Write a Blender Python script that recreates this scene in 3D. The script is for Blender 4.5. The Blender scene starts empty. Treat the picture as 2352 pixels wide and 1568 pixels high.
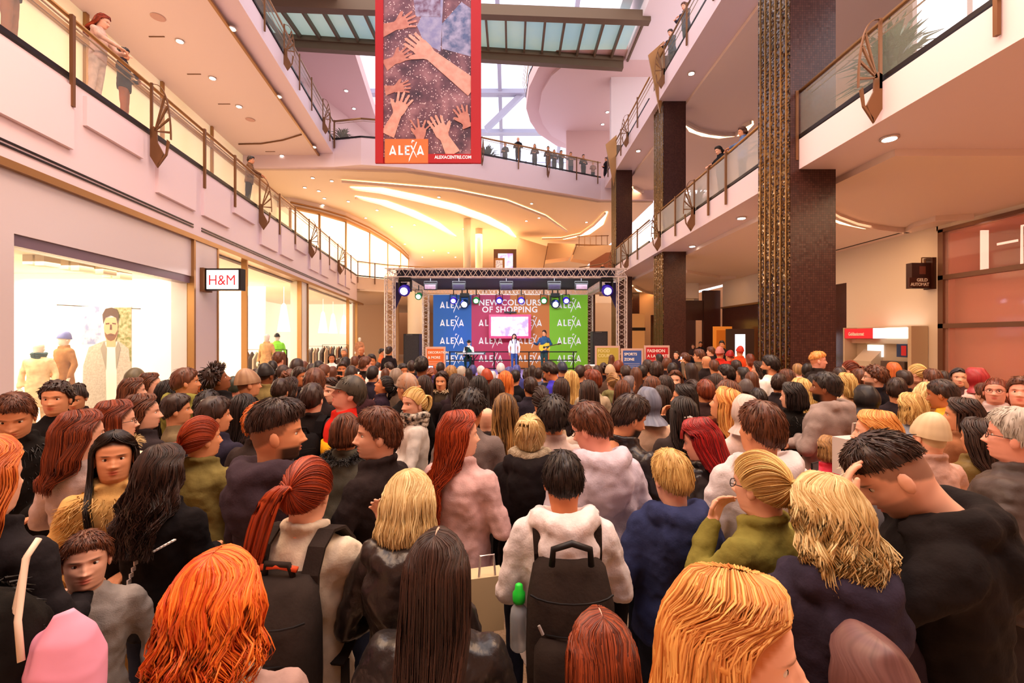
import bpy, bmesh, math, random
import numpy as np
from mathutils import Vector, Matrix, Euler
PI = math.pi
SC = bpy.context.scene
COL = SC.collection
random.seed(7)
# ------------------------------------------------------------------ camera, world, light, exposure
cam_d = bpy.data.cameras.new('camera'); cam = bpy.data.objects.new('camera', cam_d); COL.objects.link(cam)
cam.location = (0, 0, 2.15); cam.rotation_euler = (PI/2, 0, 0)
cam_d.sensor_width = 36; cam_d.lens = 1045/2352*36; cam_d.shift_y = -9/2352; cam_d.clip_start = 0.05; cam_d.clip_end = 300
SC.camera = cam
SC.view_settings.view_transform = 'Standard'; SC.view_settings.look = 'None'
SC.view_settings.exposure = 0.47; SC.view_settings.gamma = 1.0; SC.view_settings.use_curve_mapping = False
SC.cycles.max_bounces = 5; SC.cycles.diffuse_bounces = 3; SC.cycles.glossy_bounces = 2; SC.cycles.transmission_bounces = 4
SC.cycles.transparent_max_bounces = 8; SC.cycles.caustics_reflective = False; SC.cycles.caustics_refractive = False
SC.cycles.sample_clamp_indirect = 4.0; SC.cycles.use_adaptive_sampling = True; SC.cycles.adaptive_threshold = 0.025; SC.cycles.use_denoising = True
wd = bpy.data.worlds.new('daylight'); SC.world = wd; wd.use_nodes = True
wd.node_tree.nodes['Background'].inputs[0].default_value = (1.0, 0.89, 0.90, 1)
wd.node_tree.nodes['Background'].inputs[1].default_value = 1.9

def area(name, loc, size, power, color=(1, .8, .6), rot=(0, 0, 0), size_y=None, spread=PI):
    l = bpy.data.lights.new(name, 'AREA'); l.energy = power; l.color = color; l.size = size; l.spread = spread
    if size_y: l.shape = 'RECTANGLE'; l.size_y = size_y
    o = bpy.data.objects.new(name, l); COL.objects.link(o); o.location = loc; o.rotation_euler = rot
    return o
WARM = (1, .62, .36); CREAM = (1, .80, .55)
area('soffit_light_right', (8.6, 4.0, 5.35), 2.5, 280, WARM, size_y=9)
area('soffit_light_right', (8.8, 16, 5.35), 3, 150, WARM, size_y=9)
area('soffit_light_left', (-9.5, 14, 11.3), 3, 300, (1, .72, .45), size_y=16)
area('shop_light', (-9.6, 8.6, 3.5), 3.2, 230, CREAM, size_y=3.6)
area('shop_light', (-11.0, 18, 4.2), 3.0, 640, CREAM, size_y=12)
area('walkway_light', (-4, 40, 10.3), 9, 1500, (1, .76, .48), size_y=9)
area('walkway_light', (-3, 34, 5.0), 9, 330, (1, .66, .4), size_y=5)
area('crowd_fill_light', (-3.5, 2.5, 8.5), 2.5, 420, WARM, rot=(.1, -.15, 0), size_y=8)  # this and the next: added warm fill, out of view, to brighten the crowd
area('crowd_fill_light', (3.5, 4.5, 8.5), 2.5, 420, WARM, rot=(.1, .2, 0), size_y=8)
area('stage_wash', (-.2, 17.2, 4.55), 6.5, 420, (.92, .95, 1), rot=(-.75, 0, 0), size_y=.5).rotation_euler = (0.85, 0, 0)

# ------------------------------------------------------------------ helpers
def lin(h):
    h = h.lstrip('#'); v = [int(h[i:i+2], 16)/255 for i in (0, 2, 4)]
    return tuple((c/12.92 if c <= .04045 else ((c+.055)/1.055)**2.4) for c in v) + (1,)
MATS = {}
def mat(name, hx, rough=.6, metal=0., emit=0., alpha=1., spec=.4, var=None, bump=None, trans=0.):
    """plain principled material; var=(scale, second colour, stretch xyz) mottles it, bump=(scale, strength)"""
    key = name+hx
    if key in MATS: return MATS[key]
    m = bpy.data.materials.new(name); m.use_nodes = True; nt = m.node_tree; b = nt.nodes['Principled BSDF']
    b.inputs['Base Color'].default_value = lin(hx); b.inputs['Roughness'].default_value = rough
    b.inputs['Metallic'].default_value = metal; b.inputs['Specular IOR Level'].default_value = spec
    if emit: b.inputs['Emission Color'].default_value = lin(hx); b.inputs['Emission Strength'].default_value = emit
    if alpha < 1: b.inputs['Alpha'].default_value = alpha
    if trans: b.inputs['Transmission Weight'].default_value = trans
    tc = None
    if var or bump:
        tc = nt.nodes.new('ShaderNodeTexCoord'); mp = nt.nodes.new('ShaderNodeMapping'); nt.links.new(tc.outputs['Object'], mp.inputs[0])
        if var and len(var) > 2: mp.inputs['Scale'].default_value = var[2]
    if var:
        n = nt.nodes.new('ShaderNodeTexNoise'); n.inputs['Scale'].default_value = var[0]; n.inputs['Detail'].default_value = 4
        nt.links.new(mp.outputs[0], n.inputs['Vector'])
        r = nt.nodes.new('ShaderNodeValToRGB'); r.color_ramp.elements[0].position = .38; r.color_ramp.elements[1].position = .62
        r.color_ramp.elements[0].color = lin(hx); r.color_ramp.elements[1].color = lin(var[1])
        nt.links.new(n.outputs[0], r.inputs[0]); nt.links.new(r.outputs[0], b.inputs['Base Color'])
        if emit: nt.links.new(r.outputs[0], b.inputs['Emission Color'])
    if bump:
        n2 = nt.nodes.new('ShaderNodeTexNoise'); n2.inputs['Scale'].default_value = bump[0]; n2.inputs['Detail'].default_value = 3
        nt.links.new(mp.outputs[0], n2.inputs['Vector'])
        bp = nt.nodes.new('ShaderNodeBump'); bp.inputs['Strength'].default_value = bump[1]; bp.inputs['Distance'].default_value = .02
        nt.links.new(n2.outputs[0], bp.inputs['Height']); nt.links.new(bp.outputs[0], b.inputs['Normal'])
    MATS[key] = m; return m
def glass(name, hx, alpha, rough=.05, spec=.6):
    return mat(name, hx, rough, alpha=alpha, spec=spec)

class MB:
    def __init__(s): s.v = []; s.f = []; s.m = []
    def add(s, vs, fs, mi=0):
        o = len(s.v); s.v += [tuple(p) for p in vs]; s.f += [tuple(i+o for i in f) for f in fs]; s.m += [mi]*len(fs); return s
    def box(s, x0, x1, y0, y1, z0, z1, mi=0, M=None):
        vs = [(x, y, z) for z in (z0, z1) for y in (y0, y1) for x in (x0, x1)]
        if M: vs = [M @ Vector(p) for p in vs]
        return s.add(vs, [(0, 2, 3, 1), (4, 5, 7, 6), (0, 1, 5, 4), (2, 6, 7, 3), (0, 4, 6, 2), (1, 3, 7, 5)], mi)
    def quad(s, a, b, c, d, mi=0): return s.add([a, b, c, d], [(0, 1, 2, 3)], mi)
    def prism(s, base, vec, mi=0):
        """extrude a polygon (3D points) along vec"""
        n = len(base); v = Vector(vec); top = [Vector(p)+v for p in base]
        fs = [tuple(range(n))[::-1], tuple(range(n, 2*n))] + [(i, (i+1) % n, n+(i+1) % n, n+i) for i in range(n)]
        return s.add(list(base)+top, fs, mi)
    def tube(s, pts, r, n=6, mi=0, cap=True, flat=1.):
        pts = [Vector(p) for p in pts]; L = len(pts); rr = r if hasattr(r, '__len__') else [r]*L
        up = None; vs = []
        for i, p in enumerate(pts):
            d = (pts[min(i+1, L-1)]-pts[max(i-1, 0)]).normalized()
            if up is None:
                a = Vector((0, 0, 1)) if abs(d.z) < .9 else Vector((1, 0, 0)); up = (a - d*a.dot(d)).normalized()
            else:
                up = up - d*up.dot(d); up.normalize()
            w = d.cross(up)
            for k in range(n):
                t = 2*PI*k/n+PI/n; vs.append(p+w*math.cos(t)*rr[i]+up*math.sin(t)*rr[i]*flat)
        fs = [(i*n+k, i*n+(k+1) % n, (i+1)*n+(k+1) % n, (i+1)*n+k) for i in range(L-1) for k in range(n)]
        if cap: fs += [tuple(range(n))[::-1], tuple(range((L-1)*n, L*n))]
        return s.add(vs, fs, mi)
    def lathe(s, c, prof, n=20, mi=0, axis='z', sx=1, sy=1):
        vs = []
        for r, h in prof:
            for k in range(n):
                t = 2*PI*k/n; a, b = r*math.cos(t)*sx, r*math.sin(t)*sy
                vs.append((c[0]+a, c[1]+b, c[2]+h) if axis == 'z' else (c[0]+a, c[1]+h, c[2]+b))
        L = len(prof); fs = [(i*n+k, i*n+(k+1) % n, (i+1)*n+(k+1) % n, (i+1)*n+k) for i in range(L-1) for k in range(n)]
        fs += [tuple(range(n))[::-1], tuple(range((L-1)*n, L*n))]
        return s.add(vs, fs, mi)
    def build(s, name, mats, parent=None, smooth=False):
        me = bpy.data.meshes.new(name); me.from_pydata(s.v, [], s.f)
        for m in (mats if isinstance(mats, (list, tuple)) else [mats]): me.materials.append(m)
        me.polygons.foreach_set('material_index', s.m)
        if smooth: me.polygons.foreach_set('use_smooth', [True]*len(s.f))
        me.update(); o = bpy.data.objects.new(name, me); COL.objects.link(o)
        if parent is not None: o.parent = parent
        return o
def empty(name, loc=(0, 0, 0), rz=0.):
    o = bpy.data.objects.new(name, None); COL.objects.link(o); o.location = loc; o.rotation_euler = (0, 0, rz); o.empty_display_size = .1; return o
def tag(o, label, cat, group=None):
    o['label'] = label; o['category'] = cat
    if group: o['group'] = group
    return o
def struct(o, label=None):
    o['kind'] = 'structure'
    if label: o['label'] = label
    return o
TEXT_FONTS = []
def text_mesh(body, size, M, off=.0, ext=.004, align='CENTER', space=1.0, name='lettering', m=None, parent=None, sx=1.):
    c = bpy.data.curves.new(name, 'FONT'); c.body = body; c.size = size; c.extrude = ext; c.offset = off; c.align_x = align; c.space_character = space
    c.resolution_u = 3
    t = bpy.data.objects.new('tmp', c); COL.objects.link(t)
    dg = bpy.context.evaluated_depsgraph_get()
    me = bpy.data.meshes.new_from_object(t.evaluated_get(dg)); me.name = name
    bpy.data.objects.remove(t)
    me.transform(Matrix.Diagonal((sx, 1, 1, 1))); me.transform(M)
    me.materials.clear(); me.materials.append(m)
    o = bpy.data.objects.new(name, me); COL.objects.link(o)
    if parent is not None: o.parent = parent
    return o
FRONT = Matrix.Rotation(PI/2, 4, 'X')       # text upright, facing -Y
def T(x, y, z): return Matrix.Translation((x, y, z))
def PX(x, y, Y): return ((x-1176)*Y/1045, Y, 2.15-(y-775)*Y/1045)
def smooth(a, b, x):
    t = min(1, max(0, (x-a)/(b-a))); return t*t*(3-2*t)

# ------------------------------------------------------------------ common materials
M_white = mat('painted_plaster', 'E6DADB', .55, bump=(1.5, .02))
M_fascia = mat('fascia_paint', 'E8D3DB', .5)
M_ceil = mat('ceiling_paint', 'ECD6CC', .6)
M_brass = mat('brass', 'A87F52', .35, .7)
M_brassd = mat('brass_dark', '7A5436', .45, .5)
M_dark = mat('dark_metal', '231C1E', .4, .4)
M_black = mat('black_plastic', '121114', .5)
M_steel = mat('aluminium', 'D2C6C4', .35, .55)
M_glass = glass('railing_glass', 'D9E0DC', .09)
M_pane = glass('shop_glass', 'F2ECE4', .07)
M_glow = mat('warm_cove_light', 'FFD9A0', emit=5.5)
M_lamp = mat('lamp_lens', 'FFF2DC', emit=9)
M_cream = mat('shop_wall', 'F6ECDA', .7)
M_skin2 = None

# ------------------------------------------------------------------ floor
b = MB(); b.box(-14, 20, -7.3, -7, 0, 11.5); b.box(-14, 20, -7.3, -3.5, 11.5, 12.1); b.box(-9.5, -9.2, -7, .5, 0, 11.5); b.box(13, 13.3, -7, 0, 0, 17); struct(b.build('wall_light_block', mat('light_block_tan', 'C89878', .7)), 'added unseen tan walls behind the viewpoint blocking level daylight')  # unseen walls added to block world light from behind the camera
m_floor = mat('terrazzo', 'CDB08F', .32, var=(55, 'B89878'), spec=.5)
b = MB(); b.box(-22, 20, -6, 62, -.3, 0); struct(b.build('floor', m_floor), 'beige speckled stone floor of the shopping centre')

# ------------------------------------------------------------------ left side: wall line X = -5.8 - .1435 Y
def LW(y, off=0., z=0.): return (-5.8-.1435*y-off, y, z)
def lbox(b, y0, y1, o0, o1, z0, z1, mi=0):
    vs = [LW(y, o, z) for z in (z0, z1) for y in (y0, y1) for o in (o1, o0)]
    return b.add(vs, [(0, 2, 3, 1), (4, 5, 7, 6), (0, 1, 5, 4), (2, 6, 7, 3), (0, 4, 6, 2), (1, 3, 7, 5)], mi)
YL0, YL1 = .5, 29.4
b = MB(); lbox(b, YL0, YL1, 0, 5.2, 4.5, 6.1); struct(b.build('floor_upper_left', M_fascia), 'pale lilac fascia and floor slab of the left balcony')
b = MB()
for k in range(-1, 5):        # raised panels on the fascia, one module per fan post
    f = 3.75+5.05*k
    for (a, c, zb) in ((.25, 1.62, 5.04), (1.95, 3.25, 5.04), (3.5, 4.85, 5.53)):
        if f+a > YL0 and f+c < YL1: lbox(b, f+a, f+c, -.07, .01, zb, 6.0)
struct(b.build('trim_1', M_fascia), 'raised rectangular plaster panels on the left fascia')
b = MB(); lbox(b, YL0, 10.4, -.02, .01, 4.66, 4.685); lbox(b, YL0, 10.4, -.02, .01, 4.72, 4.745); lbox(b, 10.75, 27, -.02, .01, 4.66, 4.685); lbox(b, 10.75, 27, -.02, .01, 4.72, 4.745)
struct(b.build('trim_2', M_dark), 'dark air slots along the left fascia')
b = MB(); lbox(b, YL0, YL1+2, -.06, .3, 4.38, 4.49); struct(b.build('trim_3', M_brass), 'brass band above the left shop fronts')
# shop-front masonry
m_lilac = mat('polished_panel', 'CFC3C8', .25, spec=.6)
b = MB(); lbox(b, YL0, 6.12, .02, .35, 0, 4.38); lbox(b, 6.12, 10.45, .02, .35, 3.55, 4.38); lbox(b, 10.4, 11.45, -.03, .5, 0, 4.38)
struct(b.build('wall_left', m_lilac), 'polished pale panels around the left shop window')
b = MB(); lbox(b, 6.12, 10.42, .05, .3, 3.39, 3.55); struct(b.build('trim_4', mat('violet_lintel', '6E5A6B', .3)), 'violet grey lintel over the large shop window')
b = MB()
for y in (10.36, 11.42, 13.1, 18, 18.9, 26.8, 29.3): lbox(b, y, y+.07, -.05, .12, 0, 4.38)
struct(b.build('trim_5', M_brass), 'slim brass mullions of the left shop windows')
b = MB(); lbox(b, 18.05, 18.9, .02, .4, 0, 4.38); struct(b.build('wall_left_pier', M_cream), 'cream pier between the shop windows')
for i, (y0, y1, z1) in enumerate(((6.15, 10.36, 3.39), (11.5, 13.1, 4.38), (13.2, 18, 4.38), (18.97, 26.8, 4.38), (26.9, 29.3, 4.38))):
    b = MB(); lbox(b, y0, y1, .1, .12, 0.02, z1); struct(b.build('window_%d' % (i+1), M_pane), 'clear shop window pane on the left side')
# shop interior shell
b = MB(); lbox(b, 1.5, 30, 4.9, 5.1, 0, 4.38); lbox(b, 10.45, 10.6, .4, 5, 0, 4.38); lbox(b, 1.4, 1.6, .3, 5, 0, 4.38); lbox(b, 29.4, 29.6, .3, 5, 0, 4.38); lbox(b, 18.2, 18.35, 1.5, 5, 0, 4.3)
struct(b.build('wall_shop', mat('glowing_shop_wall', 'FFF3E0', .8, emit=.35)), 'bright cream walls inside the left shops')  # walls glow by their own emission, adding to the shop lamps
b = MB(); lbox(b, 1.5, 10.5, .35, 5, 3.62, 3.7); lbox(b, 10.5, 30, .35, 5, 4.3, 4.37)
struct(b.build('ceiling_shop', M_cream), 'cream ceiling inside the left shops')

# ---- upper floors on the left
b = MB(); lbox(b, YL0, 23.2, 0, 5.2, 11.55, 12.2); struct(b.build('ceiling_left', M_fascia), 'white soffit and slab edge of the second floor on the left')
b = MB(); lbox(b, YL0, 23.4, .75, 5.2, 11.45, 11.56); struct(b.build('ceiling_left_lowered', M_ceil), 'lowered warm white ceiling over the left walkway')
b = MB(); lbox(b, YL0, 30, 4.6, 4.9, 6.1, 11.5); struct(b.build('wall_left_upper', mat('glowing_upper_wall', 'F3DCAE', .7, emit=.25, var=(.35, 'FFE9C4', (1, 1, .3)))), 'cream shop walls along the left upper walkway')  # emission in the wall colour imitates bright shopfronts
b = MB()
for y in (6, 9.5, 13, 16.5, 20, 23.5): lbox(b, y, y+.12, 4.5, 4.62, 6.1, 11.45)
lbox(b, YL0, 30, 4.45, 4.62, 10.5, 10.62); lbox(b, YL0, 23.3, .68, .76, 11.40, 11.47)
struct(b.build('trim_6', M_brass), 'brass lines along the left upper walkway')
b = MB(); lbox(b, 2, 46, -.8, 5.2, 17.6, 18.4); struct(b.build('ceiling_top_left', mat('rose_plaster', 'DDBBB6', .6)), 'rose tinted soffit of the third floor on the left')
b = MB(); lbox(b, 8, 30, 5.0, 5.2, 12.2, 17.6); struct(b.build('wall_left_top', M_white))
# access panels / curved ceiling recess
b = MB()
for (x, y) in ((375, 94), (458, 178), (525, 245), (628, 352)):
    Y = 1045*9.28/(775-y); X = (x-1176)*Y/1045; b.box(X-.3, X+.18, Y-.2, Y-.17, 11.43, 11.46)
b.tube([PX(548, 331, 1045*9.27/(775-331)), PX(600, 330, 1045*9.27/(775-330)), PX(650, 322, 1045*9.27/(775-322)), PX(692, 309, 1045*9.27/(775-309))], .035, 6)
struct(b.build('trim_7', M_brassd), 'thin slots in the left ceiling')

# ------------------------------------------------------------------ balcony railings
def fan_points(side):
    """fan ornament in a plane perpendicular to the rail: returns outline pieces (u outwards, z)"""
    return side
def railing(path, z, label, fans, posts, out, h=.98, pane_m=None, cat='railing', group='brass and glass balcony railings'):
    """path: list of (x,y); fans/posts: positions as distance along the path; out: +1/-1 side of the atrium (left normal)"""
    root = tag(empty('balcony_railing', (path[0][0], path[0][1], z)), label, cat, group)
    o0 = Vector((path[0][0], path[0][1], z))
    P = [Vector((x, y, z))-o0 for x, y in path]
    seg = [(P[i], P[i+1]) for i in range(len(P)-1)]; lens = [(q-p).length for p, q in seg]
    def at(s):
        for (p, q), L in zip(seg, lens):
            if s <= L or (p, q) == seg[-1]:
                d = (q-p).normalized(); return p+d*s, d
            s -= L
    g = MB()
    for p, q in seg: 
        d = (q-p).normalized(); n = Vector((-d.y, d.x, 0))*.008
        g.add([p+n+Vector((0,0,.08)), q+n+Vector((0,0,.08)), q-n+Vector((0,0,.08)), p-n+Vector((0,0,.08)), p+n+Vector((0,0,h-.06)), q+n+Vector((0,0,h-.06)), q-n+Vector((0,0,h-.06)), p-n+Vector((0,0,h-.06))],
              [(0,1,2,3),(4,5,6,7),(0,1,5,4),(1,2,6,5),(2,3,7,6),(3,0,4,7)])
    g.build('glass_panel', pane_m or M_glass, root)
    r = MB(); r.tube([p+Vector((0, 0, h)) for p in P], .035, 8); r.build('handrail', M_brass, root, True)
    r = MB(); r.tube([p+Vector((0, 0, .06)) for p in P], .05, 4); r.build('base_rail', M_dark, root)
    r = MB()
    for p in P[:]: pass
    nn = []
    for i, p in enumerate(P):
        d = (P[min(i+1, len(P)-1)]-P[max(i-1, 0)]).normalized(); nn.append(Vector((-d.y, d.x, 0))*out)
    r.tube([p-n*.14+Vector((0, 0, h+.02)) for p, n in zip(P, nn)], .018, 6); r.tube([p-n*.24+Vector((0, 0, h-.02)) for p, n in zip(P, nn)], .014, 6)
    r.build('inner_rail', M_brass, root, True)
    for s in posts:
        p, d = at(s); n = Vector((-d.y, d.x, 0))*out; b = MB()
        c = p+n*.05
        b.prism([c-d*.025+Vector((0,0,-.42)), c+d*.025+Vector((0,0,-.42)), c+d*.03+Vector((0,0,h)), c-d*.03+Vector((0,0,h))], n*.05)
        b.build('post', M_brassd, root)
    for s in fans:
        p, d = at(s); n = Vector((-d.y, d.x, 0))*out; b = MB(); t = d*.03
        def pl(poly): b.prism([p-t/2+n*(u+.06)+Vector((0, 0, w)) for u, w in poly], t)
        pl([(0, -.12), (.045, -.12), (.045, h), (0, h)])
        pl([(0, .10), (.07, .14), (.12, .08), (.13, -.16), (.24, -.38), (.13, -.66), (0, -.44)])
        pl([(.30, -.10), (.345, -.14), (.30, -.40), (.13, -.66), (.14, -.58), (.27, -.38)])
        arc = [(.045+.31*math.sin(PI*(.5+.5*(1-q/12))) if q < 0 else .045+.31*math.cos(PI/2*q/12)**.75, -.1+(h+.08)*math.sin(PI/2*q/12)) for q in range(13)]
        for q in range(12):
            (a0, c0), (a1, c1) = arc[q], arc[q+1]; pl([(a0, c0), (a1, c1), (a1+.022, c1), (a0+.022, c0)])
        for q in (1, 3, 5, 7):
            a1, c1 = arc[q]; dx, dz = a1-.08, c1-.05; L = math.hypot(dx, dz); ux, uz = -dz/L*.008, dx/L*.008
            pl([(.08-ux, .05-uz), (a1-2.2*ux, c1-2.2*uz), (a1+2.2*ux, c1+2.2*uz), (.08+ux, .05+uz)])
        b.build('fan_bracket', M_brassd, root)
    return root
def line(y0, y1, f): return [f(y0)[:2], f(y1)[:2]]
k = math.sqrt(1+.1435**2)
fl = [(y-YL0)*k for y in (3.75, 8.8, 13.9, 18.9, 23.9)]
pl_ = [(y-YL0)*k for y in (5.4, 6.95, 10.75, 12.3, 15.6, 17.2, 20.6, 22.2, 25.6, 27.2, 29.3)]
railing(line(YL0, YL1, LW), 6.1, 'long brass and glass railing of the first-floor balcony above the clothes shop', fl, pl_, -1)
fl2 = [(y-4)*k for y in (6, 11, 16, 21)]; pl2 = [(y-4)*k for y in (7.7, 9.3, 12.7, 14.3, 17.7, 19.3, 22.3, 23.1)]
railing(line(4, 23.2, LW), 12.2, 'upper left railing of the second floor running towards the hanging banner', fl2, pl2, -1)

# ------------------------------------------------------------------ right side
b = MB(); b.box(5.8, 13, -2, 36, 5.55, 6.15)
struct(b.build('floor_upper_right', M_fascia), 'pale rose first-floor balcony slab on the right')
b = MB(); b.box(5.8, 13, 2, 28.5, 11.5, 12.2); struct(b.build('ceiling_right', M_fascia), 'white soffit of the second floor on the right')
b = MB(); b.box(6.9, 13, 8.2, 36, 5.42, 5.56); b.box(6.9, 13, 5, 28.5, 11.38, 11.52); struct(b.build('ceiling_right_lowered', M_ceil), 'smooth lowered ceiling over the right walkway')
def cove(name, path, z, w, label):
    """a warm light trough following a path in the ceiling, with its lip"""
    P = [Vector((x, y, z)) for x, y in path]; b = MB(); c = MB()
    L = len(P); off = []
    for i, p in enumerate(P):
        d = (P[min(i+1, L-1)]-P[max(i-1, 0)]).normalized(); off.append(Vector((-d.y, d.x, 0)))
    for i in range(L-1):
        taper0 = w*(.15+.85*math.sin(PI*i/(L-1))**.5); taper1 = w*(.15+.85*math.sin(PI*(i+1)/(L-1))**.5)
        a0, a1, c0, c1 = P[i], P[i+1], P[i]+off[i]*taper0, P[i+1]+off[i+1]*taper1
        up = Vector((0, 0, .03)); b.add([a0, a1, c1, c0, a0+up, a1+up, c1+up, c0+up], [(3,2,1,0),(4,5,6,7),(0,1,5,4),(1,2,6,5),(2,3,7,6),(3,0,4,7)])
        dn = Vector((0, 0, -.14)); q0, q1 = P[i]-off[i]*.12, P[i+1]-off[i+1]*.12
        c.add([a0, a1, q1, q0, a0+dn, a1+dn, q1+dn, q0+dn], [(3,2,1,0),(4,5,6,7),(0,1,5,4),(1,2,6,5),(2,3,7,6),(3,0,4,7)])
    root = struct(empty(name)); root['label'] = label
    b.build('light_strip', M_glow, root); c.build('cove_lip', M_ceil, root)
def hp(pts, h): return [((x-1176)*(1045*h/(775-y))/1045, 1045*h/(775-y)) for x, y in pts]
cove('ceiling_cove', hp([(1880, 470), (1917, 492), (1960, 508), (2010, 519), (2050, 524), (2085, 525)], 3.27), 5.42, .35, 'curved warm cove light under the right balcony')
cove('ceiling_cove', hp([(2085, 525), (2110, 510), (2150, 497), (2230, 493)], 3.27), 5.42, .06, 'cove edge under the right balcony')
cove('ceiling_cove', hp([(1573, 280), (1600, 295), (1630, 303), (1665, 307), (1692, 306), (1712, 285), (1727, 277)], 9.23), 11.38, .5, 'curved warm cove light of the right second floor')
cove('ceiling_cove', hp([(1573, 620), (1610, 627), (1650, 634), (1688, 634)], 3.27), 5.42, .25, 'cove edge behind the second column')
cove('ceiling_cove', hp([(1454, 428), (1475, 440), (1500, 449)], 9.23), 11.38, .5, 'warm cove beside the third column')
cove('ceiling_cove', hp([(1454, 655), (1480, 668), (1502, 673)], 3.27), 5.42, .5, 'warm cove low beside the third column')
frost = mat('patterned_glass', 'D8D6D4', .3, alpha=.35)
railing([(5.83, -1), (5.83, 9.3)], 6.15, 'nearest right railing with lit shop behind the glass', [1.2, 8.2-.1], [3.1, 5.0, 6.4, 10.2], 1)
railing([(5.83, 10.45), (5.83, 18.2)], 6.15, 'first-floor railing between the two large dark columns', [3.9, 7.2], [1.8, 2.9, 5.6], 1, pane_m=frost)
railing([(5.83, 19.3), (5.83, 26)], 6.15, 'first-floor railing between the second and third dark columns', [3.2, 6.2], [1.6, 4.8], 1, pane_m=frost)
railing([(5.83, 3), (5.83, 18.2)], 12.2, 'second-floor railing high on the right with two people leaning on it', [6.0, 14.2], [2, 4, 8, 10, 12], 1)
railing([(5.83, 19.3), (5.83, 27.9)], 12.2, 'second-floor railing beyond the second column', [3.2, 6.4], [1.6, 4.8, 8], 1)
# right walls
XR = 12.5
m_rw = mat('right_wall_paint', 'E9DACB', .55, bump=(1, .01))
m_gran = mat('dark_granite', '2A1613', .18, var=(120, '5A332A'), spec=.6)
b = MB(); b.box(XR, XR+.3, 13.35, 17.0, 0, 5.5); b.box(XR, XR+.3, -2, 13.4, 5.28, 5.5); b.box(XR, XR+.3, 17.6, 22.9, 0, 5.5); b.box(XR, XR+.3, 17, 17.6, 4.2, 5.5)
b.box(XR, XR+.3, 22.9, 27, 3.93, 5.5); b.box(11.2, 11.5, 28, 31, 3.6, 5.5); b.box(10.2, 11.5, 30.6, 31, 3.6, 5.5)
b.box(XR, XR+.3, -2, 36, 6.15, 11.5); struct(b.build('wall_right', m_rw), 'cream painted wall on the right')
b = MB(); b.box(XR-.02, XR+.3, 22.9, 27, 0, 3.9); b.box(XR+.02, XR+.5, 17, 17.6, 0, 4.2); b.box(11.6, 12.6, 27.5, 27.8, 0, 5.0); b.box(9.6, 12.6, 31.2, 31.5, 0, 3.7)
struct(b.build('wall_right_granite', m_gran), 'polished dark granite wall behind the largest column')
b = MB(); b.box(XR-.12, XR+.02, 22.9, 27, 3.86, 3.95); struct(b.build('trim_8', M_brass))
b = MB(); b.box(9.3, 13, 33.5, 33.8, 0, 5.5); b.box(3, 13, 44, 44.3, 0, 5.5); b.box(-12, 13, 56, 56.3, 0, 11); b.box(-22, -10.5, 42, 42.3, 0, 5.2)
struct(b.build('wall_back', mat('far_wall', 'DDB68C', .7)), 'far tan walls of the mall behind the stage')
b = MB(); b.box(16, 16.3, -2, 60, 0, 6); b.box(-26, 16, 58, 58.3, 0, 6); b.box(-26, -25.7, 28, 58, 0, 6); struct(b.build('wall_outer', mat('outer_wall', 'B98C66', .8)), 'distant tan walls of side corridors')
# closed shop window on the right
m_hoard = mat('hoarding_pink', 'F09484', .35, var=(.6, 'EE9A8A'), spec=.6)
b = MB(); b.box(XR+.45, XR+.5, 3, 13.3, 0.4, 3.9); b.box(XR+2.5, XR+2.6, 3, 13.3, 3.9, 5.2); b.box(XR+.5, XR+2.5, 3, 13.3, 3.85, 3.92); b.box(XR+.3, XR+2.6, 3, 13.5, 5.2, 5.35); b.box(XR+.3, XR+2.6, 13.3, 13.5, 0, 5.3); struct(b.build('wall_right_hoarding', m_hoard), 'salmon pink hoarding behind the closed shop window')
w = struct(empty('window_6')); w['label'] = 'tall dark-framed window of the closed shop on the right'
b = MB(); z0, z1 = 1.0, 5.28
for (y, t) in ((13.3, .16), (9.1, .12), (5, .12)): b.box(XR-.06, XR+.1, y-t, y, 0, z1)
for z, t in ((5.2, .1), (3.82, .13), (2.42, .13), (.9, .14)): b.box(XR-.06, XR+.1, 3, 13.3, z, z+t)
b.build('window_frame', mat('bronze_frame', '7C5A49', .4, .4), w)
b = MB(); b.box(XR, XR+.02, 3, 13.3, .9, 5.2); b.build('pane', glass('shop_glass_pink', 'F0C0B4', .2, .04, .8), w)
b = MB(); b.box(XR+.4, XR+.6, 12.5, 12.54, 4.0, 5.1)
for y in (12.2, 11.0): b.box(XR+.5, XR+.52, y-.5, y, 4.62, 4.68)
b.tube([(XR+.5, 11.6, 3.95), (XR+.5, 11.6, 5.0), (XR+.5, 10.4, 5.0)], .03, 6)
b.build('reflection_bar', mat('reflection_glow', 'FFC0A8', emit=1.3), w)  # glowing bars stand in for reflections in the pane
# shop lit on the upper right
b = MB(); b.box(8.2, 8.3, 0, 9.2, 6.3, 10.4); struct(b.build('window_7', mat('lit_display', 'FFFFFF', emit=1.5, var=(1.1, 'D9DCE8', (1, 1.6, .7)))), 'brightly lit white shop window on the upper right')
b = MB()
for y in (2.5, 5.2, 8, 9.1): b.box(8.1, 8.25, y, y+.1, 6.15, 11.4)
b.box(8.1, 8.5, 0, 9.2, 10.4, 11.4); b.box(8.3, XR, 9.1, 9.2, 6.15, 11.4); struct(b.build('trim_9', M_white))
# ceiling line grooves
b = MB(); b.box(12.1, 12.14, 14, 22, 5.40, 5.43); struct(b.build('trim_10', M_dark))

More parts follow.
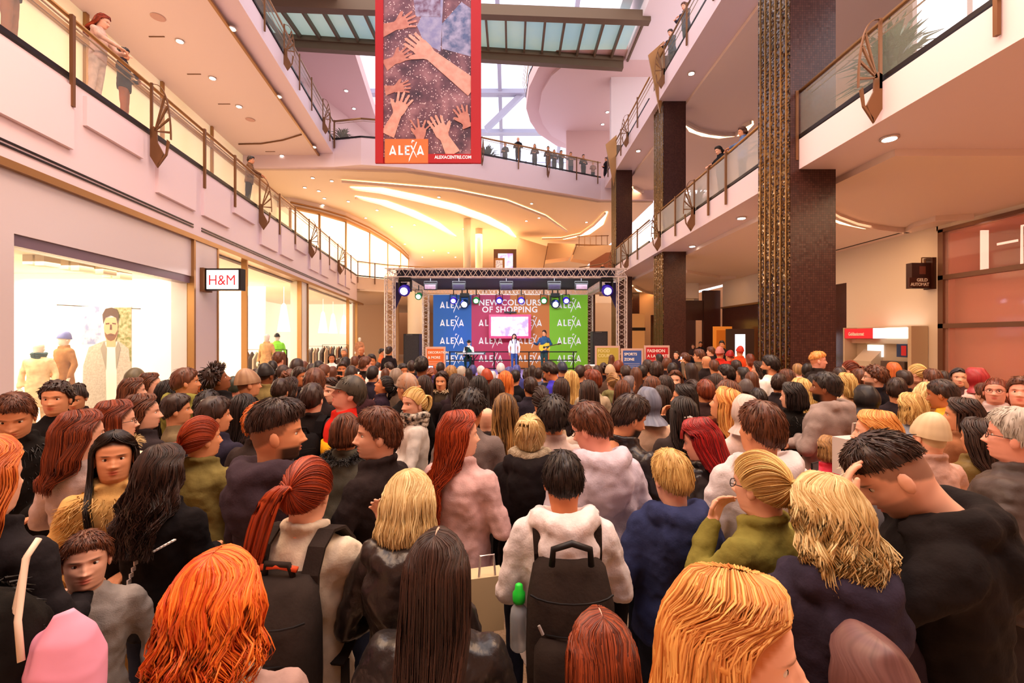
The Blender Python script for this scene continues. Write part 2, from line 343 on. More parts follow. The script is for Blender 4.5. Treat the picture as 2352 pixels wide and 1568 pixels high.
# ------------------------------------------------------------------ columns
def tile_mat(name, a, c, mortar, su, sv, rough, metal, spec=.5, jit=.22):
    if name in MATS: return MATS[name]
    m = bpy.data.materials.new(name); m.use_nodes = True; nt = m.node_tree; bs = nt.nodes['Principled BSDF']
    tc = nt.nodes.new('ShaderNodeTexCoord'); sp = nt.nodes.new('ShaderNodeSeparateXYZ'); nt.links.new(tc.outputs['Object'], sp.inputs[0])
    ad = nt.nodes.new('ShaderNodeMath'); ad.operation = 'ADD'; nt.links.new(sp.outputs[0], ad.inputs[0]); nt.links.new(sp.outputs[1], ad.inputs[1])
    cb = nt.nodes.new('ShaderNodeCombineXYZ'); nt.links.new(ad.outputs[0], cb.inputs[0]); nt.links.new(sp.outputs[2], cb.inputs[1])
    br = nt.nodes.new('ShaderNodeTexBrick'); br.inputs['Scale'].default_value = 1; br.inputs['Brick Width'].default_value = su; br.inputs['Row Height'].default_value = sv
    br.offset = 0; br.inputs['Mortar Size'].default_value = .003; br.inputs['Color1'].default_value = lin(a); br.inputs['Color2'].default_value = lin(c); br.inputs['Mortar'].default_value = lin(mortar)
    nt.links.new(cb.outputs[0], br.inputs['Vector']); nt.links.new(br.outputs['Color'], bs.inputs['Base Color'])
    wn = nt.nodes.new('ShaderNodeTexWhiteNoise'); wn.noise_dimensions = '2D'
    sn = nt.nodes.new('ShaderNodeVectorMath'); sn.operation = 'SNAP'; sn.inputs[1].default_value = (su, sv, 1); nt.links.new(cb.outputs[0], sn.inputs[0]); nt.links.new(sn.outputs[0], wn.inputs['Vector'])
    vm = nt.nodes.new('ShaderNodeVectorMath'); vm.operation = 'MULTIPLY_ADD'; vm.inputs[1].default_value = (jit, jit, jit); vm.inputs[2].default_value = (-jit/2, -jit/2, -jit/2)
    nt.links.new(wn.outputs['Color'], vm.inputs[0])
    ge = nt.nodes.new('ShaderNodeNewGeometry'); va = nt.nodes.new('ShaderNodeVectorMath'); nt.links.new(ge.outputs['Normal'], va.inputs[0]); nt.links.new(vm.outputs[0], va.inputs[1])
    nn = nt.nodes.new('ShaderNodeVectorMath'); nn.operation = 'NORMALIZE'; nt.links.new(va.outputs[0], nn.inputs[0]); nt.links.new(nn.outputs[0], bs.inputs['Normal'])
    bs.inputs['Roughness'].default_value = rough; bs.inputs['Metallic'].default_value = metal; bs.inputs['Specular IOR Level'].default_value = spec
    MATS[name] = m; return m
m_mos = tile_mat('bronze_mosaic', '6A4A28', '2A1A15', '120B0A', .045, .03, .14, .7, jit=.4)
m_gr = tile_mat('brown_granite_tile', '3A1D19', '4C2C25', '1E100E', .045, .045, .3, .0, .35, jit=.05)
def column(x, y0, y1, w, ztop, label, fin=False):
    root = struct(empty('column', (x, y0, 0))); root['label'] = label
    b = MB(); b.box(0.004, w, 0, y1-y0, 0, ztop); b.build('granite_core', m_gr, root)
    b = MB(); b.box(-.02, .004, 0, y1-y0, 0, ztop); b.build('mosaic_face', m_mos, root)
    b = MB()
    n = 6
    for i in range(n):
        yy = (y1-y0)*(i+.5)/n; b.box(-.04, -.02, yy-.008, yy+.008, 0, ztop)
    b.build('brass_rib', mat('pale_brass', 'B08A58', .35, .7), root)
    if fin:
        b = MB(); b.prism([(-.62, -.05, ztop-.0), (.0, -.05, ztop+.55), (.0, -.05, ztop-1.3), (-.16, -.05, ztop-2.3)], (0, .06, 0)); b.build('brass_fin', M_brass, root)
    return root
column(5.62, 9.19, 10.35, .92, 13.0, 'largest dark granite column with bronze mosaic side')
column(6.0, 18.0, 19.2, .88, 13.3, 'middle dark granite column with brass fin at its top', True)
column(5.83, 25.4, 26.6, .88, 12.9, 'third dark granite column near the stage', True)
column(5.6, 35, 36, .8, 5.5, 'far dark column behind the stage'); column(8.8, 33.2, 33.9, .5, 5.4, 'slim dark column near the far right shops')

# ------------------------------------------------------------------ far upper floors
def slab(name, poly, z0, z1, m, label):
    b = MB(); b.prism([(x, y, z0) for x, y in poly], (0, 0, z1-z0)); return struct(b.build(name, m), label)
edge2 = [(-9.07, 23.2), (-7.6, 22.9), (-5.5, 23.3), (-3.2, 24.3), (-.8, 25.5), (2, 26.9), (4.2, 28.0), (5.6, 28.7)]
slab('floor_second', edge2+[(9, 28.7), (9, 40), (-22, 40), (-22, 23.2)], 10.85, 12.2, M_fascia, 'curved white second-floor bridge slab crossing the atrium')
slab('ceiling_first', [(-22, 23.4), (-9, 23.5), (-5.5, 23.8), (-.8, 26), (5.5, 29), (9, 29), (9, 56), (-22, 56)], 10.75, 10.86, mat('warm_ceiling', 'F0D9BE', .6), 'warm white ceiling above the first-floor gallery')
railing(edge2[1:], 12.2, 'curved railing of the second-floor bridge where a row of people stands', [6.3, 10.5], [2, 4.2, 8.6, 12.6, 14.2], -1)
H = 8.55
cove('ceiling_cove', hp([(805, 432), (870, 440), (950, 458), (1030, 478), (1100, 502), (1150, 525), (1182, 545)], H), 10.7, -.9, 'long curved warm cove light over the first-floor gallery')
cove('ceiling_cove', hp([(815, 452), (870, 466), (930, 488), (990, 514), (1045, 543)], H), 10.7, -.8, 'second curved warm cove light over the gallery')
cove('ceiling_cove', hp([(1245, 547), (1290, 546), (1335, 536), (1365, 515), (1392, 487)], H), 10.7, .8, 'angled warm cove light near the third column')
cove('ceiling_cove', hp([(785, 415), (900, 424), (1040, 436), (1160, 460), (1250, 495), (1300, 530)], H), 10.7, -.1, 'thin ceiling contour over the gallery')
edge1 = [(-10.0, 29.4), (-9.2, 30.2), (-8.4, 30.9), (-6, 32), (-2, 33.4), (2, 34.2), (5.8, 34.8)]
slab('floor_first', edge1+[(5.8, 56), (-22, 56), (-22, 29.4)], 5.3, 6.1, mat('warm_fascia', 'EBCDB4', .6), 'warm fascia and floor of the far first-floor gallery')
slab('ceiling_far', [(-22, 29.6), (-9.9, 29.6), (-6, 32.3), (5.8, 35), (5.8, 56), (-22, 56)], 5.2, 5.31, mat('warm_ceiling', 'F0D9BE', .6), 'warm ceiling of the far ground floor')
railing(edge1, 6.1, 'far first-floor railing partly hidden by the stage truss', [2.9, 9], [1.2, 5, 7, 11, 13], -1)
# bright curved shop front on first floor
cur = [(-13.6, 27.9), (-12.4, 29.3), (-11.4, 31.2), (-10.75, 34.3), (-10.4, 38), (-10.3, 42), (-10.5, 46), (-11.5, 50)]
b = MB()
for (x0, y0), (x1, y1) in zip(cur, cur[1:]): b.quad((x0, y0, 6.1), (x1, y1, 6.1), (x1, y1, 10.1), (x0, y0, 10.1))
struct(b.build('window_8', mat('lit_shopfront', 'FFF4DE', emit=1.25, var=(.5, 'FFE2B4', (1, 1, .25)))), 'brightly lit curved shop front on the first floor')
b = MB(); b.tube([(x, y, 10.15) for x, y in cur], .13, 6); b.tube([(x, y, 10.45) for x, y in cur], .06, 6)
for x, y in cur: b.box(x-.06, x+.06, y-.06, y+.06, 6.1, 10.1)
struct(b.build('trim_11', M_brass), 'brass trim above the curved shop front')
b = MB()
for (x0, y0), (x1, y1) in zip(cur, cur[1:]): b.prism([(x0, y0, 10.15), (x1, y1, 10.15), (x1-4, y1, 10.15), (x0-4, y0, 10.15)], (0, 0, .6))
struct(b.build('wall_gallery_header', M_ceil))
# round columns, screens and stairs on the far gallery
for (x, Y, r) in ((1073, 33, .27), (1100, 36, .28), (955, 31, .55)):
    X = (x-1176)*Y/1045; b = MB(); z0, z1 = (6.1, 10.75) if r < .5 else (0, 5.3); b.lathe((X, Y, 0), [(r, z0), (r, z1)], 24)
    o = struct(b.build('column_round', mat('cream_column', 'F6E6CC', .5), smooth=True)); o['label'] = 'round cream column'
b = MB(); X = (1076-1176)*31.5/1045; b.lathe((X, 31.5, 6.1), [(.05, 0), (.05, .72), (.36, .78), (.36, .84)], 24); tag(b.build('high_table', mat('oak', 'C98F52')), 'round wooden table top on the first-floor gallery behind the truss', 'table')
s = tag(empty('advertising_screen', PX(1160, 617, 36)), 'glowing white and violet screen in a brown frame behind the stage top', 'screen')
b = MB(); b.box(-.9, .9, 0, .2, -1.2, 1.55); b.build('screen_case', mat('brown_wood', '5B3A28'), s)
b = MB(); b.box(-.55, .62, -.03, 0, -1.0, 1.2); b.build('display', mat('violet_display', 'F3EEFF', emit=.8, var=(2.2, 'A58BE0')), s)
s = tag(empty('menu_board', PX(1148, 617, 33)), 'small white poster case with orange side standing before the glowing screen', 'sign')
b = MB(); b.box(-.4, .35, 0, .4, -1, .78, 1); b.box(-.3, .2, -.02, 0, -1, .62); b.build('case', [mat('poster_white', 'F6EFEA', emit=.3, var=(8, 'B9A9B0')), mat('oak_side', 'B57A3C')], s)
b = MB()
b.prism([PX(1190, 545, 37), PX(1258, 566, 37), PX(1248, 625, 37), PX(1183, 625, 37)], (0, 2, 0)); b.prism([PX(1258, 558, 39), PX(1322, 560, 39), PX(1310, 590, 39), PX(1252, 597, 39)], (0, 2, 0))
b.prism([PX(1322, 566, 36), PX(1410, 562, 36), PX(1410, 578, 36), PX(1355, 600, 36), PX(1315, 593, 36)], (0, 1.5, 0))
struct(b.build('wall_stair', mat('tan_plaster', 'DDB48C', .7)), 'tan stair flank behind the stage')
b = MB(); b.prism([PX(1355, 602, 35.5), PX(1392, 580, 35.5), PX(1412, 578, 35.5), PX(1412, 640, 35.5), PX(1355, 640, 35.5)], (0, .2, 0)); struct(b.build('wall_stair_wood', mat('rust_panel', '9A5A38', .6)))
b = MB(); b.tube([PX(1258, 565, 36.9), PX(1247, 622, 36.9)], .04, 4); b.tube([PX(1325, 560, 35.9), PX(1316, 585, 35.9)], .04, 4)
b.tube([PX(1330, 614, 33), PX(1390, 605, 33), PX(1412, 590, 33)], .04, 6)
for x in (1330, 1343, 1356, 1369, 1382, 1395): b.tube([PX(x, 540, 37), PX(x, 566, 37)], .03, 4)
b.tube([PX(1322, 562, 37), PX(1398, 564, 37)], .07, 4); b.tube([PX(1325, 543, 37), PX(1398, 541, 37)], .04, 4)
tag(b.build('stair_railing', M_brassd), 'thin brown stair railing high behind the stage truss', 'railing')

# third floor, footbridge, glass roof
slab('ceiling_third', [(13, 24.2), (2.4, 24.4), (1.5, 26), (1.05, 28), (.95, 30.6), (1.3, 32.5), (2.0, 34.4), (3.6, 36.6), (6, 38), (13, 38.8)], 17.55, 18.3, mat('rose_plaster', 'DDBBB6', .6), 'large rounded rose soffit of the third floor')
slab('ceiling_third_edge', [(3.2, 25.0), (2.3, 26.5), (1.85, 28.3), (1.8, 30.6), (2.2, 32.5), (3.0, 34.4), (4.4, 36), (13, 37.5), (13, 25)], 17.38, 17.56, mat('rose_plaster_light', 'E2C6C2', .6), 'stepped inner soffit')
railing([(5.8, 24.3), (2.4, 24.4), (1.5, 26), (1.05, 28), (.95, 30.6), (1.3, 32.5)], 18.3, 'curved third-floor railing against the glass roof', [5.4, 7.6], [3.4, 9], -1)
b = MB(); b.box(5.8, 13, 26.6, 27, 12.2, 17.6); b.box(6.3, 7.1, 27.1, 27.8, 12.2, 17.6); b.box(5.3, 5.8, 20, 24.2, 18.3, 24); b.box(6.4, 6.8, 8, 26, 17.5, 24); struct(b.build('wall_right_top', M_white), 'white upper walls on the right')
b = MB(); b.box(6.2, 13, 4, 26, 17.4, 18); struct(b.build('ceiling_right_top', mat('pale_soffit', 'EDE2E4', .6)), 'pale soffit of the third floor on the right')
b = MB()
b.prism([(-12.2, 23.0, 16.9), (6.1, 24.9, 16.9), (6.1, 24.9, 17.7), (-12.2, 23.0, 17.7)], (0, .35, 0)); b.prism([(-12.2, 20.6, 17.2), (6.6, 21.6, 17.2), (6.6, 21.6, 17.7), (-12.2, 20.6, 17.7)], (0, .4, 0))
b.prism([(-12.2, 22.9, 17.25), (6.1, 24.8, 17.25), (6.1, 24.8, 17.4), (-12.2, 22.9, 17.4)], (0, .1, 0))
for i in range(20):
    x = -11.7+.95*i; f = (x+12.2)/18.4; y0, y1 = 20.8+f*1, 23.1+f*1.9; b.box(x-.05, x+.05, y0, y1, 17.3, 17.55)
br = tag(empty('footbridge'), 'brown steel footbridge with blue glass floor crossing high under the roof', 'bridge'); b.build('steel_frame', mat('bronze_steel', '6E5C49', .5, .3), br)
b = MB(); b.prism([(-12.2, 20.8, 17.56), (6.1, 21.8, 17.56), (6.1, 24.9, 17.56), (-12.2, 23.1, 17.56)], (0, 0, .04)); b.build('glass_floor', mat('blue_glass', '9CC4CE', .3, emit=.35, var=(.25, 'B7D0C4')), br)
# roof glazing beyond: bright daylight panes between white beams
b = MB(); b.quad((-16, 30, 26), (14, 30, 26), (14, 62, 14), (-16, 62, 14)); struct(b.build('window_9', mat('daylight_glass', 'E6EEFF', emit=.72)), 'daylight through the sloping glass roof')
b = MB()
for i in range(9):
    f = i/8; y, z = 30+32*f, 25.8-12*f; b.box(-16, 14, y-.35, y+.35, z-.4, z-.05)
for x in (-12, -6.5, -1, 4.5, 10): b.prism([(x-.15, 30, 25.4), (x+.15, 30, 25.4), (x+.15, 62, 13.4), (x-.15, 62, 13.4)], (0, 0, .3))
b.prism([PX(1112, 290, 38), PX(1200, 205, 38), PX(1204, 216, 38), PX(1118, 300, 38)], (0, .5, 0))
struct(b.build('trim_12', mat('roof_beam', 'A9ABC0', .5)), 'white beams of the glass roof')
b = MB(); b.box(-12, 13, 40, 40.3, 12.2, 17.5); struct(b.build('window_10', mat('daylight_wall', 'E2EAFA', emit=.62)), 'pale glazed wall behind the second floor')
b = MB()
for x in (-9, -5, -1.5, 1.2, 3.4, 6): b.box(x-.09, x+.09, 39.6, 39.9, 12.2, 17.5)
b.box(-12, 8, 39.6, 39.9, 14.6, 14.8); struct(b.build('trim_13', mat('roof_beam', 'A9ABC0', .5)))
b = MB(); b.prism([(-22, 24.5, 12.2), (-12.6, 27.5, 12.2), (-10.5, 36, 12.2), (-22, 36, 12.2)], (0, 0, 5.4)); struct(b.build('wall_left_third', mat('rose_plaster', 'DDBBB6', .6)))
b = MB(); b.box(4.0, 9, 33.5, 33.8, 12.2, 17.5); struct(b.build('wall_second_right', mat('rose_plaster', 'DDBBB6', .6)))
railing([(-9.1, 23.2), (-7.6, 22.9)], 12.2, 'short corner railing left of the hanging banner', [], [.1], -1)

# ------------------------------------------------------------------ downlights
def downlights(pts, z, r, label, group, labels=None):
    first = None
    for n_, (x, y) in enumerate(pts):
        Y = 1045*(z-2.15)/(775-y); X = (x-1176)*Y/1045
        if first is None:
            root = empty('ceiling_light', (X, Y, z)); b = MB(); b.lathe((0, 0, -.02), [(r*.62, 0), (r, -.0), (r, .03)], 20); b.build('trim_ring', M_steel, root, True)
            b = MB(); b.lathe((0, 0, -.03), [(r*.74, 0), (r*.6, .02)], 16); b.build('lens', M_lamp, root); first = root
            tag(root, label, 'ceiling light', group)
        else:
            root = first.copy(); COL.objects.link(root); root.location = (X, Y, z)
            for ch in first.children: c = ch.copy(); COL.objects.link(c); c.parent = root
        if labels: root['label'] = labels[n_]
downlights([(413, 94), (533, 65), (488, 179), (549, 244), (640, 221), (721, 337), (648, 357)], 11.44, .13, '', 'downlights in the left soffit', ['big downlight in the left soffit left of the soffit edge', 'downlight at the slab edge above the left soffit corner', 'second downlight of the row along the left railing', 'third downlight of the row along the left railing', 'downlight at the slab edge halfway to the banner', 'downlight near the end of the left soffit edge', 'downlight just beyond the curved ceiling slot'])
downlights([(762, 415), (732, 438), (800, 462), (840, 500), (866, 482), (900, 520), (952, 516), (1008, 452), (860, 540), (930, 560), (1065, 525), (1095, 535), (1221, 467), (1238, 500), (1209, 507), (1347, 510), (1330, 540), (996, 575), (1030, 580), (970, 590), (1046, 590), (745, 455), (700, 430), (718, 408), (742, 470)], 10.74, .11, 'small round downlight in the gallery ceiling', 'downlights in the gallery ceiling')
downlights([(2043, 317), (2258, 394), (1703, 500), (1690, 602), (1590, 565)], 5.54, .14, '', 'downlights under the right balcony', ['large tilted downlight right of the largest column', 'tilted downlight at the far right under the balcony', 'downlight between the two large columns', 'downlight low behind the middle column', 'faint downlight just right of the middle column'])
downlights([(1692, 204), (1588, 168), (1624, 275), (1577, 340), (1466, 346)], 11.49, .13, '', 'downlights under the right second floor', ['bright downlight left of the largest column high up', 'small downlight above the middle column top', 'downlight beside the curved cove right of the middle column', 'faint downlight right of the middle column', 'downlight between the second and third columns'])
downlights([(795, 208), (813, 249)], 17.59, .14, '', 'downlights in the rose soffits', ['upper downlight of the pair left of the banner', 'lower downlight of the pair left of the banner'])
downlights([(1395, 257), (1384, 285)], 17.37, .14, '', 'downlights in the rounded soffit', ['upper downlight in the rounded rose soffit', 'lower downlight in the rounded rose soffit'])
def speakers(pts, z, label):
    for i, (x, y) in enumerate(pts):
        Y = 1045*(z-2.15)/(775-y); X = (x-1176)*Y/1045; b = MB(); b.lathe((X, Y, z-.015), [(.16, 0), (.19, .015)], 24); tag(b.build('ceiling_speaker', mat('speaker_grille', 'D2A898', .7)), label[i], 'ceiling speaker')
speakers([(2137, 442)], 5.54, ['flat round speaker grille under the right balcony'])
speakers([(363, 40), (575, 275)], 11.44, ['flat round grille in the upper left ceiling nearest the corner', 'flat round grille in the left ceiling near the curved slot'])

# ------------------------------------------------------------------ stage
def truss(b, p, q, w, n, r=.022, rd=.011, flip=False):
    """box lattice between two points"""
    p, q = Vector(p), Vector(q); d = (q-p).normalized(); a = Vector((0, 0, 1)) if abs(d.z) < .9 else Vector((0, 1, 0))
    u = d.cross(a).normalized()*w/2; v = d.cross(u).normalized()*w/2
    cs = [u+v, u-v, -u-v, -u+v]
    for c in cs: b.tube([p+c, q+c], r, 5)
    L = (q-p).length
    for i in range(4):
        c0, c1 = cs[i], cs[(i+1) % 4]
        for k_ in range(n):
            s, e = p+d*L*k_/n, p+d*L*(k_+1)/n; m = (s+e)/2
            b.tube([s+c0, m+c1], rd, 4, cap=False); b.tube([m+c1, e+c0], rd, 4, cap=False)
YF, YB, ZT = 16.6, 23.5, 4.5
XL, XRt = -4.45, 4.0
st = tag(empty('stage_truss', (0, YF, 0)), 'silver lattice truss frame standing around the stage', 'truss frame')
def stbuild(name, pts, n, w=.3):
    b = MB(); truss(b, (pts[0][0], pts[0][1]-YF, pts[0][2]), (pts[1][0], pts[1][1]-YF, pts[1][2]), w, n); return b.build(name, M_steel, st)
for x in (XL, XRt):
    for y in (YF, YB): stbuild('upright', [(x, y, 0), (x, y, ZT-.16)], 12)
stbuild('front_beam', [(XL-.15, YF, ZT), (XRt+.15, YF, ZT)], 22)
stbuild('back_beam', [(XL-.15, YB, ZT), (XRt+.15, YB, ZT)], 22)
for x in (XL, XRt): stbuild('side_beam', [(x, YF+.15, ZT), (x, YB-.15, ZT)], 18)
b = MB(); b.box(XL+.2, XRt-.2, .15, YB-YF-.2, ZT+.1, ZT+.14); b.box(XL+.2, XRt-.2, .17, .2, ZT-.16, ZT+.12); b.build('roof_tarpaulin', mat('black_cloth', '241C33', .8, bump=(2, .3)), st)
for x0, x1 in ((XL-.02, XL+.55), (XRt+.02, XRt-.55)):
    b = MB(); b.prism([(x0, .35, 4.2), (x1, .35, 4.2), (x0, .35, 2.9)], (0, .03, 0)); b.build('corner_cloth', mat('violet_cloth', '2A2050', .8), st)
b = MB(); b.box(-3.7, 2.65, 16.0, 21.9, .02, .62)
dk = tag(empty('stage_deck', (0, 16, 0)), 'low stage platform with violet-grey top and black front skirt', 'stage')
b = MB(); b.box(-3.7, 2.65, 0, 5.9, .56, .62); b.build('deck_top', mat('stage_floor', '8E86B8', .35), dk)
b = MB(); b.box(-3.65, 2.6, .03, 5.85, 0, .56); b.build('skirt', mat('black_skirt', '14121A', .8), dk)
# backdrop
bd = tag(empty('stage_backdrop', (0, 23.2, 0)), 'four-coloured stage backdrop with repeated white logos and slogan', 'backdrop')
SB = 1045/23.2
def bx(px): return (px-1176)/SB
def bz(py): return 2.15+(775-py)/SB
m_logo = mat('logo_white', 'F2F4F8', .6, emit=.12)
for nm, hx, x0, x1 in (('blue_panel', '2F6CC0', 995, 1083), ('magenta_panel', 'C4426A', 1083, 1172), ('orange_panel', 'D9823F', 1172, 1262), ('green_panel', '86D22E', 1262, 1350)):
    b = MB(); b.box(bx(x0), bx(x1), 0, .03, .15, bz(677)); b.build(nm, mat(nm, hx, .6), bd)
def logo(cx, cz, w, y, m, parent, name='logo'):
    """the wordmark: A L E figure A, drawn as one flat relief"""
    h = w*.27; b = MB(); t = (0, -.012, 0)
    def P(poly): b.prism([(cx+(u-.5)*w, y, cz+(v-.5)*h) for u, v in poly], t)
    def A(u): P([(u, 0), (u+.05, 0), (u+.105, .75), (u+.16, 0), (u+.21, 0), (u+.12, 1), (u+.09, 1)]); P([(u+.05, .12), (u+.16, .12), (u+.14, .34), (u+.07, .34)])
    A(0)
    P([(.27, 0), (.40, 0), (.40, .17), (.32, .17), (.32, 1), (.27, 1)])
    P([(.45, 0), (.59, 0), (.59, .17), (.45, .17)]); P([(.45, .41), (.57, .41), (.57, .58), (.45, .58)]); P([(.45, .83), (.59, .83), (.59, 1), (.45, 1)]); P([(.45, 0), (.50, 0), (.50, 1), (.45, 1)])
    P([(.56, -.75), (.60, -.45), (.80, 1.35), (.775, 1.4), (.57, -.4)]); P([(.60, 1.0), (.65, 1.0), (.80, -.25), (.78, -.25)])
    P([(.635, 1.35), (.66, 1.6), (.73, 1.5), (.72, 1.42), (.67, 1.42), (.655, 1.2)])
    A(.79)
    o = b.build(name, m, parent); return o
for cx_ in (1038, 1127, 1217, 1307):
    for cy_ in (700, 741, 782, 823):
        if cy_ == 700 and cx_ in (1127, 1217): continue
        logo(bx(cx_), bz(cy_), 55/SB, -.005, m_logo, bd)
text_mesh('NEW COLOURS', .42, T(bx(1171), -.01, bz(701)) @ FRONT, .008, name='slogan', m=m_logo, parent=bd, space=1.08)
text_mesh('OF SHOPPING', .42, T(bx(1171), -.01, bz(717)) @ FRONT, .008, name='slogan', m=m_logo, parent=bd, space=1.08)
tv = tag(empty('flat_screen', (bx(1172), 22.7, bz(749))), 'large flat screen with pink frame hanging before the backdrop', 'screen')
b = MB(); b.box(-1.06, 1.04, 0, .1, -.62, .58); b.build('frame', mat('pink_frame', 'D8487E', .4, emit=.2), tv)
b = MB(); b.box(-.96, .90, -.012, 0, -.50, .46); b.build('display', mat('sketch_display', 'FFF6FF', emit=.75, var=(2.2, 'A890D8')), tv)
b = MB(); b.box(-.3, .32, -.05, .12, .64, .72); b.box(-.02, .04, .02, .08, .58, .9); b.build('bracket', M_black, tv)
# railing behind the musicians
rl = tag(empty('stage_railing', (0, 21.7, .62)), 'black metal guard railing along the back of the stage', 'railing')
b = MB()
for z in (.85, .45, .06): b.tube([(-3.15, 0, z), (3.1, 0, z)], .025, 6)
b.build('rail', M_black, rl)
for x in (1033, 1088, 1135, 1190, 1215, 1317):
    b = MB(); xx = (x-1176)/48.2; b.tube([(xx, 0, -.0), (xx, 0, .86)], .03, 6); b.build('post', M_black, rl)
# lamps
def moving_head(p, s, hx, label, tilt=.5):
    r = tag(empty('moving_head_light', p), label, 'stage light')
    b = MB(); b.box(-.2*s, .2*s, -.13*s, .13*s, 0, .14*s); b.tube([(-.12*s, 0, .1*s), (-.12*s, 0, .32*s)], .03*s, 5); b.tube([(.12*s, 0, .1*s), (.12*s, 0, .32*s)], .03*s, 5); b.build('base', M_black, r)
    b = MB()
    for sx in (-1, 1): b.box(sx*.2*s-.03*s, sx*.2*s+.03*s, -.07*s, .07*s, -.38*s, .03*s)
    b.box(-.2*s, .2*s, -.07*s, .07*s, -.03*s, .03*s)
    b.build('yoke', M_black, r)
    c = Vector((0, 0, -.32*s)); d = Vector((0, -math.cos(tilt), -math.sin(tilt)*.6)).normalized()
    b = MB(); b.tube([c-d*.24*s, c-d*.2*s, c, c+d*.17*s, c+d*.22*s], [.08*s, .15*s, .19*s, .2*s, .18*s], 18); b.build('lamp_head', mat('lamp_body_'+hx, hx, .35), r, True)
    b = MB(); b.tube([c+d*.215*s, c+d*.235*s], [.13*s, .125*s], 18); b.build('lens', mat('beam_lens', 'F2F4FF', emit=5), r, True)
def par(p, s, hx, glow, label):
    r = tag(empty('spotlight', p), label, 'stage light')
    b = MB(); b.tube([(-.13*s, 0, -.12*s), (-.13*s, 0, .12*s), (.13*s, 0, .12*s), (.13*s, 0, -.12*s)], .015*s, 5); b.tube([(0, 0, .1*s), (0, 0, .3*s)], .02*s, 5); b.build('yoke', M_black, r)
    c = Vector((0, 0, -.1*s)); d = Vector((0, -.9, -.4)).normalized()
    b = MB(); b.tube([c-d*.14*s, c-d*.1*s, c+d*.1*s], [.05*s, .11*s, .13*s], 16); b.build('can', mat('can_'+hx, hx, .35, emit=.25), r, True)
    b = MB(); b.tube([c+d*.1*s, c+d*.115*s], [.085*s, .08*s], 16); b.build('lens', mat('lens_'+glow, glow, emit=7), r, True)
moving_head((-3.93, 16.75, 4.24), 1.05, '3218C8', 'large violet moving-head lamp at the left corner of the truss')
moving_head((3.48, 16.75, 4.24), 1.05, '3218C8', 'large violet moving-head lamp at the right corner of the truss')
moving_head((-2.38, 22.9, 4.22), 1.1, '16325A', 'dark moving-head lamp before the blue backdrop panel')
moving_head((2.17, 22.9, 4.22), 1.1, '16325A', 'dark moving-head lamp before the green backdrop panel')
for x, hx, g, lb in ((1042, '3A22D8', 'E8E2FF', 'violet spotlight in front of the blue panel'), (1094, '1E8A3C', 'DDFFE4', 'green spotlight left of the slogan'), (1147, '3A22D8', 'E8E2FF', 'violet spotlight over the word New'),
                     (1197, '4A32E8', 'E8E2FF', 'violet spotlight over the word Colours'), (1249, '1E8A3C', 'DDFFE4', 'green spotlight right of the slogan'), (1300, '3A22D8', 'E8E2FF', 'violet spotlight before the green panel')):
    par(((x-1176)*22.9/1045, 22.85, 4.16), 1.3, hx, g, lb)
par((-4.2, 20.5, 4.15), 1.2, '1E6A3C', 'E8FFEE', 'small green spotlight on the left side truss')
for i, x in enumerate((989, 1054, 1163, 1273, 1335)):
    r = tag(empty('flood_light', ((x-1176)*17.4/1045, 17.4, 4.1)), ['rectangular flood light nearest the left truss corner', 'black flood light hanging left of the middle', 'black flood light hanging in the middle of the front truss', 'black flood light hanging right of the middle', 'rectangular flood light nearest the right truss corner'][i], 'stage light')
    b = MB(); b.box(-.24, .24, -.1, .1, -.13, .13); b.tube([(-.25, 0, 0), (-.25, 0, .2), (.25, 0, .2), (.25, 0, 0)], .012, 4); b.tube([(0, 0, .2), (0, 0, .36)], .015, 4); b.build('housing', M_black, r)
    b = MB()
    for a in range(8):
        for c in range(4): b.box(-.2+a*.052, -.2+a*.052+.042, -.115, -.1, -.11+c*.045, -.11+c*.045+.035)
    b.build('led_grid', mat('led_cells', '8A6A78' if i in (0, 4) else '2A2438', .3), r)
l = bpy.data.lights.new('violet_spot', 'SPOT')
for (p, rot, col_, pw) in (((-2.5, 22.6, 4.0), (-.1, 0, 0), (.4, .25, 1), 160), ((2.2, 22.6, 4.0), (-.1, 0, 0), (.4, .25, 1), 160), ((0, 19.5, 4.1), (0, 0, 0), (.35, .2, 1), 200)):
    l = bpy.data.lights.new('violet_spot', 'SPOT'); l.energy = pw; l.color = col_; l.spot_size = 1.5; l.spot_blend = .8; l.shadow_soft_size = .15
    o = bpy.data.objects.new('violet_spot', l); COL.objects.link(o); o.location = p; o.rotation_euler = rot
l = bpy.data.lights.new('violet_uplight', 'SPOT'); l.energy = 60; l.color = (.3, .2, 1); l.spot_size = 1.2; l.spot_blend = 1; o = bpy.data.objects.new('violet_uplight', l); COL.objects.link(o); o.location = (.5, 19, 3.0); o.rotation_euler = (PI, 0, 0)
# speakers
def pa(p, w, h, label):
    r = tag(empty('loudspeaker', p), label, 'speaker'); b = MB(); b.box(-w/2, w/2, 0, .6, 0, h); b.build('cabinet', M_black, r)
    b = MB(); b.box(-w/2+.03, w/2-.03, -.01, 0, .05, h-.05); b.build('grille', mat('speaker_mesh', '1C1A1C', .7, var=(60, '302A2A')), r)
    b = MB()
    for i in range(5): b.box(-w*.3+i*.05, -w*.3+i*.05+.02, -.013, -.01, h-.04, h-.03)
    b.build('indicator', M_steel, r)
pa((-4.05, 18.3, 0), .63, 2.3, 'tall black loudspeaker left of the stage'); pa((3.55, 18.3, .4), .6, 2.0, 'tall black loudspeaker right of the stage')
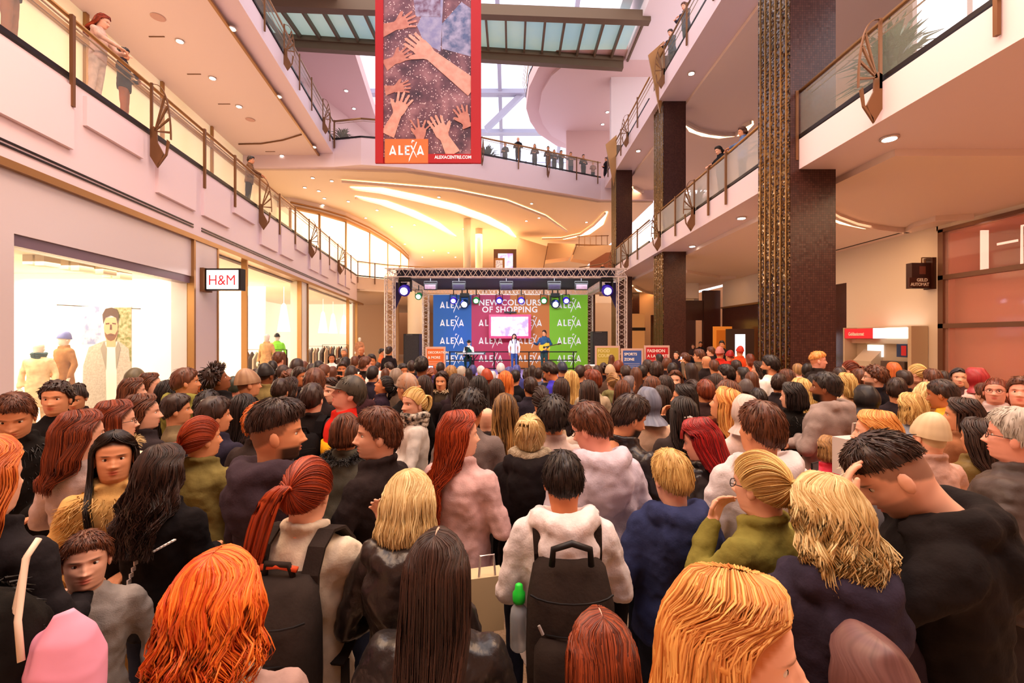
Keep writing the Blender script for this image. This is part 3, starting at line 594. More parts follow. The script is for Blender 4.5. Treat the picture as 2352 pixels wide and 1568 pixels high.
# standing boards
m_brd = mat('board_frame', 'D9B4A6', .5)
def board(px0, px1, py0, Y, lines, hx, hx2, label, txt, badge=None):
    s = 1045/Y; x0, x1 = (px0-1176)/s, (px1-1176)/s; zt = 2.15-(py0-775)/s; w = x1-x0
    r = tag(empty('standing_board', ((x0+x1)/2, Y, 0)), label, 'sign')
    b = MB(); b.box(-w/2, w/2, 0, .05, 0.0, zt); b.build('frame', m_brd, r)
    b = MB(); b.box(-w/2+.05, w/2-.05, -.01, 0, zt*.66, zt-.06, 0); b.box(-w/2+.05, w/2-.05, -.01, 0, .3, zt*.66, 1)
    b.build('poster', [mat('poster_'+hx, hx, .5), mat('poster_art_'+hx2, hx2, .5, var=(4, '8C7E80'))], r)
    for i, t in enumerate(lines): text_mesh(t, w*.17*(1 if len(t) < 9 else .93), T(-w/2+.08, -.012, zt-.2-.15*i) @ FRONT, .003, align='LEFT', name='lettering', m=txt, parent=r)
    b = MB()
    for i in range(3): b.box(-w/2+.08, w/2-.1, -.013, -.01, zt-.2-.15*len(lines)-.05*i+.06, zt-.2-.15*len(lines)-.05*i+.066)
    b.build('small_print', txt, r)
    if badge:
        b = MB(); b.lathe((-w/2+.13, -.014, .78 if badge == '1' else .7), [(.11, 0), (.11, .01)], 20, axis='y'); b.build('badge', mat('badge_'+hx, hx, .5), r)
        text_mesh(badge, .12, T(-w/2+.13, -.03, (.78 if badge == '1' else .7)-.07) @ FRONT, .003, name='badge_number', m=txt, parent=r)
m_tw = mat('print_white', 'F6EEE8', .6)
board(977, 1023, 796, 13.4, ['DECORATION', '& MORE'], 'DC7038', '6E5E5C', 'orange standing board reading decoration and more beside the loudspeaker', m_tw)
board(1367, 1424, 794, 14.2, ['FOOD', 'COURT'], 'C2B04C', 'C9B05A', 'mustard standing board reading food court right of the stage', mat('print_cream', 'E9DE9A', .6))
board(1427, 1477, 800, 13.2, ['SPORTS', 'ZONE'], '3F5EA8', '6A6478', 'blue standing board reading sports zone', m_tw, '2')
board(1480, 1538, 793, 13.4, ['FASHION', 'A LA CARTE'], 'C4262E', 'E8CFC0', 'red standing board reading fashion a la carte', m_tw, '1')
t = tag(empty('cocktail_table', (3.0, 16.6, 0)), 'small round table with white cloth right of the stage deck', 'table')
b = MB(); b.lathe((0, 0, 1.1), [(.05, 0), (.36, .02), (.36, .05)], 24); b.build('table_top', m_tw, t); b = MB(); b.lathe((0, 0, 0), [(.3, 0), (.26, .05), (.09, .55), (.12, .9), (.3, 1.1)], 24); b.build('cloth', m_tw, t, True)

# ------------------------------------------------------------------ hanging banner
bn = tag(empty('hanging_banner', (-2.55, 14, 7.5)), 'tall red banner with a photo of raised hands hanging over the crowd', 'banner')
SN = 1045/14
def nx(px): return (px-1176)/SN+2.55
def nz(py): return 2.15+(775-py)/SN-7.5
b = MB(); b.box(nx(863), nx(1105), 0, .03, 0, 8.6); b.build('red_cloth', mat('banner_red', 'B8141C', .6), bn)
m = bpy.data.materials.new('confetti_photo'); m.use_nodes = True; nt = m.node_tree; bs = nt.nodes['Principled BSDF']; bs.inputs['Roughness'].default_value = .6
tc = nt.nodes.new('ShaderNodeTexCoord'); n1 = nt.nodes.new('ShaderNodeTexNoise'); n1.inputs['Scale'].default_value = 1.3; n1.inputs['Detail'].default_value = 5; nt.links.new(tc.outputs['Object'], n1.inputs[0])
r1 = nt.nodes.new('ShaderNodeValToRGB'); e = r1.color_ramp.elements; e[0].position = .36; e[0].color = lin('3A2233'); e[1].position = .66; e[1].color = lin('A8757B'); q = e.new(.5); q.color = lin('6E4450'); nt.links.new(n1.outputs[0], r1.inputs[0])
v1 = nt.nodes.new('ShaderNodeTexVoronoi'); v1.inputs['Scale'].default_value = 13; v1.inputs['Randomness'].default_value = 1; nt.links.new(tc.outputs['Object'], v1.inputs[0])
n3 = nt.nodes.new('ShaderNodeMath'); n3.operation = 'LESS_THAN'; n3.inputs[1].default_value = .23; nt.links.new(v1.outputs['Distance'], n3.inputs[0])
mx = nt.nodes.new('ShaderNodeMix'); mx.data_type = 'RGBA'; nt.links.new(n3.outputs[0], mx.inputs[0]); nt.links.new(r1.outputs[0], mx.inputs[6]); mx.inputs[7].default_value = lin('E8C9C6'); nt.links.new(mx.outputs[2], bs.inputs['Base Color'])
b = MB(); b.box(nx(881), nx(1082), -.006, 0, nz(362), 8.6); b.build('printed_photo', m, bn)
m_hand = mat('printed_skin', 'DE9C88', .6, var=(5, 'E8B09C')); m_hand2 = mat('printed_skin_dark', 'C47C6C', .6, var=(6, 'D08E7C'))
HN = [0]
def phand(x, y, ang, s, mm, ln=1.6, wf=.42, spread=.18):
    """flat printed hand: wrist at (x,y) px, pointing to ang degrees (0 = up), arm behind it"""
    HN[0] += 1; b = MB(); a = math.radians(ang)
    def W(u, v): return (nx(x+(u*math.cos(a)+v*math.sin(a))*s), -.014-.0022*HN[0]-.0003*len(b.f)/7, nz(y-(-u*math.sin(a)+v*math.cos(a))*s))
    def P(poly): b.prism([W(u, v) for u, v in poly], (0, -.001, 0))
    P([(-.28, .05), (-.45, -ln), (.45, -ln), (.28, .05)])
    P([(-.28, 0), (-.42, .3), (-.42, .75), (-.2, .9), (.25, .9), (.42, .7), (.38, .3), (.28, 0)])
    for i, (u, L) in enumerate(((-.31, .72), (-.11, .85), (.11, .8), (.31, .62))):
        t = (i-1.5)*spread; c = [(u-.085, .72), (u-.075+t*.7, .72+L*.9), (u+t*.8, .72+L), (u+.075+t*.7, .72+L*.9), (u+.085, .72)]; P(c)
    P([(-.38, .2), (-.75, .62), (-.78, .82), (-.64, .8), (-.4, .62)] if wf > 0 else [(.38, .2), (.75, .62), (.78, .82), (.64, .8), (.4, .62)])
    b.build('printed_hand', mm, bn)
phand(908, 60, 70, 34, m_hand2, 1.0); phand(905, 140, 62, 30, m_hand2, .8); phand(905, 205, 80, 26, m_hand2, .8)
phand(990, 128, -52, 46, m_hand, 2.7, 1, .05); phand(912, 265, 25, 36, m_hand, 1.4, 1); phand(965, 320, 5, 30, m_hand2, .2, 1, .5); phand(1022, 318, -28, 38, m_hand, 1.1, -1, .1); phand(1072, 285, -22, 30, m_hand2, .3, 1, .2)
for poly, hx in (([(985, 0), (1018, 0), (1012, 118), (975, 100), (958, 60)], '8C8CB4'), ([(1015, 55), (1060, 5), (1082, 20), (1082, 130), (1015, 112)], '5A6890'), ([(950, 0), (1012, 0), (1012, 40), (955, 38)], '6E4660')):
    HN[0] += 1; b = MB(); b.prism([(nx(x), -.0065-.0012*(HN[0]-10), nz(y)) for x, y in poly], (0, -.001, 0)); b.build('printed_figure', mat('printed_cloth_'+hx, hx, .6, var=(4, 'A9A4C0')), bn)
b = MB(); b.box(nx(863), nx(881), -.055, 0, 0, 8.6); b.box(nx(1082), nx(1105), -.055, 0, 0, 8.6); b.build('red_border', mat('banner_red', 'B8141C', .6), bn)
b = MB(); b.box(nx(885), nx(984), -.06, 0, 0, nz(321)); b.build('orange_square', mat('banner_orange', 'F07A3C', .6), bn)
b = MB(); b.box(nx(984), nx(1084), -.058, -.04, 0, nz(355)); b.build('red_strip', mat('banner_red', 'B8141C', .6), bn)
logo(nx(935), nz(347), 80/SN, -.06, m_logo, bn)
text_mesh('ALEXACENTRE.COM', .135, T(nx(1083), -.062, nz(366)) @ FRONT, .004, align='RIGHT', name='web_address', m=m_logo, parent=bn, sx=.9)
b = MB()
for x in (nx(875), nx(1095)): b.tube([(x, .01, 8.6), (x, 5, 9.9)], .01, 4)
b.build('suspension_wire', M_dark, bn)

# ------------------------------------------------------------------ signs and machines on the walls
r = tag(empty('projecting_sign', (-6.35, 10.75, 2.15)), 'white illuminated sign box with red letters on the pier beside the shop window', 'sign')
s = 1045/10.75
X = lambda px: (px-1176)/s+6.35
Z = lambda py: (775-py)/s
b = MB(); b.box(X(475), X(556), -.06, .14, Z(667), Z(617)); b.build('case', M_dark, r)
b = MB(); b.box(X(455), X(475), -.12, .2, Z(670), Z(616)); b.build('bracket', M_brassd, r)
b = MB(); b.box(X(479), X(551), -.07, -.055, Z(664), Z(621)); b.build('light_panel', mat('sign_white', 'FFFDFB', emit=1.2), r)
tm = T(X(515), -.085, Z(655)) @ FRONT @ Matrix.Shear('XY', 4, (.25, 0))
text_mesh('H&M', .34, tm, 0, name='lettering', m=mat('sign_red', 'D2303C', .5, emit=.2), parent=r, sx=.9)
# cash machine sign
r = tag(empty('projecting_sign', (12.2, 13.5, 3.9)), 'dark projecting cash machine sign on the right wall', 'sign'); s = 1045/13.5
X = lambda px: (px-1176)/s-12.2
Z = lambda py: 2.15+(775-py)/s-3.9
b = MB(); b.box(X(2091), X(2142), -.05, .15, Z(662), Z(604)); b.build('case', mat('dark_brown_case', '3A1A14', .4), r)
b = MB(); b.box(X(2083), X(2128), -.09, -.05, Z(660), Z(638)); b.box(X(2135), X(2144), -.1, .2, Z(664), Z(592)); b.build('plate', mat('dark_brown_plate', '4A241C', .4), r)
b = MB(); b.tube([(X(2117), 0, Z(604)), (X(2117), 0, Z(592)), (X(2138), 0, Z(592))], .02, 4); b.tube([(X(2125), 0, Z(604)), (X(2125), 0, Z(597)), (X(2138), 0, Z(597))], .02, 4); b.build('bracket', M_brassd, r)
text_mesh('GELD', .13, T(X(2124), -.095, Z(647)) @ FRONT, .003, align='RIGHT', name='lettering', m=m_tw, parent=r); text_mesh('AUTOMAT', .13, T(X(2127), -.095, Z(657)) @ FRONT, .003, align='RIGHT', name='lettering', m=m_tw, parent=r, sx=.85)
b = MB(); b.box(X(2108), X(2122), -.06, -.05, Z(630), Z(612)); b.build('emblem', mat('emblem_brown', '7A4436', .4), r)
# cash machine niche
r = tag(empty('cash_machine', (XR-.02, 15.1, 0)), 'cash machine bay with red and white illuminated header on the right wall', 'cash machine')
b = MB(); b.box(-.25, 0, -1.35, 1.3, 1.95, 2.1); b.box(-.5, 0, -1.45, -1.32, 0, 2.5); b.box(-.5, 0, 1.28, 1.36, 0, 2.5); b.box(-.06, 0, -1.4, 1.3, 0, 2.5); b.build('niche', mat('niche_beige', 'C9B49A', .5), r)
ROTX = Matrix.Rotation(-PI/2, 4, 'Z')
b = MB(); b.box(-.5, -.1, 0.02, 1.3, 2.12, 2.46); b.build('red_header', mat('header_red', 'D62A34', .4, emit=.35), r)
b = MB(); b.box(-.5, -.1, -1.35, 0.0, 2.12, 2.46); b.build('white_header', mat('header_white', 'FFF8F2', .4, emit=1.1), r)
text_mesh('Geldautomat', .17, T(-.505, 1.1, 2.22) @ ROTX @ FRONT, .004, align='LEFT', name='lettering', m=m_tw, parent=r, sx=.8)
b = MB(); b.box(-.45, -.05, .15, .95, 0, 1.35); b.prism([(-.45, .15, 1.35), (-.05, .15, 1.75), (-.05, .15, 1.35)], (0, .8, 0)); b.build('machine', mat('machine_grey', 'CDBFAE', .4), r)
b = MB(); b.box(-.10, -.06, .1, .75, 1.5, 1.9); b.build('lit_panel', mat('header_white', 'FFF8F2', .4, emit=1.1), r)
b = MB(); b.box(-.45, -.05, -1.15, -.25, 0, 1.4); b.build('machine', mat('machine_dark', '5A4A44', .4), r)
b = MB(); b.box(-.52, -.1, -1.32, -.95, 1.55, 1.95, 0); b.box(-.525, -.5, -1.3, -1.12, 1.6, 1.9, 1); b.build('sticker', [mat('sticker_blue', '2A3E6E', .4), mat('sticker_red', 'C8303A', .4)], r)
# information totem and orange panel
r = tag(empty('information_totem', (10.4, 20.7, 0)), 'dark information totem with glowing white screen near the dark wall', 'information totem')
b = MB(); b.box(-.4, .62, 0, .6, 0, 2.55); b.build('case', mat('totem_case', '3B2822', .4), r)
b = MB(); b.box(-.25, .2, -.02, 0, .7, 2.3, 0); b.box(-.22, .17, -.025, -.02, 1.1, 1.35, 1); b.build('display', [mat('totem_display', 'EAF0FF', emit=1.5), mat('totem_display_low', 'C8D8B8', emit=1)], r)
b = MB(); b.box(10.9, 11.9, 24.6, 24.7, 0, 2.75, 0); b.box(11.05, 11.8, 24.58, 24.6, 0, 2.55, 1); tag(b.build('door_panel', [mat('orange_panel_', 'E88A30', .5, emit=.3), mat('orange_inner', 'C86818', .5, emit=.25)]), 'orange lit panel at the dark granite wall', 'panel')
b = MB(); b.box(9.7, 10.6, 27.9, 28, .3, 3.2); tag(b.build('lit_niche', mat('yellow_niche', 'F0C45C', emit=.8, var=(1.5, 'C88A38'))), 'yellow lit shop niche behind the middle column', 'shop display')
b = MB(); b.box(9.6, 11.6, 27.6, 27.9, 3.2, 4.4); struct(b.build('wall_niche_header', m_gran))
b = MB(); b.box(9.3, 11.2, 27.3, 27.6, 4.5, 5.5); struct(b.build('wall_niche_top', m_rw))
for i, x in enumerate((1457, 1340)):
    pass
b = MB(); b.box(7.8, 8.6, 29.5, 29.6, 0, 3.7, 0); b.box(7.75, 8.65, 29.48, 29.5, 2.6, 2.8, 1); struct(b.build('door_1', [mat('tan_door', 'D69A5C', .5, emit=.2), M_dark]))
# shop window contents on the left
def jacket_print(b, W, mi_body, mi_shirt): pass
r = tag(empty('advertising_poster', (-8.75, 9.7, .35)), 'large hanging poster of a bearded man in a grey blazer inside the shop window', 'poster')
s = 1045/9.7
U = lambda px: (px-1176)/s+8.75
V = lambda py: 2.15+(775-py)/s-.35
b = MB(); b.box(U(188), U(302), 0, .02, 0, V(703)); b.build('sheet', mat('poster_backdrop', 'E9E6E4', .6, emit=.25), r)
b = MB(); b.box(U(188), U(232), -.004, 0, V(790), V(703)); b.build('printed_wall', mat('poster_sea', '7E8CB8', .6, emit=.2, var=(5, 'E0DCE6')), r)
b = MB(); b.box(U(262), U(302), -.004, 0, V(860), V(706)); b.build('printed_tree', mat('poster_tree', '6E7A38', .6, emit=.15, var=(12, 'C4B890')), r)
def pp(name, hx, polys, y, var=None, emit=.2):
    b = MB()
    for poly in polys: b.prism([(U(x), y, V(y_)) for x, y_ in poly], (0, -.002, 0))
    b.build(name, mat('print_'+name, hx, .6, emit=emit, var=var), r)
pp('printed_blazer', 'B9B3A6', [[(240, 782), (205, 797), (192, 840), (190, 945), (215, 945), (300, 945), (302, 850), (296, 800), (272, 782)]], -.006, (30, 'A69F92'))
pp('printed_shirt', 'ECE4D6', [[(243, 785), (270, 785), (268, 945), (246, 945)]], -.009)
pp('printed_lapel', '8E887C', [[(240, 784), (232, 800), (245, 850), (247, 800)], [(272, 784), (278, 800), (268, 850), (266, 800)]], -.012)
pp('printed_skin', 'D9A078', [[(243, 730), (240, 752), (242, 770), (246, 782), (246, 796), (267, 796), (267, 782), (271, 768), (272, 748), (268, 728)]], -.015)
pp('printed_beard', '6E4834', [[(242, 762), (244, 772), (249, 780), (256, 783), (264, 780), (270, 770), (271, 758), (266, 768), (256, 765), (247, 768)]], -.018)
pp('printed_hair', '4A3428', [[(239, 745), (237, 722), (244, 709), (258, 706), (270, 710), (275, 724), (272, 745), (269, 730), (256, 724), (244, 730)]], -.018)
pp('printed_face', '5A3828', [[(245, 742), (253, 741), (253, 744), (245, 745)], [(260, 741), (268, 742), (268, 745), (260, 744)], [(255, 745), (258, 745), (259, 757), (254, 757)], [(251, 768), (263, 768), (262, 771), (252, 771)]], -.021, emit=.05)
b = MB(); b.tube([(U(130), .01, V(700)), (U(322), .01, V(709))], .012, 5); b.build('hanging_rail', M_dark, r)
for i, (x, y, w) in enumerate(((95, 597, 24), (175, 609, 26), (230, 617, 20), (268, 628, 16))):
    Y = 8.2+i*.45; p = PX(x, y, Y); b = MB(); b.box(p[0]-.18, p[0]+.0, p[1]-.15, p[1]+.15, p[2]-.1, p[2]+.14); b.box(p[0]+.04, p[0]+.2, p[1]-.15, p[1]+.15, p[2]-.12, p[2]+.12)
    tag(b.build('ceiling_spotlight', mat('beige_lamp', 'CDBFA6', .5)), ['beige box spotlight at the window corner nearest the frame edge', 'beige twin spotlight second from the corner', 'beige twin spotlight above the poster', 'small beige spotlight nearest the pier'][i], 'spotlight', 'box spotlights in the shop window')
# clothing racks
def rack(px, Y, n, label, cols_):
    x, _, _ = PX(px, 0, Y); r = tag(empty('clothes_rack', (x, Y, 0)), label, 'clothes rack')
    b = MB(); b.tube([(-.7, 0, 0), (-.7, 0, 1.75), (.7, 0, 1.75), (.7, 0, 0)], .02, 5); b.build('frame', M_dark, r)
    for i in range(n):
        u = -.6+1.2*i/(n-1); b = MB(); w = .2+.04*random.random(); L = .6+.35*random.random()
        b.prism([(u-.02, -w, 1.45), (u-.02, 0, 1.68), (u-.02, w, 1.45), (u-.02, w*1.05, 1.68-L), (u-.02, -w*1.05, 1.68-L)], (.05, 0, 0)); b.build('garment', mat('garment_'+cols_[i % len(cols_)], cols_[i % len(cols_)], .8), r)
rack(610, 15.0, 9, 'clothes rack with brown and black garments behind the narrow pane', ['7A4A30', '2A2224', 'C8B8A4', '5A6A48'])
rack(720, 21, 10, 'clothes rack with dark jackets behind the cream pier', ['3A2A28', 'B89878', '6E5648', 'E0D4C4'])
rack(770, 25, 10, 'clothes rack with mixed coats deeper in the shop', ['8A5A3C', '2A2430', 'D8C8B4'])
for i, px in enumerate((562, 652, 742, 765, 790)):
    Y = (13.5, 18, 24, 26, 28)[i]+1.2; p = PX(px, 660, Y); b = MB(); b.lathe((p[0], Y, 2.4), [(.26, 0), (.1, 1.1), (.03, 1.2)], 16); b.tube([(p[0], Y, 3.5), (p[0], Y, 4.3)], .01, 4)
    tag(b.build('pendant_lamp', mat('pendant_shade', 'FFF6E4', emit=.9)), ['cone pendant lamp behind the narrow left pane', 'cone pendant lamp left of the cream pier', 'cone pendant lamp right of the cream pier', 'cone pendant lamp deeper in the shop', 'cone pendant lamp farthest along the shop'][i], 'lamp', 'cone pendant lamps in the shop')
# plants
def plant(p, s, n, label, hx='2E4A26', pot=True, group=None):
    r = tag(empty('potted_plant', p), label, 'plant', group)
    if pot: b = MB(); b.lathe((0, 0, 0), [(.16*s, 0), (.22*s, .4*s), (.2*s, .4*s)], 14); b.build('pot', mat('dark_pot', '3A3030', .5), r)
    b = MB(); rnd = random.Random(int(p[0]*100)+n)
    for i in range(n):
        a = rnd.random()*2*PI; e = rnd.random()*1.3+.1; L = s*(.35+.5*rnd.random()); d = Vector((math.cos(a)*math.cos(e), math.sin(a)*math.cos(e), math.sin(e))); z0 = .35*s+.35*s*rnd.random()
        o = Vector((0, 0, z0)); w = d.cross(Vector((0, 0, 1))).normalized()*.035*s; m_ = o+d*L*.6; t_ = o+d*L-Vector((0, 0, L*.25))
        b.add([o, m_+w, t_, m_-w], [(0, 1, 2, 3)])
    b.build('foliage', mat('leaf_'+hx, hx, .5), r); return r
plant((6.75, 8.1, 6.15), 1.25, 260, 'leafy green plant standing behind the nearest right railing beside the large column')
plant((6.8, 11.4, 6.15), 1.35, 220, 'dark plant just behind the largest column on the first floor', '1E2E1C')
plant((6.8, 16.9, 6.15), 1.3, 240, 'dark bushy plant beside the middle column on the first floor', '26301E')
plant((-9.25, 24.9, 12.2), 1.2, 160, 'plant in the corner left of the hanging banner on the second floor', '5A5028')
plant((-1.55, 28.2, 12.2), 1.5, 200, 'spiky plant among tables behind the second-floor bridge railing', '2E3A34')

# ------------------------------------------------------------------ people: skin, hair, clothes
def skin_mat(hx, brow, beard, scalp='', sa=0.):
    key = 'skin'+hx+brow+str(beard)+scalp+str(sa)
    if key in MATS: return MATS[key]
    m = bpy.data.materials.new('skin'); m.use_nodes = True; nt = m.node_tree; bs = nt.nodes['Principled BSDF']
    a = nt.nodes.new('ShaderNodeAttribute'); a.attribute_name = 'feat'; sp = nt.nodes.new('ShaderNodeSeparateColor'); nt.links.new(a.outputs['Color'], sp.inputs[0])
    def mix(fac, c1, c2, k=1.):
        mx = nt.nodes.new('ShaderNodeMix'); mx.data_type = 'RGBA'
        mu = nt.nodes.new('ShaderNodeMath'); mu.operation = 'MULTIPLY'; mu.inputs[1].default_value = k; mu.use_clamp = True; nt.links.new(fac, mu.inputs[0]); nt.links.new(mu.outputs[0], mx.inputs[0])
        if isinstance(c1, tuple): mx.inputs[6].default_value = c1
        else: nt.links.new(c1, mx.inputs[6])
        mx.inputs[7].default_value = c2; return mx.outputs[2]
    base = lin(hx); lip = tuple(0.72*c for c in base[:3]); lip = (min(1, lip[0]*1.15), lip[1]*.55, lip[2]*.6, 1)
    c = mix(sp.outputs[0], base, lip, .9); c = mix(sp.outputs[1], c, lin(brow), .9); c = mix(sp.outputs[2], c, lin(brow), beard)
    if sa: c = mix(a.outputs['Alpha'], c, lin(scalp), sa)
    nt.links.new(c, bs.inputs['Base Color']); bs.inputs['Roughness'].default_value = .5; bs.inputs['Specular IOR Level'].default_value = .35
    MATS[key] = m; return m
M_eye = mat('eye_white', 'E8DDD2', .2); M_iris = mat('iris', '2A1610', .15)
def hair_mat(c1, c2, rough=.42):
    key = 'hair'+c1+c2
    if key in MATS: return MATS[key]
    m = bpy.data.materials.new('hair'); m.use_nodes = True; nt = m.node_tree; bs = nt.nodes['Principled BSDF']
    a = nt.nodes.new('ShaderNodeAttribute'); a.attribute_name = 'hv'; mx = nt.nodes.new('ShaderNodeMix'); mx.data_type = 'RGBA'; nt.links.new(a.outputs['Fac'], mx.inputs[0])
    mx.inputs[6].default_value = lin(c1); mx.inputs[7].default_value = lin(c2); nt.links.new(mx.outputs[2], bs.inputs['Base Color'])
    bs.inputs['Roughness'].default_value = rough; bs.inputs['Specular IOR Level'].default_value = .45
    MATS[key] = m; return m
HAIRC = {'black': ('0E0908', '2A1B17'), 'dark': ('1C100C', '432A20'), 'brown': ('3A1E12', '7A4428'), 'auburn': ('4A1A0C', '9A4420'), 'ginger': ('A8481A', 'F08838'),
         'orange': ('C8400C', 'FF8A2E'), 'red': ('5A0C10', 'B81C1A'), 'copper': ('6A200C', 'C04A1C'), 'blond': ('A87838', 'F4D488'), 'paleblond': ('C09A5C', 'FBE6AC'), 'strawberry': ('C4702C', 'FFC470'),
         'dirty': ('6E4A2C', 'C89A60'), 'grey': ('8E8478', 'DCD2C4'), 'white': ('C8C4CC', 'F6F2F6'), 'balayage': ('2E1810', 'E0A860')}
SKINS = {'fair': 'F0B597', 'mid': 'E09A70', 'tan': 'C87C50', 'brown': '8E5434', 'dark': '5A3424', 'pink': 'F2A890'}

def gauss(x, z, cx, cz, sx, sz): return np.exp(-((x-cx)/sx)**2-((z-cz)/sz)**2)
HT = np.array([(-.12, .082, .050, -.090), (-.08, .062, .042, -.076), (-.03, .056, .044, -.070), (-.006, .058, .054, -.072), (.008, .061, .080, -.074), (.03, .065, .089, -.082), (.05, .068, .092, -.088),
               (.08, .071, .092, -.094), (.11, .075, .089, -.100), (.14, .078, .091, -.104), (.165, .078, .089, -.104), (.19, .072, .078, -.096), (.21, .059, .058, -.078), (.224, .037, .032, -.050), (.232, .002, -.008, -.012)])
def head_mesh(n, rows, face=True):
    zz = np.concatenate([np.linspace(-.12, -.01, max(3, rows//7)), np.linspace(-.004, .15, int(rows*.6)), np.linspace(.156, .232, max(5, rows//4))])
    fine = np.linspace(-.12, .232, 240); tab = []
    for c in (1, 2, 3):
        v = np.interp(fine, HT[:, 0], HT[:, c]); k = np.hanning(11); k /= k.sum(); vp = np.pad(v, 5, mode='edge'); s = np.convolve(vp, k, 'valid'); s[fine > .215] = v[fine > .215]; tab.append(s)
    rx, yf, yb = [np.interp(zz, fine, t) for t in tab]
    th = np.linspace(-PI, PI, n, endpoint=False)
    th = th+.0*np.sin(th)
    T_, Z = np.meshgrid(th, zz); RX = rx[:, None]; cy = ((yf+yb)/2)[:, None]; ry = ((yf-yb)/2)[:, None]
    c = np.cos(T_); s = np.sin(T_)
    wj = np.clip(1-np.abs(Z-.02)/.07, 0, 1)
    X = RX*s*(1-.22*np.maximum(0, c)**2*wj); Y = cy+ry*c; ZZ = Z+.026*(1-c)/2*np.clip(1-np.abs(Z-.02)/.08, 0, 1)
    f = np.zeros_like(Y); fr = (c > .2)
    if face:
        for A, cx, cz, sx, sz in ((.009, 0, .112, .009, .016), (.016, 0, .095, .010, .014), (.023, 0, .079, .012, .010), (.009, -.014, .075, .008, .008), (.009, .014, .075, .008, .008), (-.010, -.031, .116, .016, .010), (-.010, .031, .116, .016, .010),
                                  (.005, -.03, .134, .022, .007), (.005, .03, .134, .022, .007), (.004, -.045, .085, .02, .018), (.004, .045, .085, .02, .018), (.007, 0, .053, .018, .005), (.007, 0, .041, .015, .006), (-.004, 0, .047, .02, .0028), (.006, 0, .012, .02, .012)):
            f += A*gauss(X, ZZ, cx, cz, sx, sz)
    Y = Y+np.where(fr, f, 0)
    V = np.stack([X, Y, ZZ], -1).reshape(-1, 3); R = len(zz)
    F = [(i*n+k, i*n+(k+1) % n, (i+1)*n+(k+1) % n, (i+1)*n+k) for i in range(R-1) for k in range(n)]; F.append(tuple(range((R-1)*n, R*n)))
    x, z = V[:, 0], V[:, 2]; frv = np.repeat(1, len(V))*(V[:, 1] > .03)
    feat = np.zeros((len(V), 4)); feat[:, 3] = 1
    if face:
        feat[:, 0] = np.clip(2.2*(gauss(x, z, 0, .053, .022, .006)+gauss(x, z, 0, .042, .019, .007))-.6, 0, 1)*frv
        b_ = gauss(x, z, -.032, .1345, .02, .0042)+gauss(x, z, .032, .1345, .02, .0042); l_ = gauss(x, z, -.031, .123, .016, .003)+gauss(x, z, .031, .123, .016, .003)
        feat[:, 1] = np.clip(1.6*b_-.2+.9*l_, 0, 1)*frv
        feat[:, 2] = np.clip((.068-z)/.012, 0, 1)*np.clip((z+.012)/.012, 0, 1)*np.clip((V[:, 1]+.005)/.03, 0, 1)*(1-np.clip(gauss(x, z, 0, .058, .012, .012)*.3, 0, 1))
        feat[:, 2] *= 1-feat[:, 0]
    dd = (V-np.array((0, -.008, .118)))/np.array((.083, .105, .117)); dd /= np.linalg.norm(dd, axis=1)[:, None]+1e-9; feat[:, 3] = np.clip((hairline(np.arctan2(dd[:, 0], dd[:, 1]))-np.arccos(np.clip(dd[:, 2], -1, 1))+.02)/.12, 0, 1)
    MI = [0]*len(F)
    V = [tuple(p) for p in V]; F = list(F)
    def blob(c_, r_, mi, nn=8, tilt=0):
        mb = MB(); mb.lathe((0, 0, 0), [(.01, -1), (.6, -.8), (.95, -.3), (.95, .3), (.6, .8), (.01, 1)], nn)
        o = len(V); ct, st_ = math.cos(tilt), math.sin(tilt)
        for p in mb.v: q = (p[0]*r_[0], p[1]*r_[1], p[2]*r_[2]); V.append((c_[0]+q[0], c_[1]+q[1]*ct-q[2]*st_, c_[2]+q[1]*st_+q[2]*ct))
        for fa in mb.f: F.append(tuple(i+o for i in fa)); MI.append(mi)
    nn = 10 if n > 30 else 6
    for sx in (-1, 1):
        blob((sx*.079, -.010, .098), (.009, .019, .032), 0, nn, .2)
        if face and n > 18:
            blob((sx*.031, .0640, .115), (.0145, .0125, .0105), 1, nn); blob((sx*.031, .0735, .115), (.0062, .0042, .0070), 2, nn)
    ft = np.zeros((len(V), 4)); ft[:len(feat)] = feat
    return V, F, MI, ft

def rcone(b, pts, rad, n=8, flat=1.):
    """tapered limb with rounded ends"""
    pts = [Vector(p) for p in pts]; d0 = (pts[0]-pts[1]).normalized(); d1 = (pts[-1]-pts[-2]).normalized()
    P = [pts[0]+d0*rad[0]*.9, pts[0]+d0*rad[0]*.55]+pts+[pts[-1]+d1*rad[-1]*.55, pts[-1]+d1*rad[-1]*.9]
    b.tube(P, [rad[0]*.35, rad[0]*.82]+list(rad)+[rad[-1]*.82, rad[-1]*.35], n, flat=flat)
def ell(b, c, r, n=14):
    prof = [(math.sin(a), -math.cos(a)) for a in np.linspace(.12, PI-.12, 8)]; o = len(b.v); m = MB(); m.lathe((0, 0, 0), prof, n)
    b.add([(c[0]+p[0]*r[0], c[1]+p[1]*r[1], c[2]+p[2]*r[2]) for p in m.v], m.f)
def rings(b, rows, n=20, ex=1.):
    """rows of (z, rx, ry, cy)"""
    vs = []
    for z, rx, ry, cy in rows:
        for k in range(n):
            t = 2*PI*k/n; c, s = math.cos(t), math.sin(t); c = math.copysign(abs(c)**ex, c); s = math.copysign(abs(s)**ex, s); vs.append((rx*c, cy+ry*s, z))
    L = len(rows); fs = [(i*n+k, i*n+(k+1) % n, (i+1)*n+(k+1) % n, (i+1)*n+k) for i in range(L-1) for k in range(n)]+[tuple(range(n))[::-1], tuple(range((L-1)*n, L*n))]
    b.add(vs, fs)
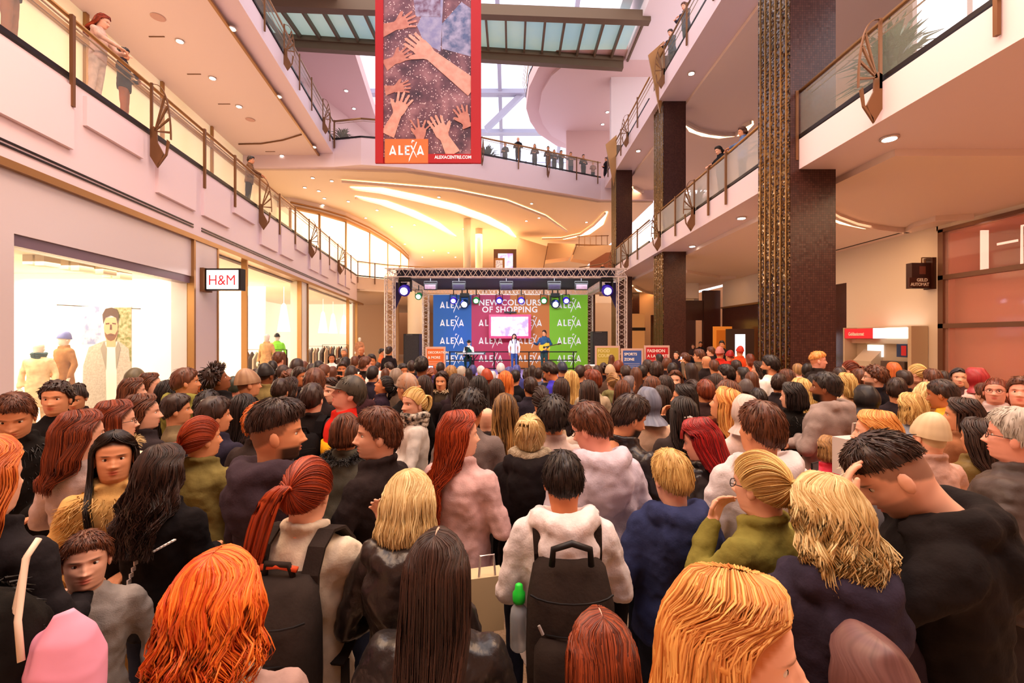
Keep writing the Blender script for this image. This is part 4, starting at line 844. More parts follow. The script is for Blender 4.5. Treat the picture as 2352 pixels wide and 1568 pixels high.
ARM = {  # pose: (left elbow, left wrist, right elbow, right wrist)
    'hang': ((-.25, -.03, 1.14), (-.25, .06, .90), (.25, -.03, 1.14), (.25, .06, .90)),
    'front': ((-.25, -.01, 1.14), (-.09, .23, 1.10), (.25, -.01, 1.14), (.10, .24, 1.13)),
    'fold': ((-.27, .05, 1.15), (.08, .21, 1.16), (.27, .05, 1.15), (-.09, .24, 1.13)),
    'photo': ((-.23, .17, 1.24), (-.05, .31, 1.47), (.23, .17, 1.24), (.06, .31, 1.46)),
    'phone': ((-.25, .0, 1.14), (-.07, .25, 1.22), (.24, .02, 1.14), (.05, .27, 1.24)),
    'head': ((-.24, .20, 1.28), (-.12, .19, 1.52), (.25, -.01, 1.14), (.04, .25, 1.16)),
    'cheek': ((-.23, .16, 1.20), (-.07, .17, 1.42), (.25, 0, 1.14), (-.02, .2, 1.12)),
    'pocket': ((-.28, -.07, 1.14), (-.21, .07, .95), (.28, -.07, 1.14), (.21, .07, .95)),
    'raise': ((-.25, -.01, 1.14), (-.1, .22, 1.1), (.34, .12, 1.13), (.23, .24, 1.37)),
    'lean': ((-.27, .15, 1.22), (-.12, .36, 1.16), (.27, .15, 1.22), (.12, .36, 1.16)),
    'guitar': ((-.30, .02, 1.16), (-.12, .22, 1.02), (.30, .06, 1.15), (.42, .27, 1.22)),
    'keys': ((-.24, .12, 1.12), (-.2, .36, 1.06), (.24, .12, 1.12), (.2, .36, 1.06)),
    'mic': ((-.24, .02, 1.14), (-.22, .1, .9), (.24, .02, 1.14), (.22, .1, .9)),
    'child': ((-.25, -.03, 1.14), (-.16, .14, .98), (.25, -.03, 1.14), (.16, .14, .98)),
}
def hand(b, W, E, side, curl, n=6):
    W, E = Vector(W), Vector(E); d = (W-E).normalized(); up = Vector((0, 0, 1)) if abs(d.z) < .8 else Vector((0, 1, 0))
    lat = d.cross(up).normalized(); nrm = lat.cross(d).normalized()      # lat: across the palm, nrm: back of the hand
    rcone(b, [W-d*.03, W+d*.02], [.027, .026], 8)
    for q in (-.024, -.008, .008, .024): rcone(b, [W+lat*q*.6+d*.01, W+lat*q+d*.085], [.016, .0135], n)
    for i, (q, L) in enumerate(((-.028, .066), (-.0095, .078), (.0095, .074), (.028, .058))):
        a = W+lat*q+d*.088; dd = d.copy(); pts = [a]
        for j, f in enumerate((.45, .32, .26)):
            ang = curl*(.5+.35*j)+.06*i; dd = (d*math.cos(ang)-nrm*math.sin(ang)); d2 = dd; a = a+d2*L*f; pts.append(a)
        rcone(b, pts, [.0095, .0088, .008, .007], n)
    t0 = W+d*.03-lat*side*.022; t1 = t0-lat*side*.028+d*.024-nrm*.012; t2 = t1-lat*side*.006+d*.03-nrm*.012*curl
    rcone(b, [t0, t1, t2], [.013, .0105, .0085], n)

CACHE = {}; TASKS = []; TEX = {}
def tex(scale):
    if scale not in TEX:
        t = bpy.data.textures.new('folds', 'CLOUDS'); t.noise_scale = scale; t.noise_depth = 2; TEX[scale] = t
    return TEX[scale]
def task(mb, voxel, sm=4, disp=0., dscale=.12):
    me = bpy.data.meshes.new('t'); me.from_pydata(mb.v, [], mb.f); o = bpy.data.objects.new('t', me); COL.objects.link(o)
    r = o.modifiers.new('r', 'REMESH'); r.mode = 'VOXEL'; r.voxel_size = voxel; r.adaptivity = 0; r.use_smooth_shade = True
    if sm: s = o.modifiers.new('s', 'SMOOTH'); s.factor = .6; s.iterations = sm
    if disp > .02: d2 = o.modifiers.new('e', 'DISPLACE'); d2.texture = tex(.045); d2.strength = disp*.32; d2.mid_level = .5; d2.texture_coords = 'LOCAL'
    if disp:
        d = o.modifiers.new('d', 'DISPLACE'); d.texture = tex(dscale); d.strength = disp; d.mid_level = .5; d.texture_coords = 'LOCAL'
    t = {'o': o}; TASKS.append(t); return t
def run_tasks():
    dg = bpy.context.evaluated_depsgraph_get()
    for t in TASKS:
        me = t['o'].evaluated_get(dg).to_mesh(); nv = len(me.vertices); co = np.empty(nv*3, 'f'); me.vertices.foreach_get('co', co); t['v'] = co.reshape(-1, 3)
        nl = len(me.loops); li = np.empty(nl, 'i'); me.loops.foreach_get('vertex_index', li); lt = np.empty(len(me.polygons), 'i'); me.polygons.foreach_get('loop_total', lt); t['l'] = li; t['t'] = lt
        t['o'].to_mesh_clear() if False else None
    for t in TASKS: me = t['o'].data; bpy.data.objects.remove(t['o']); bpy.data.meshes.remove(me)
def arrays(V, F): return np.array(V, 'f'), np.array([i for f in F for i in f], 'i'), np.array([len(f) for f in F], 'i')
def make_mesh(name, parts, mats, smooth=True):
    """parts: list of dict(v,l,t[,mi][,feat][,hv])"""
    vo = 0; V = []; L = []; Tt = []; MI = []; at = {}
    for p in parts:
        V.append(p['v']); L.append(p['l']+vo); Tt.append(p['t']); MI.append(p.get('mi', np.zeros(len(p['t']), 'i')))
        for k_, dim in (('feat', 4), ('hv', 1)):
            if any(k_ in q for q in parts): at.setdefault(k_, []).append(p.get(k_, np.zeros((len(p['v']), dim), 'f')))
        vo += len(p['v'])
    V = np.concatenate(V); L = np.concatenate(L); Tt = np.concatenate(Tt); MI = np.concatenate(MI)
    me = bpy.data.meshes.new(name); me.vertices.add(len(V)); me.vertices.foreach_set('co', V.astype('f').ravel()); me.loops.add(len(L)); me.loops.foreach_set('vertex_index', L.astype('i'))
    me.polygons.add(len(Tt)); ls = np.concatenate([[0], np.cumsum(Tt)[:-1]]).astype('i'); me.polygons.foreach_set('loop_start', ls)
    me.update(calc_edges=True); me.polygons.foreach_set('material_index', MI.astype('i')); me.polygons.foreach_set('use_smooth', np.ones(len(Tt), bool))
    if 'feat' in at: a = me.color_attributes.new('feat', 'FLOAT_COLOR', 'POINT'); a.data.foreach_set('color', np.concatenate(at['feat']).astype('f').ravel())
    if 'hv' in at: a = me.attributes.new('hv', 'FLOAT', 'POINT'); a.data.foreach_set('value', np.concatenate(at['hv']).astype('f').ravel())
    for m in mats: me.materials.append(m)
    me.update(); return me
def put(name, me, parent, mats, loc=None):
    o = bpy.data.objects.new(name, me); COL.objects.link(o); o.parent = parent
    for i, m in enumerate(mats): o.material_slots[i].link = 'OBJECT'; o.material_slots[i].material = m
    return o

NECK = (0, -.005, 1.505)
def rot_head(yaw, pitch): return T(*NECK) @ Matrix.Rotation(yaw, 4, 'Z') @ Matrix.Rotation(-pitch, 4, 'X')
def body_tasks(pose, lod, fem, sit=False):
    key = ('body', str(pose), lod, fem, sit)
    if key in CACHE: return CACHE[key]
    A = ARM[pose] if isinstance(pose, str) else pose
    b = MB(); k = .92 if fem else 1.
    rings(b, [(.86, .12, .09, 0), (.95, .155, .10, 0), (1.06, .125*k, .085, 0), (1.2, .145*k, .1, 0), (1.33, .16*k, .10, 0), (1.40, .155*k, .075, -.01), (1.45, .09, .06, -.012), (1.50, .06, .055, -.015)], 16)
    for s, E, W in ((-1, A[0], A[1]), (1, A[2], A[3])):
        S = (s*.165*k, -.01, 1.395); rcone(b, [S, E], [.045, .036]); rcone(b, [E, W], [.036, .025])
    if not sit:
        for s in (-1, 1): rcone(b, [(s*.085, 0, .9), (s*.09, .01, .5)], [.08, .052]); rcone(b, [(s*.09, .01, .5), (s*.09, -.01, .07)], [.05, .034]); rcone(b, [(s*.09, -.01, .04), (s*.095, .12, .035)], [.035, .03])
    else:
        for s in (-1, 1): rcone(b, [(s*.085, 0, .9), (s*.12, .4, .9)], [.08, .055]); rcone(b, [(s*.12, .4, .9), (s*.12, .38, .5)], [.05, .034]); rcone(b, [(s*.12, .36, .47), (s*.12, .48, .46)], [.035, .03])
    t = [task(b, (.022, .03, .045)[lod], 2)]
    h = MB(); curl = {'hang': .35, 'photo': .9, 'phone': .9, 'raise': 1.1, 'head': .7, 'cheek': 1.0, 'guitar': .9}.get(pose if isinstance(pose, str) else '', .6)
    for s, E, W in ((-1, A[0], A[1]), (1, A[2], A[3])): hand(h, W, E, s, curl, 6 if lod < 2 else 4)
    if lod == 0: t.append(task(h, .0042, 1))
    else: v, l, tt = arrays(h.v, h.f); t.append({'v': v, 'l': l, 't': tt})
    CACHE[key] = t; return t
def garment_task(kind, pose, lod, bulk, hood, fem, sit=False):
    key = ('top', kind, str(pose), lod, bulk, hood, fem)
    if key in CACHE: return CACHE[key]
    A = ARM[pose] if isinstance(pose, str) else pose
    hem = {'coat': .52, 'longcoat': .35, 'jacket': .84, 'hoodie': .86, 'puffer': .84, 'sweater': .88, 'tee': .90, 'vest': .86, 'parka': .70}[kind]
    B = bulk*{'puffer': 1.10, 'coat': 1.06, 'longcoat': 1.06, 'parka': 1.1, 'tee': .95, 'sweater': .97}.get(kind, 1.02); k = .93 if fem else 1.
    b = MB(); rows = []
    for z, rx, ry, cy in ((hem, .172, .125, 0), (.97, .168, .12, 0), (1.08, .15, .112, 0), (1.2, .162, .118, -.005), (1.32, .178, .122, -.008), (1.385, .180, .11, -.012), (1.43, .150, .085, -.015), (1.465, .10, .07, -.016), (1.497, .073, .066, -.016)):
        if z >= hem: rows.append((z, rx*k*(B if z < 1.44 else 1), ry*(B if z < 1.44 else 1), cy))
    if hem < .8: rows.insert(1, (hem+.18, .185*k*B, .135*B, 0))
    if kind in ('puffer',):
        rr = []
        for z in np.arange(hem, 1.42, .0175):
            zz_ = [r[0] for r in rows]; f = 1+.035*math.cos(2*PI*(z-hem)/.07)
            rr.append((float(z), float(np.interp(z, zz_, [r[1] for r in rows]))*f, float(np.interp(z, zz_, [r[2] for r in rows]))*f, -.005))
        rows = rr+[r for r in rows if r[0] > 1.42]
    rings(b, rows, 22, .9)
    for s, E, W in ((-1, A[0], A[1]), (1, A[2], A[3])):
        S = Vector((s*.168*k, -.01, 1.385)); E = Vector(E); W = Vector(W)
        if kind == 'vest': continue
        if kind == 'tee': M_ = S.lerp(E, .62); rcone(b, [S, M_], [.062, .066])
        elif kind == 'puffer':
            for (p, q) in ((S, E), (E, W)):
                L = (q-p).length; n_ = int(L/.05); rcone(b, [p.lerp(q, i/(2*n_)) for i in range(2*n_+1)], [(.066 if i % 2 else .056)*B for i in range(2*n_+1)])
        else:
            rcone(b, [S, S.lerp(E, .5), E], [.064*B, .056*B, .050*B]); rcone(b, [E, E.lerp(W, .5), W], [.052*B, .046*B, .040*B])
    if hood:
        arc = [(-.08, .07, 1.44), (-.115, .0, 1.47), (-.105, -.08, 1.48), (-.055, -.135, 1.475), (0, -.15, 1.465), (.055, -.135, 1.475), (.105, -.08, 1.48), (.115, 0, 1.47), (.08, .07, 1.44)]
        b.tube(arc, [.038, .046, .052, .056, .058, .056, .052, .046, .038], 8); ell(b, (0, -.145, 1.37), (.135, .070, .115)); ell(b, (0, -.15, 1.30), (.08, .055, .09))
    elif kind in ('jacket', 'coat', 'longcoat', 'parka', 'puffer', 'vest'):
        arc = [(-.05, .06, 1.475), (-.075, 0, 1.495), (-.07, -.055, 1.505), (0, -.085, 1.51), (.07, -.055, 1.505), (.075, 0, 1.495), (.05, .06, 1.475)]; b.tube(arc, .022, 6)
    CACHE[key] = task(b, (.0125, .018, .030)[lod], 5 if lod == 0 else 3, (.034, .024, .0)[lod], .10); return CACHE[key]
def legs_task(lod, fem, sit, skirt=False):
    key = ('legs', lod, fem, sit, skirt)
    if key in CACHE: return CACHE[key]
    b = MB(); rings(b, [(.84, .14, .1, 0), (.93, .16, .11, 0), (1.0, .145, .1, 0)], 16)
    if not sit:
        for s in (-1, 1): rcone(b, [(s*.085, 0, .88), (s*.09, .01, .5)], [.09, .068]); rcone(b, [(s*.09, .01, .5), (s*.09, -.01, .09)], [.066, .052])
    else:
        for s in (-1, 1): rcone(b, [(s*.085, 0, .9), (s*.12, .4, .9)], [.09, .068]); rcone(b, [(s*.12, .4, .9), (s*.12, .38, .52)], [.066, .05])
    CACHE[key] = task(b, (.02, .028, .04)[lod], 3, .012 if lod < 2 else 0, .1); return CACHE[key]
def shoe_arr(sit):
    if ('shoe', sit) in CACHE: return CACHE[('shoe', sit)]
    out = []
    for s in (-1, 1):
        b = MB(); x = s*.095; y = 0 if not sit else .38; z = 0 if not sit else .42
        rings(b, [(0+z, .045, .13, .05+y), (.03+z, .048, .135, .05+y), (.06+z, .042, .10, .02+y), (.1+z, .04, .055, -.015+y)], 12); v, l, t = arrays([(p[0]+x, p[1], p[2]) for p in b.v], b.f); out.append({'v': v, 'l': l, 't': t})
    CACHE[('shoe', sit)] = out; return out

# ---- hair
SC_C = np.array((0, -.008, .118)); SC_R = np.array((.083, .105, .117))
def skull(d, k): return SC_C+d*(SC_R*k if np.ndim(k) == 0 else SC_R*np.asarray(k)[..., None])
def dirv(th, ph): return np.stack([np.sin(th)*np.sin(ph), np.sin(th)*np.cos(ph), np.cos(th)], -1)
def hairline(ph):
    a = np.abs(np.degrees(ph)); return np.radians(np.interp(a, (0, 35, 60, 75, 90, 110, 140, 180), (58, 62, 74, 92, 96, 112, 124, 128)))
def cyc_noise(rng, ph, ks=(9, 17, 29, 43, 61)):
    r = 0
    for k in ks: r = r+np.sin(k*ph+rng.uniform(0, 6.3))*rng.uniform(.5, 1)
    return r/len(ks)
def smooth_np(x, a, b):
    t = np.clip((x-a)/(b-a), 0, 1); return t*t*(3-2*t)
def hair_guides(style, o, rng, ph, t):
    """positions for azimuths ph (N) and parameters t (M): array N x M x 3"""
    N, M = len(ph), len(t); PH = ph[:, None]*np.ones((1, M)); Tn = np.ones((N, 1))*t[None, :]
    vol = o.get('vol', 1.)
    if style in ('short', 'curly', 'buzz'):
        hl = hairline(ph)[:, None]; hl = np.minimum(hl, np.radians(72-13*np.cos(ph))[:, None]) if o.get('fade') else hl; th = Tn*hl; top = {'short': .20, 'curly': .40, 'buzz': .06}[style]*vol; side = {'short': .07, 'curly': .34, 'buzz': .05}[style]*(vol if style == 'curly' else 1)*o.get('side', 1)
        w = np.clip((np.degrees(th)-40)/40, 0, 1); k = 1.02+top*(1-w)+side*w; k = k-(side+.02)*np.clip((Tn-.85)/.15, 0, 1)*(0.75)
        if o.get('fade'): k = k-.02*np.clip((Tn-.8)/.2, 0, 1)
        if style == 'short': k = k+.10*vol*np.clip(np.cos(PH), 0, 1)*np.exp(-((np.degrees(th)-45)/22)**2)
        return skull(dirv(th, PH), k)
    if style in ('long', 'bob', 'hijab', 'hood'):
        L = o.get('L', .35 if style == 'long' else .06); f = .46 if L > .2 else .62
        if style in ('hijab', 'hood'): L = o.get('L', .13); f = .6
        th = np.radians(np.minimum(Tn/f, 1)*100)
        amin = {'hijab': 62, 'hood': 75}.get(style, 66 if o.get('front') else 82)
        sweep = np.clip((np.degrees(th)-38)/32, 0, 1); sweep = sweep*sweep*(3-2*sweep); a = np.abs(np.degrees(PH)); target = amin+a*(180-amin)/180
        ap = a*(1-sweep)+target*sweep; sg = np.where(PH >= 0, 1, -1); ph2 = np.radians(ap)*sg
        base = (.10 if style != 'hijab' else .12)*vol; P = skull(dirv(th, ph2), 1.03+base); ln_ = (1-smooth_np(th, .0, .9)); P = P+np.stack([0*ln_, .05*np.cos(ph2)*ln_*(1-.25*ln_), 0*ln_], -1)
        u = np.clip((Tn-f)/(1-f), 0, 1)        # hanging part
        z0 = SC_C[2]+SC_R[2]*(1.03+base)*math.cos(math.radians(100)); z = z0-u*(L+z0*.0)
        if style == 'long':
            fl = 1+.10*np.clip(u*3, 0, 1)*vol; front = (ap < o.get('front', 0))
            x = P[..., 0]*fl*(1-.25*np.clip((u-.5)*2, 0, 1)); y = P[..., 1]*fl; back = np.clip((-.035-z)/.06, 0, 1); yb = -.135-.02*back-.0*u
            y = np.where(front, y*(1-back)+(.13)*back, np.minimum(y-.05*np.clip(u*3, 0, 1)*(ap < 120), y*(1-back)+np.minimum(y, yb)*back))
            x = np.where((~front), x*(1-.15*back), x)
        elif style == 'bob':
            fl = 1+.08*np.sin(PI*np.clip(u*1.1, 0, 1))-.10*np.clip((u-.6)/.4, 0, 1); x = P[..., 0]*fl; y = np.where(P[..., 1] < 0, P[..., 1]*fl, P[..., 1])
        else:
            fl = 1-.18*np.sin(PI*np.clip(u*1.3, 0, 1))+.75*np.clip(u-.55, 0, 1); x = P[..., 0]*fl; y = P[..., 1]*fl-.02*u
        P = np.where((u > 0)[..., None], np.stack([x, y, z], -1), P)
        wv = o.get('wave', 0)
        if wv:
            wl = o.get('wl', .09); p1 = rng.uniform(0, 6.3, 5); am = wv*np.clip((Tn-.25)*2.2, 0, 1)
            phs = 3*np.sin(2*PH+p1[0])+2*np.sin(5*PH+p1[1])+1.2*np.sin(9*PH+p1[2]); arc = z0-z+th*.11
            P = P+np.stack([am*np.sin(2*PI*arc/wl+phs), am*.8*np.cos(2*PI*arc/wl+phs*1.3), 0*am], -1)
        return P
    if style in ('tail', 'bun'):
        tie = np.array(o.get('tie', (0, -.80, .25))); tie = tie/np.linalg.norm(tie); hl = hairline(ph)[:, None]; d0 = dirv(hl*np.ones((1, M)), PH)
        tt = (1-Tn)[..., None]; d = d0*(1-tt)+tie*tt*1.0; mid = np.array((0, -.1, 1.))*(.9*(np.clip(np.cos(PH), 0, 1)*np.sin(PI*Tn))[..., None]); d = d+mid; d = d/np.linalg.norm(d, axis=-1, keepdims=True)
        return skull(d, 1.045+.03*vol*np.sin(PI*np.clip(Tn, 0, 1)))
    raise ValueError(style)
def tubes_np(P, r, hv, n=3):
    """P: K x M x 3 polylines, r: K x M radii"""
    K, M, _ = P.shape; d = np.gradient(P, axis=1); d /= np.linalg.norm(d, axis=-1, keepdims=True)+1e-9
    ref = np.array((.3, .2, .93)); u = np.cross(d, ref); u /= np.linalg.norm(u, axis=-1, keepdims=True)+1e-9; w = np.cross(d, u)
    an = 2*PI*np.arange(n)/n; V = P[:, :, None, :]+r[:, :, None, None]*(u[:, :, None, :]*np.cos(an)[None, None, :, None]+w[:, :, None, :]*np.sin(an)[None, None, :, None])
    idx = np.arange(K*M*n).reshape(K, M, n); a = idx[:, :-1, :]; b_ = np.roll(a, -1, 2); c = np.roll(idx[:, 1:, :], -1, 2); e = idx[:, 1:, :]
    F = np.stack([a, b_, c, e], -1).reshape(-1, 4)
    return {'v': V.reshape(-1, 3).astype('f'), 'l': F.ravel().astype('i'), 't': np.full(len(F), 4, 'i'), 'hv': np.repeat(hv, M*n)[:, None].astype('f') if hv.ndim == 1 else np.repeat(hv.reshape(-1), n)[:, None].astype('f')}
def hair_parts(style, o, lod, seed):
    rng = np.random.RandomState(seed); parts = []
    if style in ('bald',): return []
    if style in ('beanie', 'cap'):
        N, M = (36, 12) if lod < 2 else (18, 7); ph = np.linspace(-PI, PI, N, endpoint=False); t = np.linspace(0.02, 1, M); P = []
        PH = ph[:, None]*np.ones((1, M)); th = t[None, :]*np.radians(82+ (10*(1-np.cos(ph))/2)[:, None]); k = 1.10+(.10*o.get('vol', 1))*np.cos(th)**2+(.03*(t[None, :] > .78) if style == 'beanie' else 0); P = skull(dirv(th, PH), k)
        if style == 'beanie': P = P+(.008*o.get('slouch', 1)*np.array((0, -1, .5)))*(np.cos(th)**2)[..., None]*3
        parts.append(grid_part(P, .3+.4*(rng.rand(N) if lod < 2 else np.zeros(N)), wrap=True))
        if style == 'cap':
            b = MB(); f = 1 if not o.get('back') else -1
            pts = [(-.07, .06, .135), (-.055, .12, .125), (0, .165, .12), (.055, .12, .125), (.07, .06, .135)]; pts = [(x, y*f-(.0 if f > 0 else -.0), z) for x, y, z in pts]
            b.prism(pts, (0, 0, .008)); v, l, tt = arrays(b.v, b.f); parts.append({'v': v, 'l': l, 't': tt, 'hv': np.full((len(v), 1), .9, 'f')})
        if o.get('under'): parts += hair_parts(o['under'], dict(o, vol=.4, under=None), lod, seed+1)
        return parts
    gr = style if style != 'dreads' else 'curly'
    N, M = ((110, 26), (56, 18), (28, 12))[lod]
    ph = np.linspace(-PI, PI, N, endpoint=False); t = np.linspace(0.0 if style not in ('tail', 'bun') else 0., 1, M)
    P = hair_guides(gr, o, np.random.RandomState(seed), ph, t)
    nz_ = cyc_noise(rng, ph); nz2 = cyc_noise(rng, ph, (5, 11, 19)); cen = SC_C.copy()
    amp = {'short': .0035, 'buzz': .001, 'curly': .004, 'hijab': .0, 'hood': .001}.get(gr, .0045)
    out = P-cen; out[..., 2] *= .25; out /= np.linalg.norm(out, axis=-1, keepdims=True)+1e-9
    P = P+out*(amp*(nz_+.6*nz2))[:, None, None]*np.clip(t*3, 0, 1)[None, :, None]
    if gr in ('curly', 'short', 'buzz'):
        q = P*(60 if gr == 'curly' else 45); bump = np.sin(q[..., 0]*1.7+seed)*np.sin(q[..., 1]*1.9+1)*np.sin(q[..., 2]*1.6+2); P = P+out*bump[..., None]*{'curly': .007, 'short': .004, 'buzz': .001}[gr]
    if gr == 'hijab': P = P+out*(.004*np.sin(6*ph+seed))[:, None, None]*t[None, :, None]
    hv = np.clip(.4+.55*nz_+.3*nz2, 0, 1)
    if o.get('ombre'): HV = hv[:, None]*.35+np.clip((t-.45)*2, 0, 1)[None, :]*(.45+.9*np.clip(nz_, -.3, 1))[:, None]; HV = np.clip(HV, 0, 1)
    else: HV = hv[:, None]*np.ones((1, M))
    f_ = .46 if o.get('L', .35) > .2 else .62; cut = None
    if gr in ('long', 'bob'): cut = (int(M*f_*.5), M)
    if gr in ('hijab', 'hood'): cut = (int(M*.6*.45), int(M*.74))
    parts.append(grid_part(P, HV, wrap=True, cut=cut))
    if style in ('hijab', 'hood'): return parts
    K = int((680, 150, 0)[lod]*o.get('dens', 1))
    if gr == 'curly' or style == 'dreads': K = int(K*1.6)
    if K:
        kp = rng.uniform(-PI, PI, K); Mm = 14 if lod == 0 else 9
        if gr in ('short', 'curly', 'buzz'):
            t0 = np.sqrt(rng.uniform(0, 1, K))*.93; ln = {'short': .16, 'curly': .10, 'buzz': .04}[gr]; tt = np.clip(t0[:, None]+np.linspace(0, ln, 6)[None, :], 0, 1.02)
            G = np.empty((K, 6, 3))
            base = hair_guides(gr, o, np.random.RandomState(seed), kp, np.linspace(0, 1.02, 40))
            for i in range(3): G[..., i] = np.stack([np.interp(tt[j], np.linspace(0, 1.02, 40), base[j, :, i]) for j in range(K)])
            nr = G-cen; nr /= np.linalg.norm(nr, axis=-1, keepdims=True); lift = np.linspace(0, 1, 6)[None, :, None]*({'short': .006, 'curly': .013, 'buzz': .001}[gr])*rng.uniform(.2, 1.3, K)[:, None, None]
            if style == 'dreads': lift = lift*3.5
            G = G+nr*(lift-.002); G = G+rng.normal(0, .004 if gr != 'buzz' else .001, (K, 1, 3))*np.linspace(0, 1, 6)[None, :, None]
            rad = (.0030 if gr != 'curly' else .005)*(1.5 if lod else 1)*(1 if style != 'dreads' else 1.2); r = rad*np.linspace(1, .35, 6)[None, :]*rng.uniform(.6, 1.2, K)[:, None]
            if gr == 'buzz': r = r*.5
            parts.append(tubes_np(G, r, rng.uniform(0, 1, K)))
        else:
            t1 = rng.uniform(.88, 1.03, K); tt = np.linspace(.005, 1, Mm); base = hair_guides(gr, o, np.random.RandomState(seed), kp, np.linspace(0, 1.03, 40)); G = np.empty((K, Mm, 3))
            for i in range(3): G[..., i] = np.stack([np.interp(tt*t1[j], np.linspace(0, 1.03, 40), base[j, :, i]) for j in range(K)])
            nr = G-cen; nr[..., 2] *= .2; nr /= np.linalg.norm(nr, axis=-1, keepdims=True)+1e-9; G = G+nr*rng.uniform(-.004, .009, K)[:, None, None]
            s_ = np.linspace(0, 1, Mm)[None, :, None]; G = G+rng.normal(0, .006 if gr not in ('tail', 'bun') else .0015, (K, 1, 3))*s_**2*(1.2 if o.get('wave') else 1)
            r = (.0036 if lod == 0 else .008)*np.interp(np.linspace(0, 1, Mm), (0, .1, .8, 1), (.5, 1, .8, .2))[None, :]*rng.uniform(.5, 1.2, K)[:, None]
            if gr in ('tail', 'bun'): r = r*.6
            hvK = rng.uniform(0, 1, K)
            if o.get('ombre'): hvK = np.clip(hvK[:, None]*.4+np.clip((tt-.45)*2, 0, 1)[None, :]*(rng.uniform(0, 1, K)[:, None] > .35), 0, 1)
            parts.append(tubes_np(G, r, hvK))
    if style in ('tail', 'bun'):
        tie = np.array(o.get('tie', (0, -.80, .25))); tie = tie/np.linalg.norm(tie); T0 = skull(tie, 1.05)
        if style == 'tail':
            L = o.get('L', .3); K = (150, 40, 14)[lod]; Mm = 12; s_ = np.linspace(0, 1, Mm); sd = o.get('swing', 0.)
            cx = T0[0]+tie[0]*.05*np.sin(PI*np.clip(s_*1.2, 0, 1))+sd*s_; cyy = T0[1]-.045*np.sin(PI*np.clip(s_*1.3+.05, 0, 1))-.02*s_; cz = T0[2]+.03*np.sin(PI*np.clip(s_*2, 0, 1))-L*np.clip(s_-.08, 0, 1)**1.1
            C = np.stack([cx, cyy, cz], -1)[None]; an = rng.uniform(0, 2*PI, K); rr = np.sqrt(rng.uniform(0, 1, K)); bw = np.interp(s_, (0, .1, .4, .8, 1), (.010, .024, .034, .026, .012))*o.get('vol', 1)
            off = (np.stack([np.cos(an), np.sin(an)*.6, 0*an], -1)*rr[:, None])[:, None, :]*bw[None, :, None]
            G = C+off+rng.normal(0, .008, (K, 1, 3))*(s_[None, :, None]**2); wv = o.get('wave', 0)
            if wv: phs = rng.uniform(0, 6.3, K)[:, None]; G = G+wv*np.stack([np.sin(s_*L/.09*6.28+phs), np.cos(s_*L/.09*6.28+phs), 0*s_+0*phs], -1)*s_[None, :, None]
            r = (.0065, .010, .015)[lod]*np.interp(s_, (0, .2, .8, 1), (.6, 1, .8, .25))[None, :]*rng.uniform(.6, 1.2, K)[:, None]; parts.append(tubes_np(G, r, rng.uniform(0, 1, K)))
        else:
            R = o.get('R', .042); K = (110, 30, 12)[lod]; Mm = 10; c_ = T0+tie*R*.7; G = []
            for _ in range(K):
                a0 = rng.uniform(0, 6.3); ax = rng.normal(0, 1, 3); ax /= np.linalg.norm(ax); p1 = np.cross(ax, (0.3, .5, .8)); p1 /= np.linalg.norm(p1); p2 = np.cross(ax, p1); aa = a0+np.linspace(0, 2.6, Mm)
                G.append(c_+R*rng.uniform(.75, 1.05)*(p1*np.cos(aa)[:, None]+p2*np.sin(aa)[:, None]))
            parts.append(tubes_np(np.array(G), (.008, .013, .02)[lod]*np.ones((K, Mm)), rng.uniform(0, 1, K)))
    return parts
def grid_part(P, HV, wrap=True, cut=None):
    N, M, _ = P.shape; idx = np.arange(N*M).reshape(N, M); a = idx[:, :-1]; b_ = np.roll(idx, -1, 0)[:, :-1]; c = np.roll(idx, -1, 0)[:, 1:]; d = idx[:, 1:]
    F = np.stack([a, d, c, b_], -1)
    if cut is not None: keep = np.ones(F.shape[:2], bool); keep[N//2-1:N//2+1, cut[0]:cut[1]] = False; F = F[keep]
    F = F.reshape(-1, 4); HV = np.asarray(HV)
    if HV.ndim == 1: HV = HV[:, None]*np.ones((1, M))
    return {'v': P.reshape(-1, 3).astype('f'), 'l': F.ravel().astype('i'), 't': np.full(len(F), 4, 'i'), 'hv': HV.reshape(-1, 1).astype('f')}

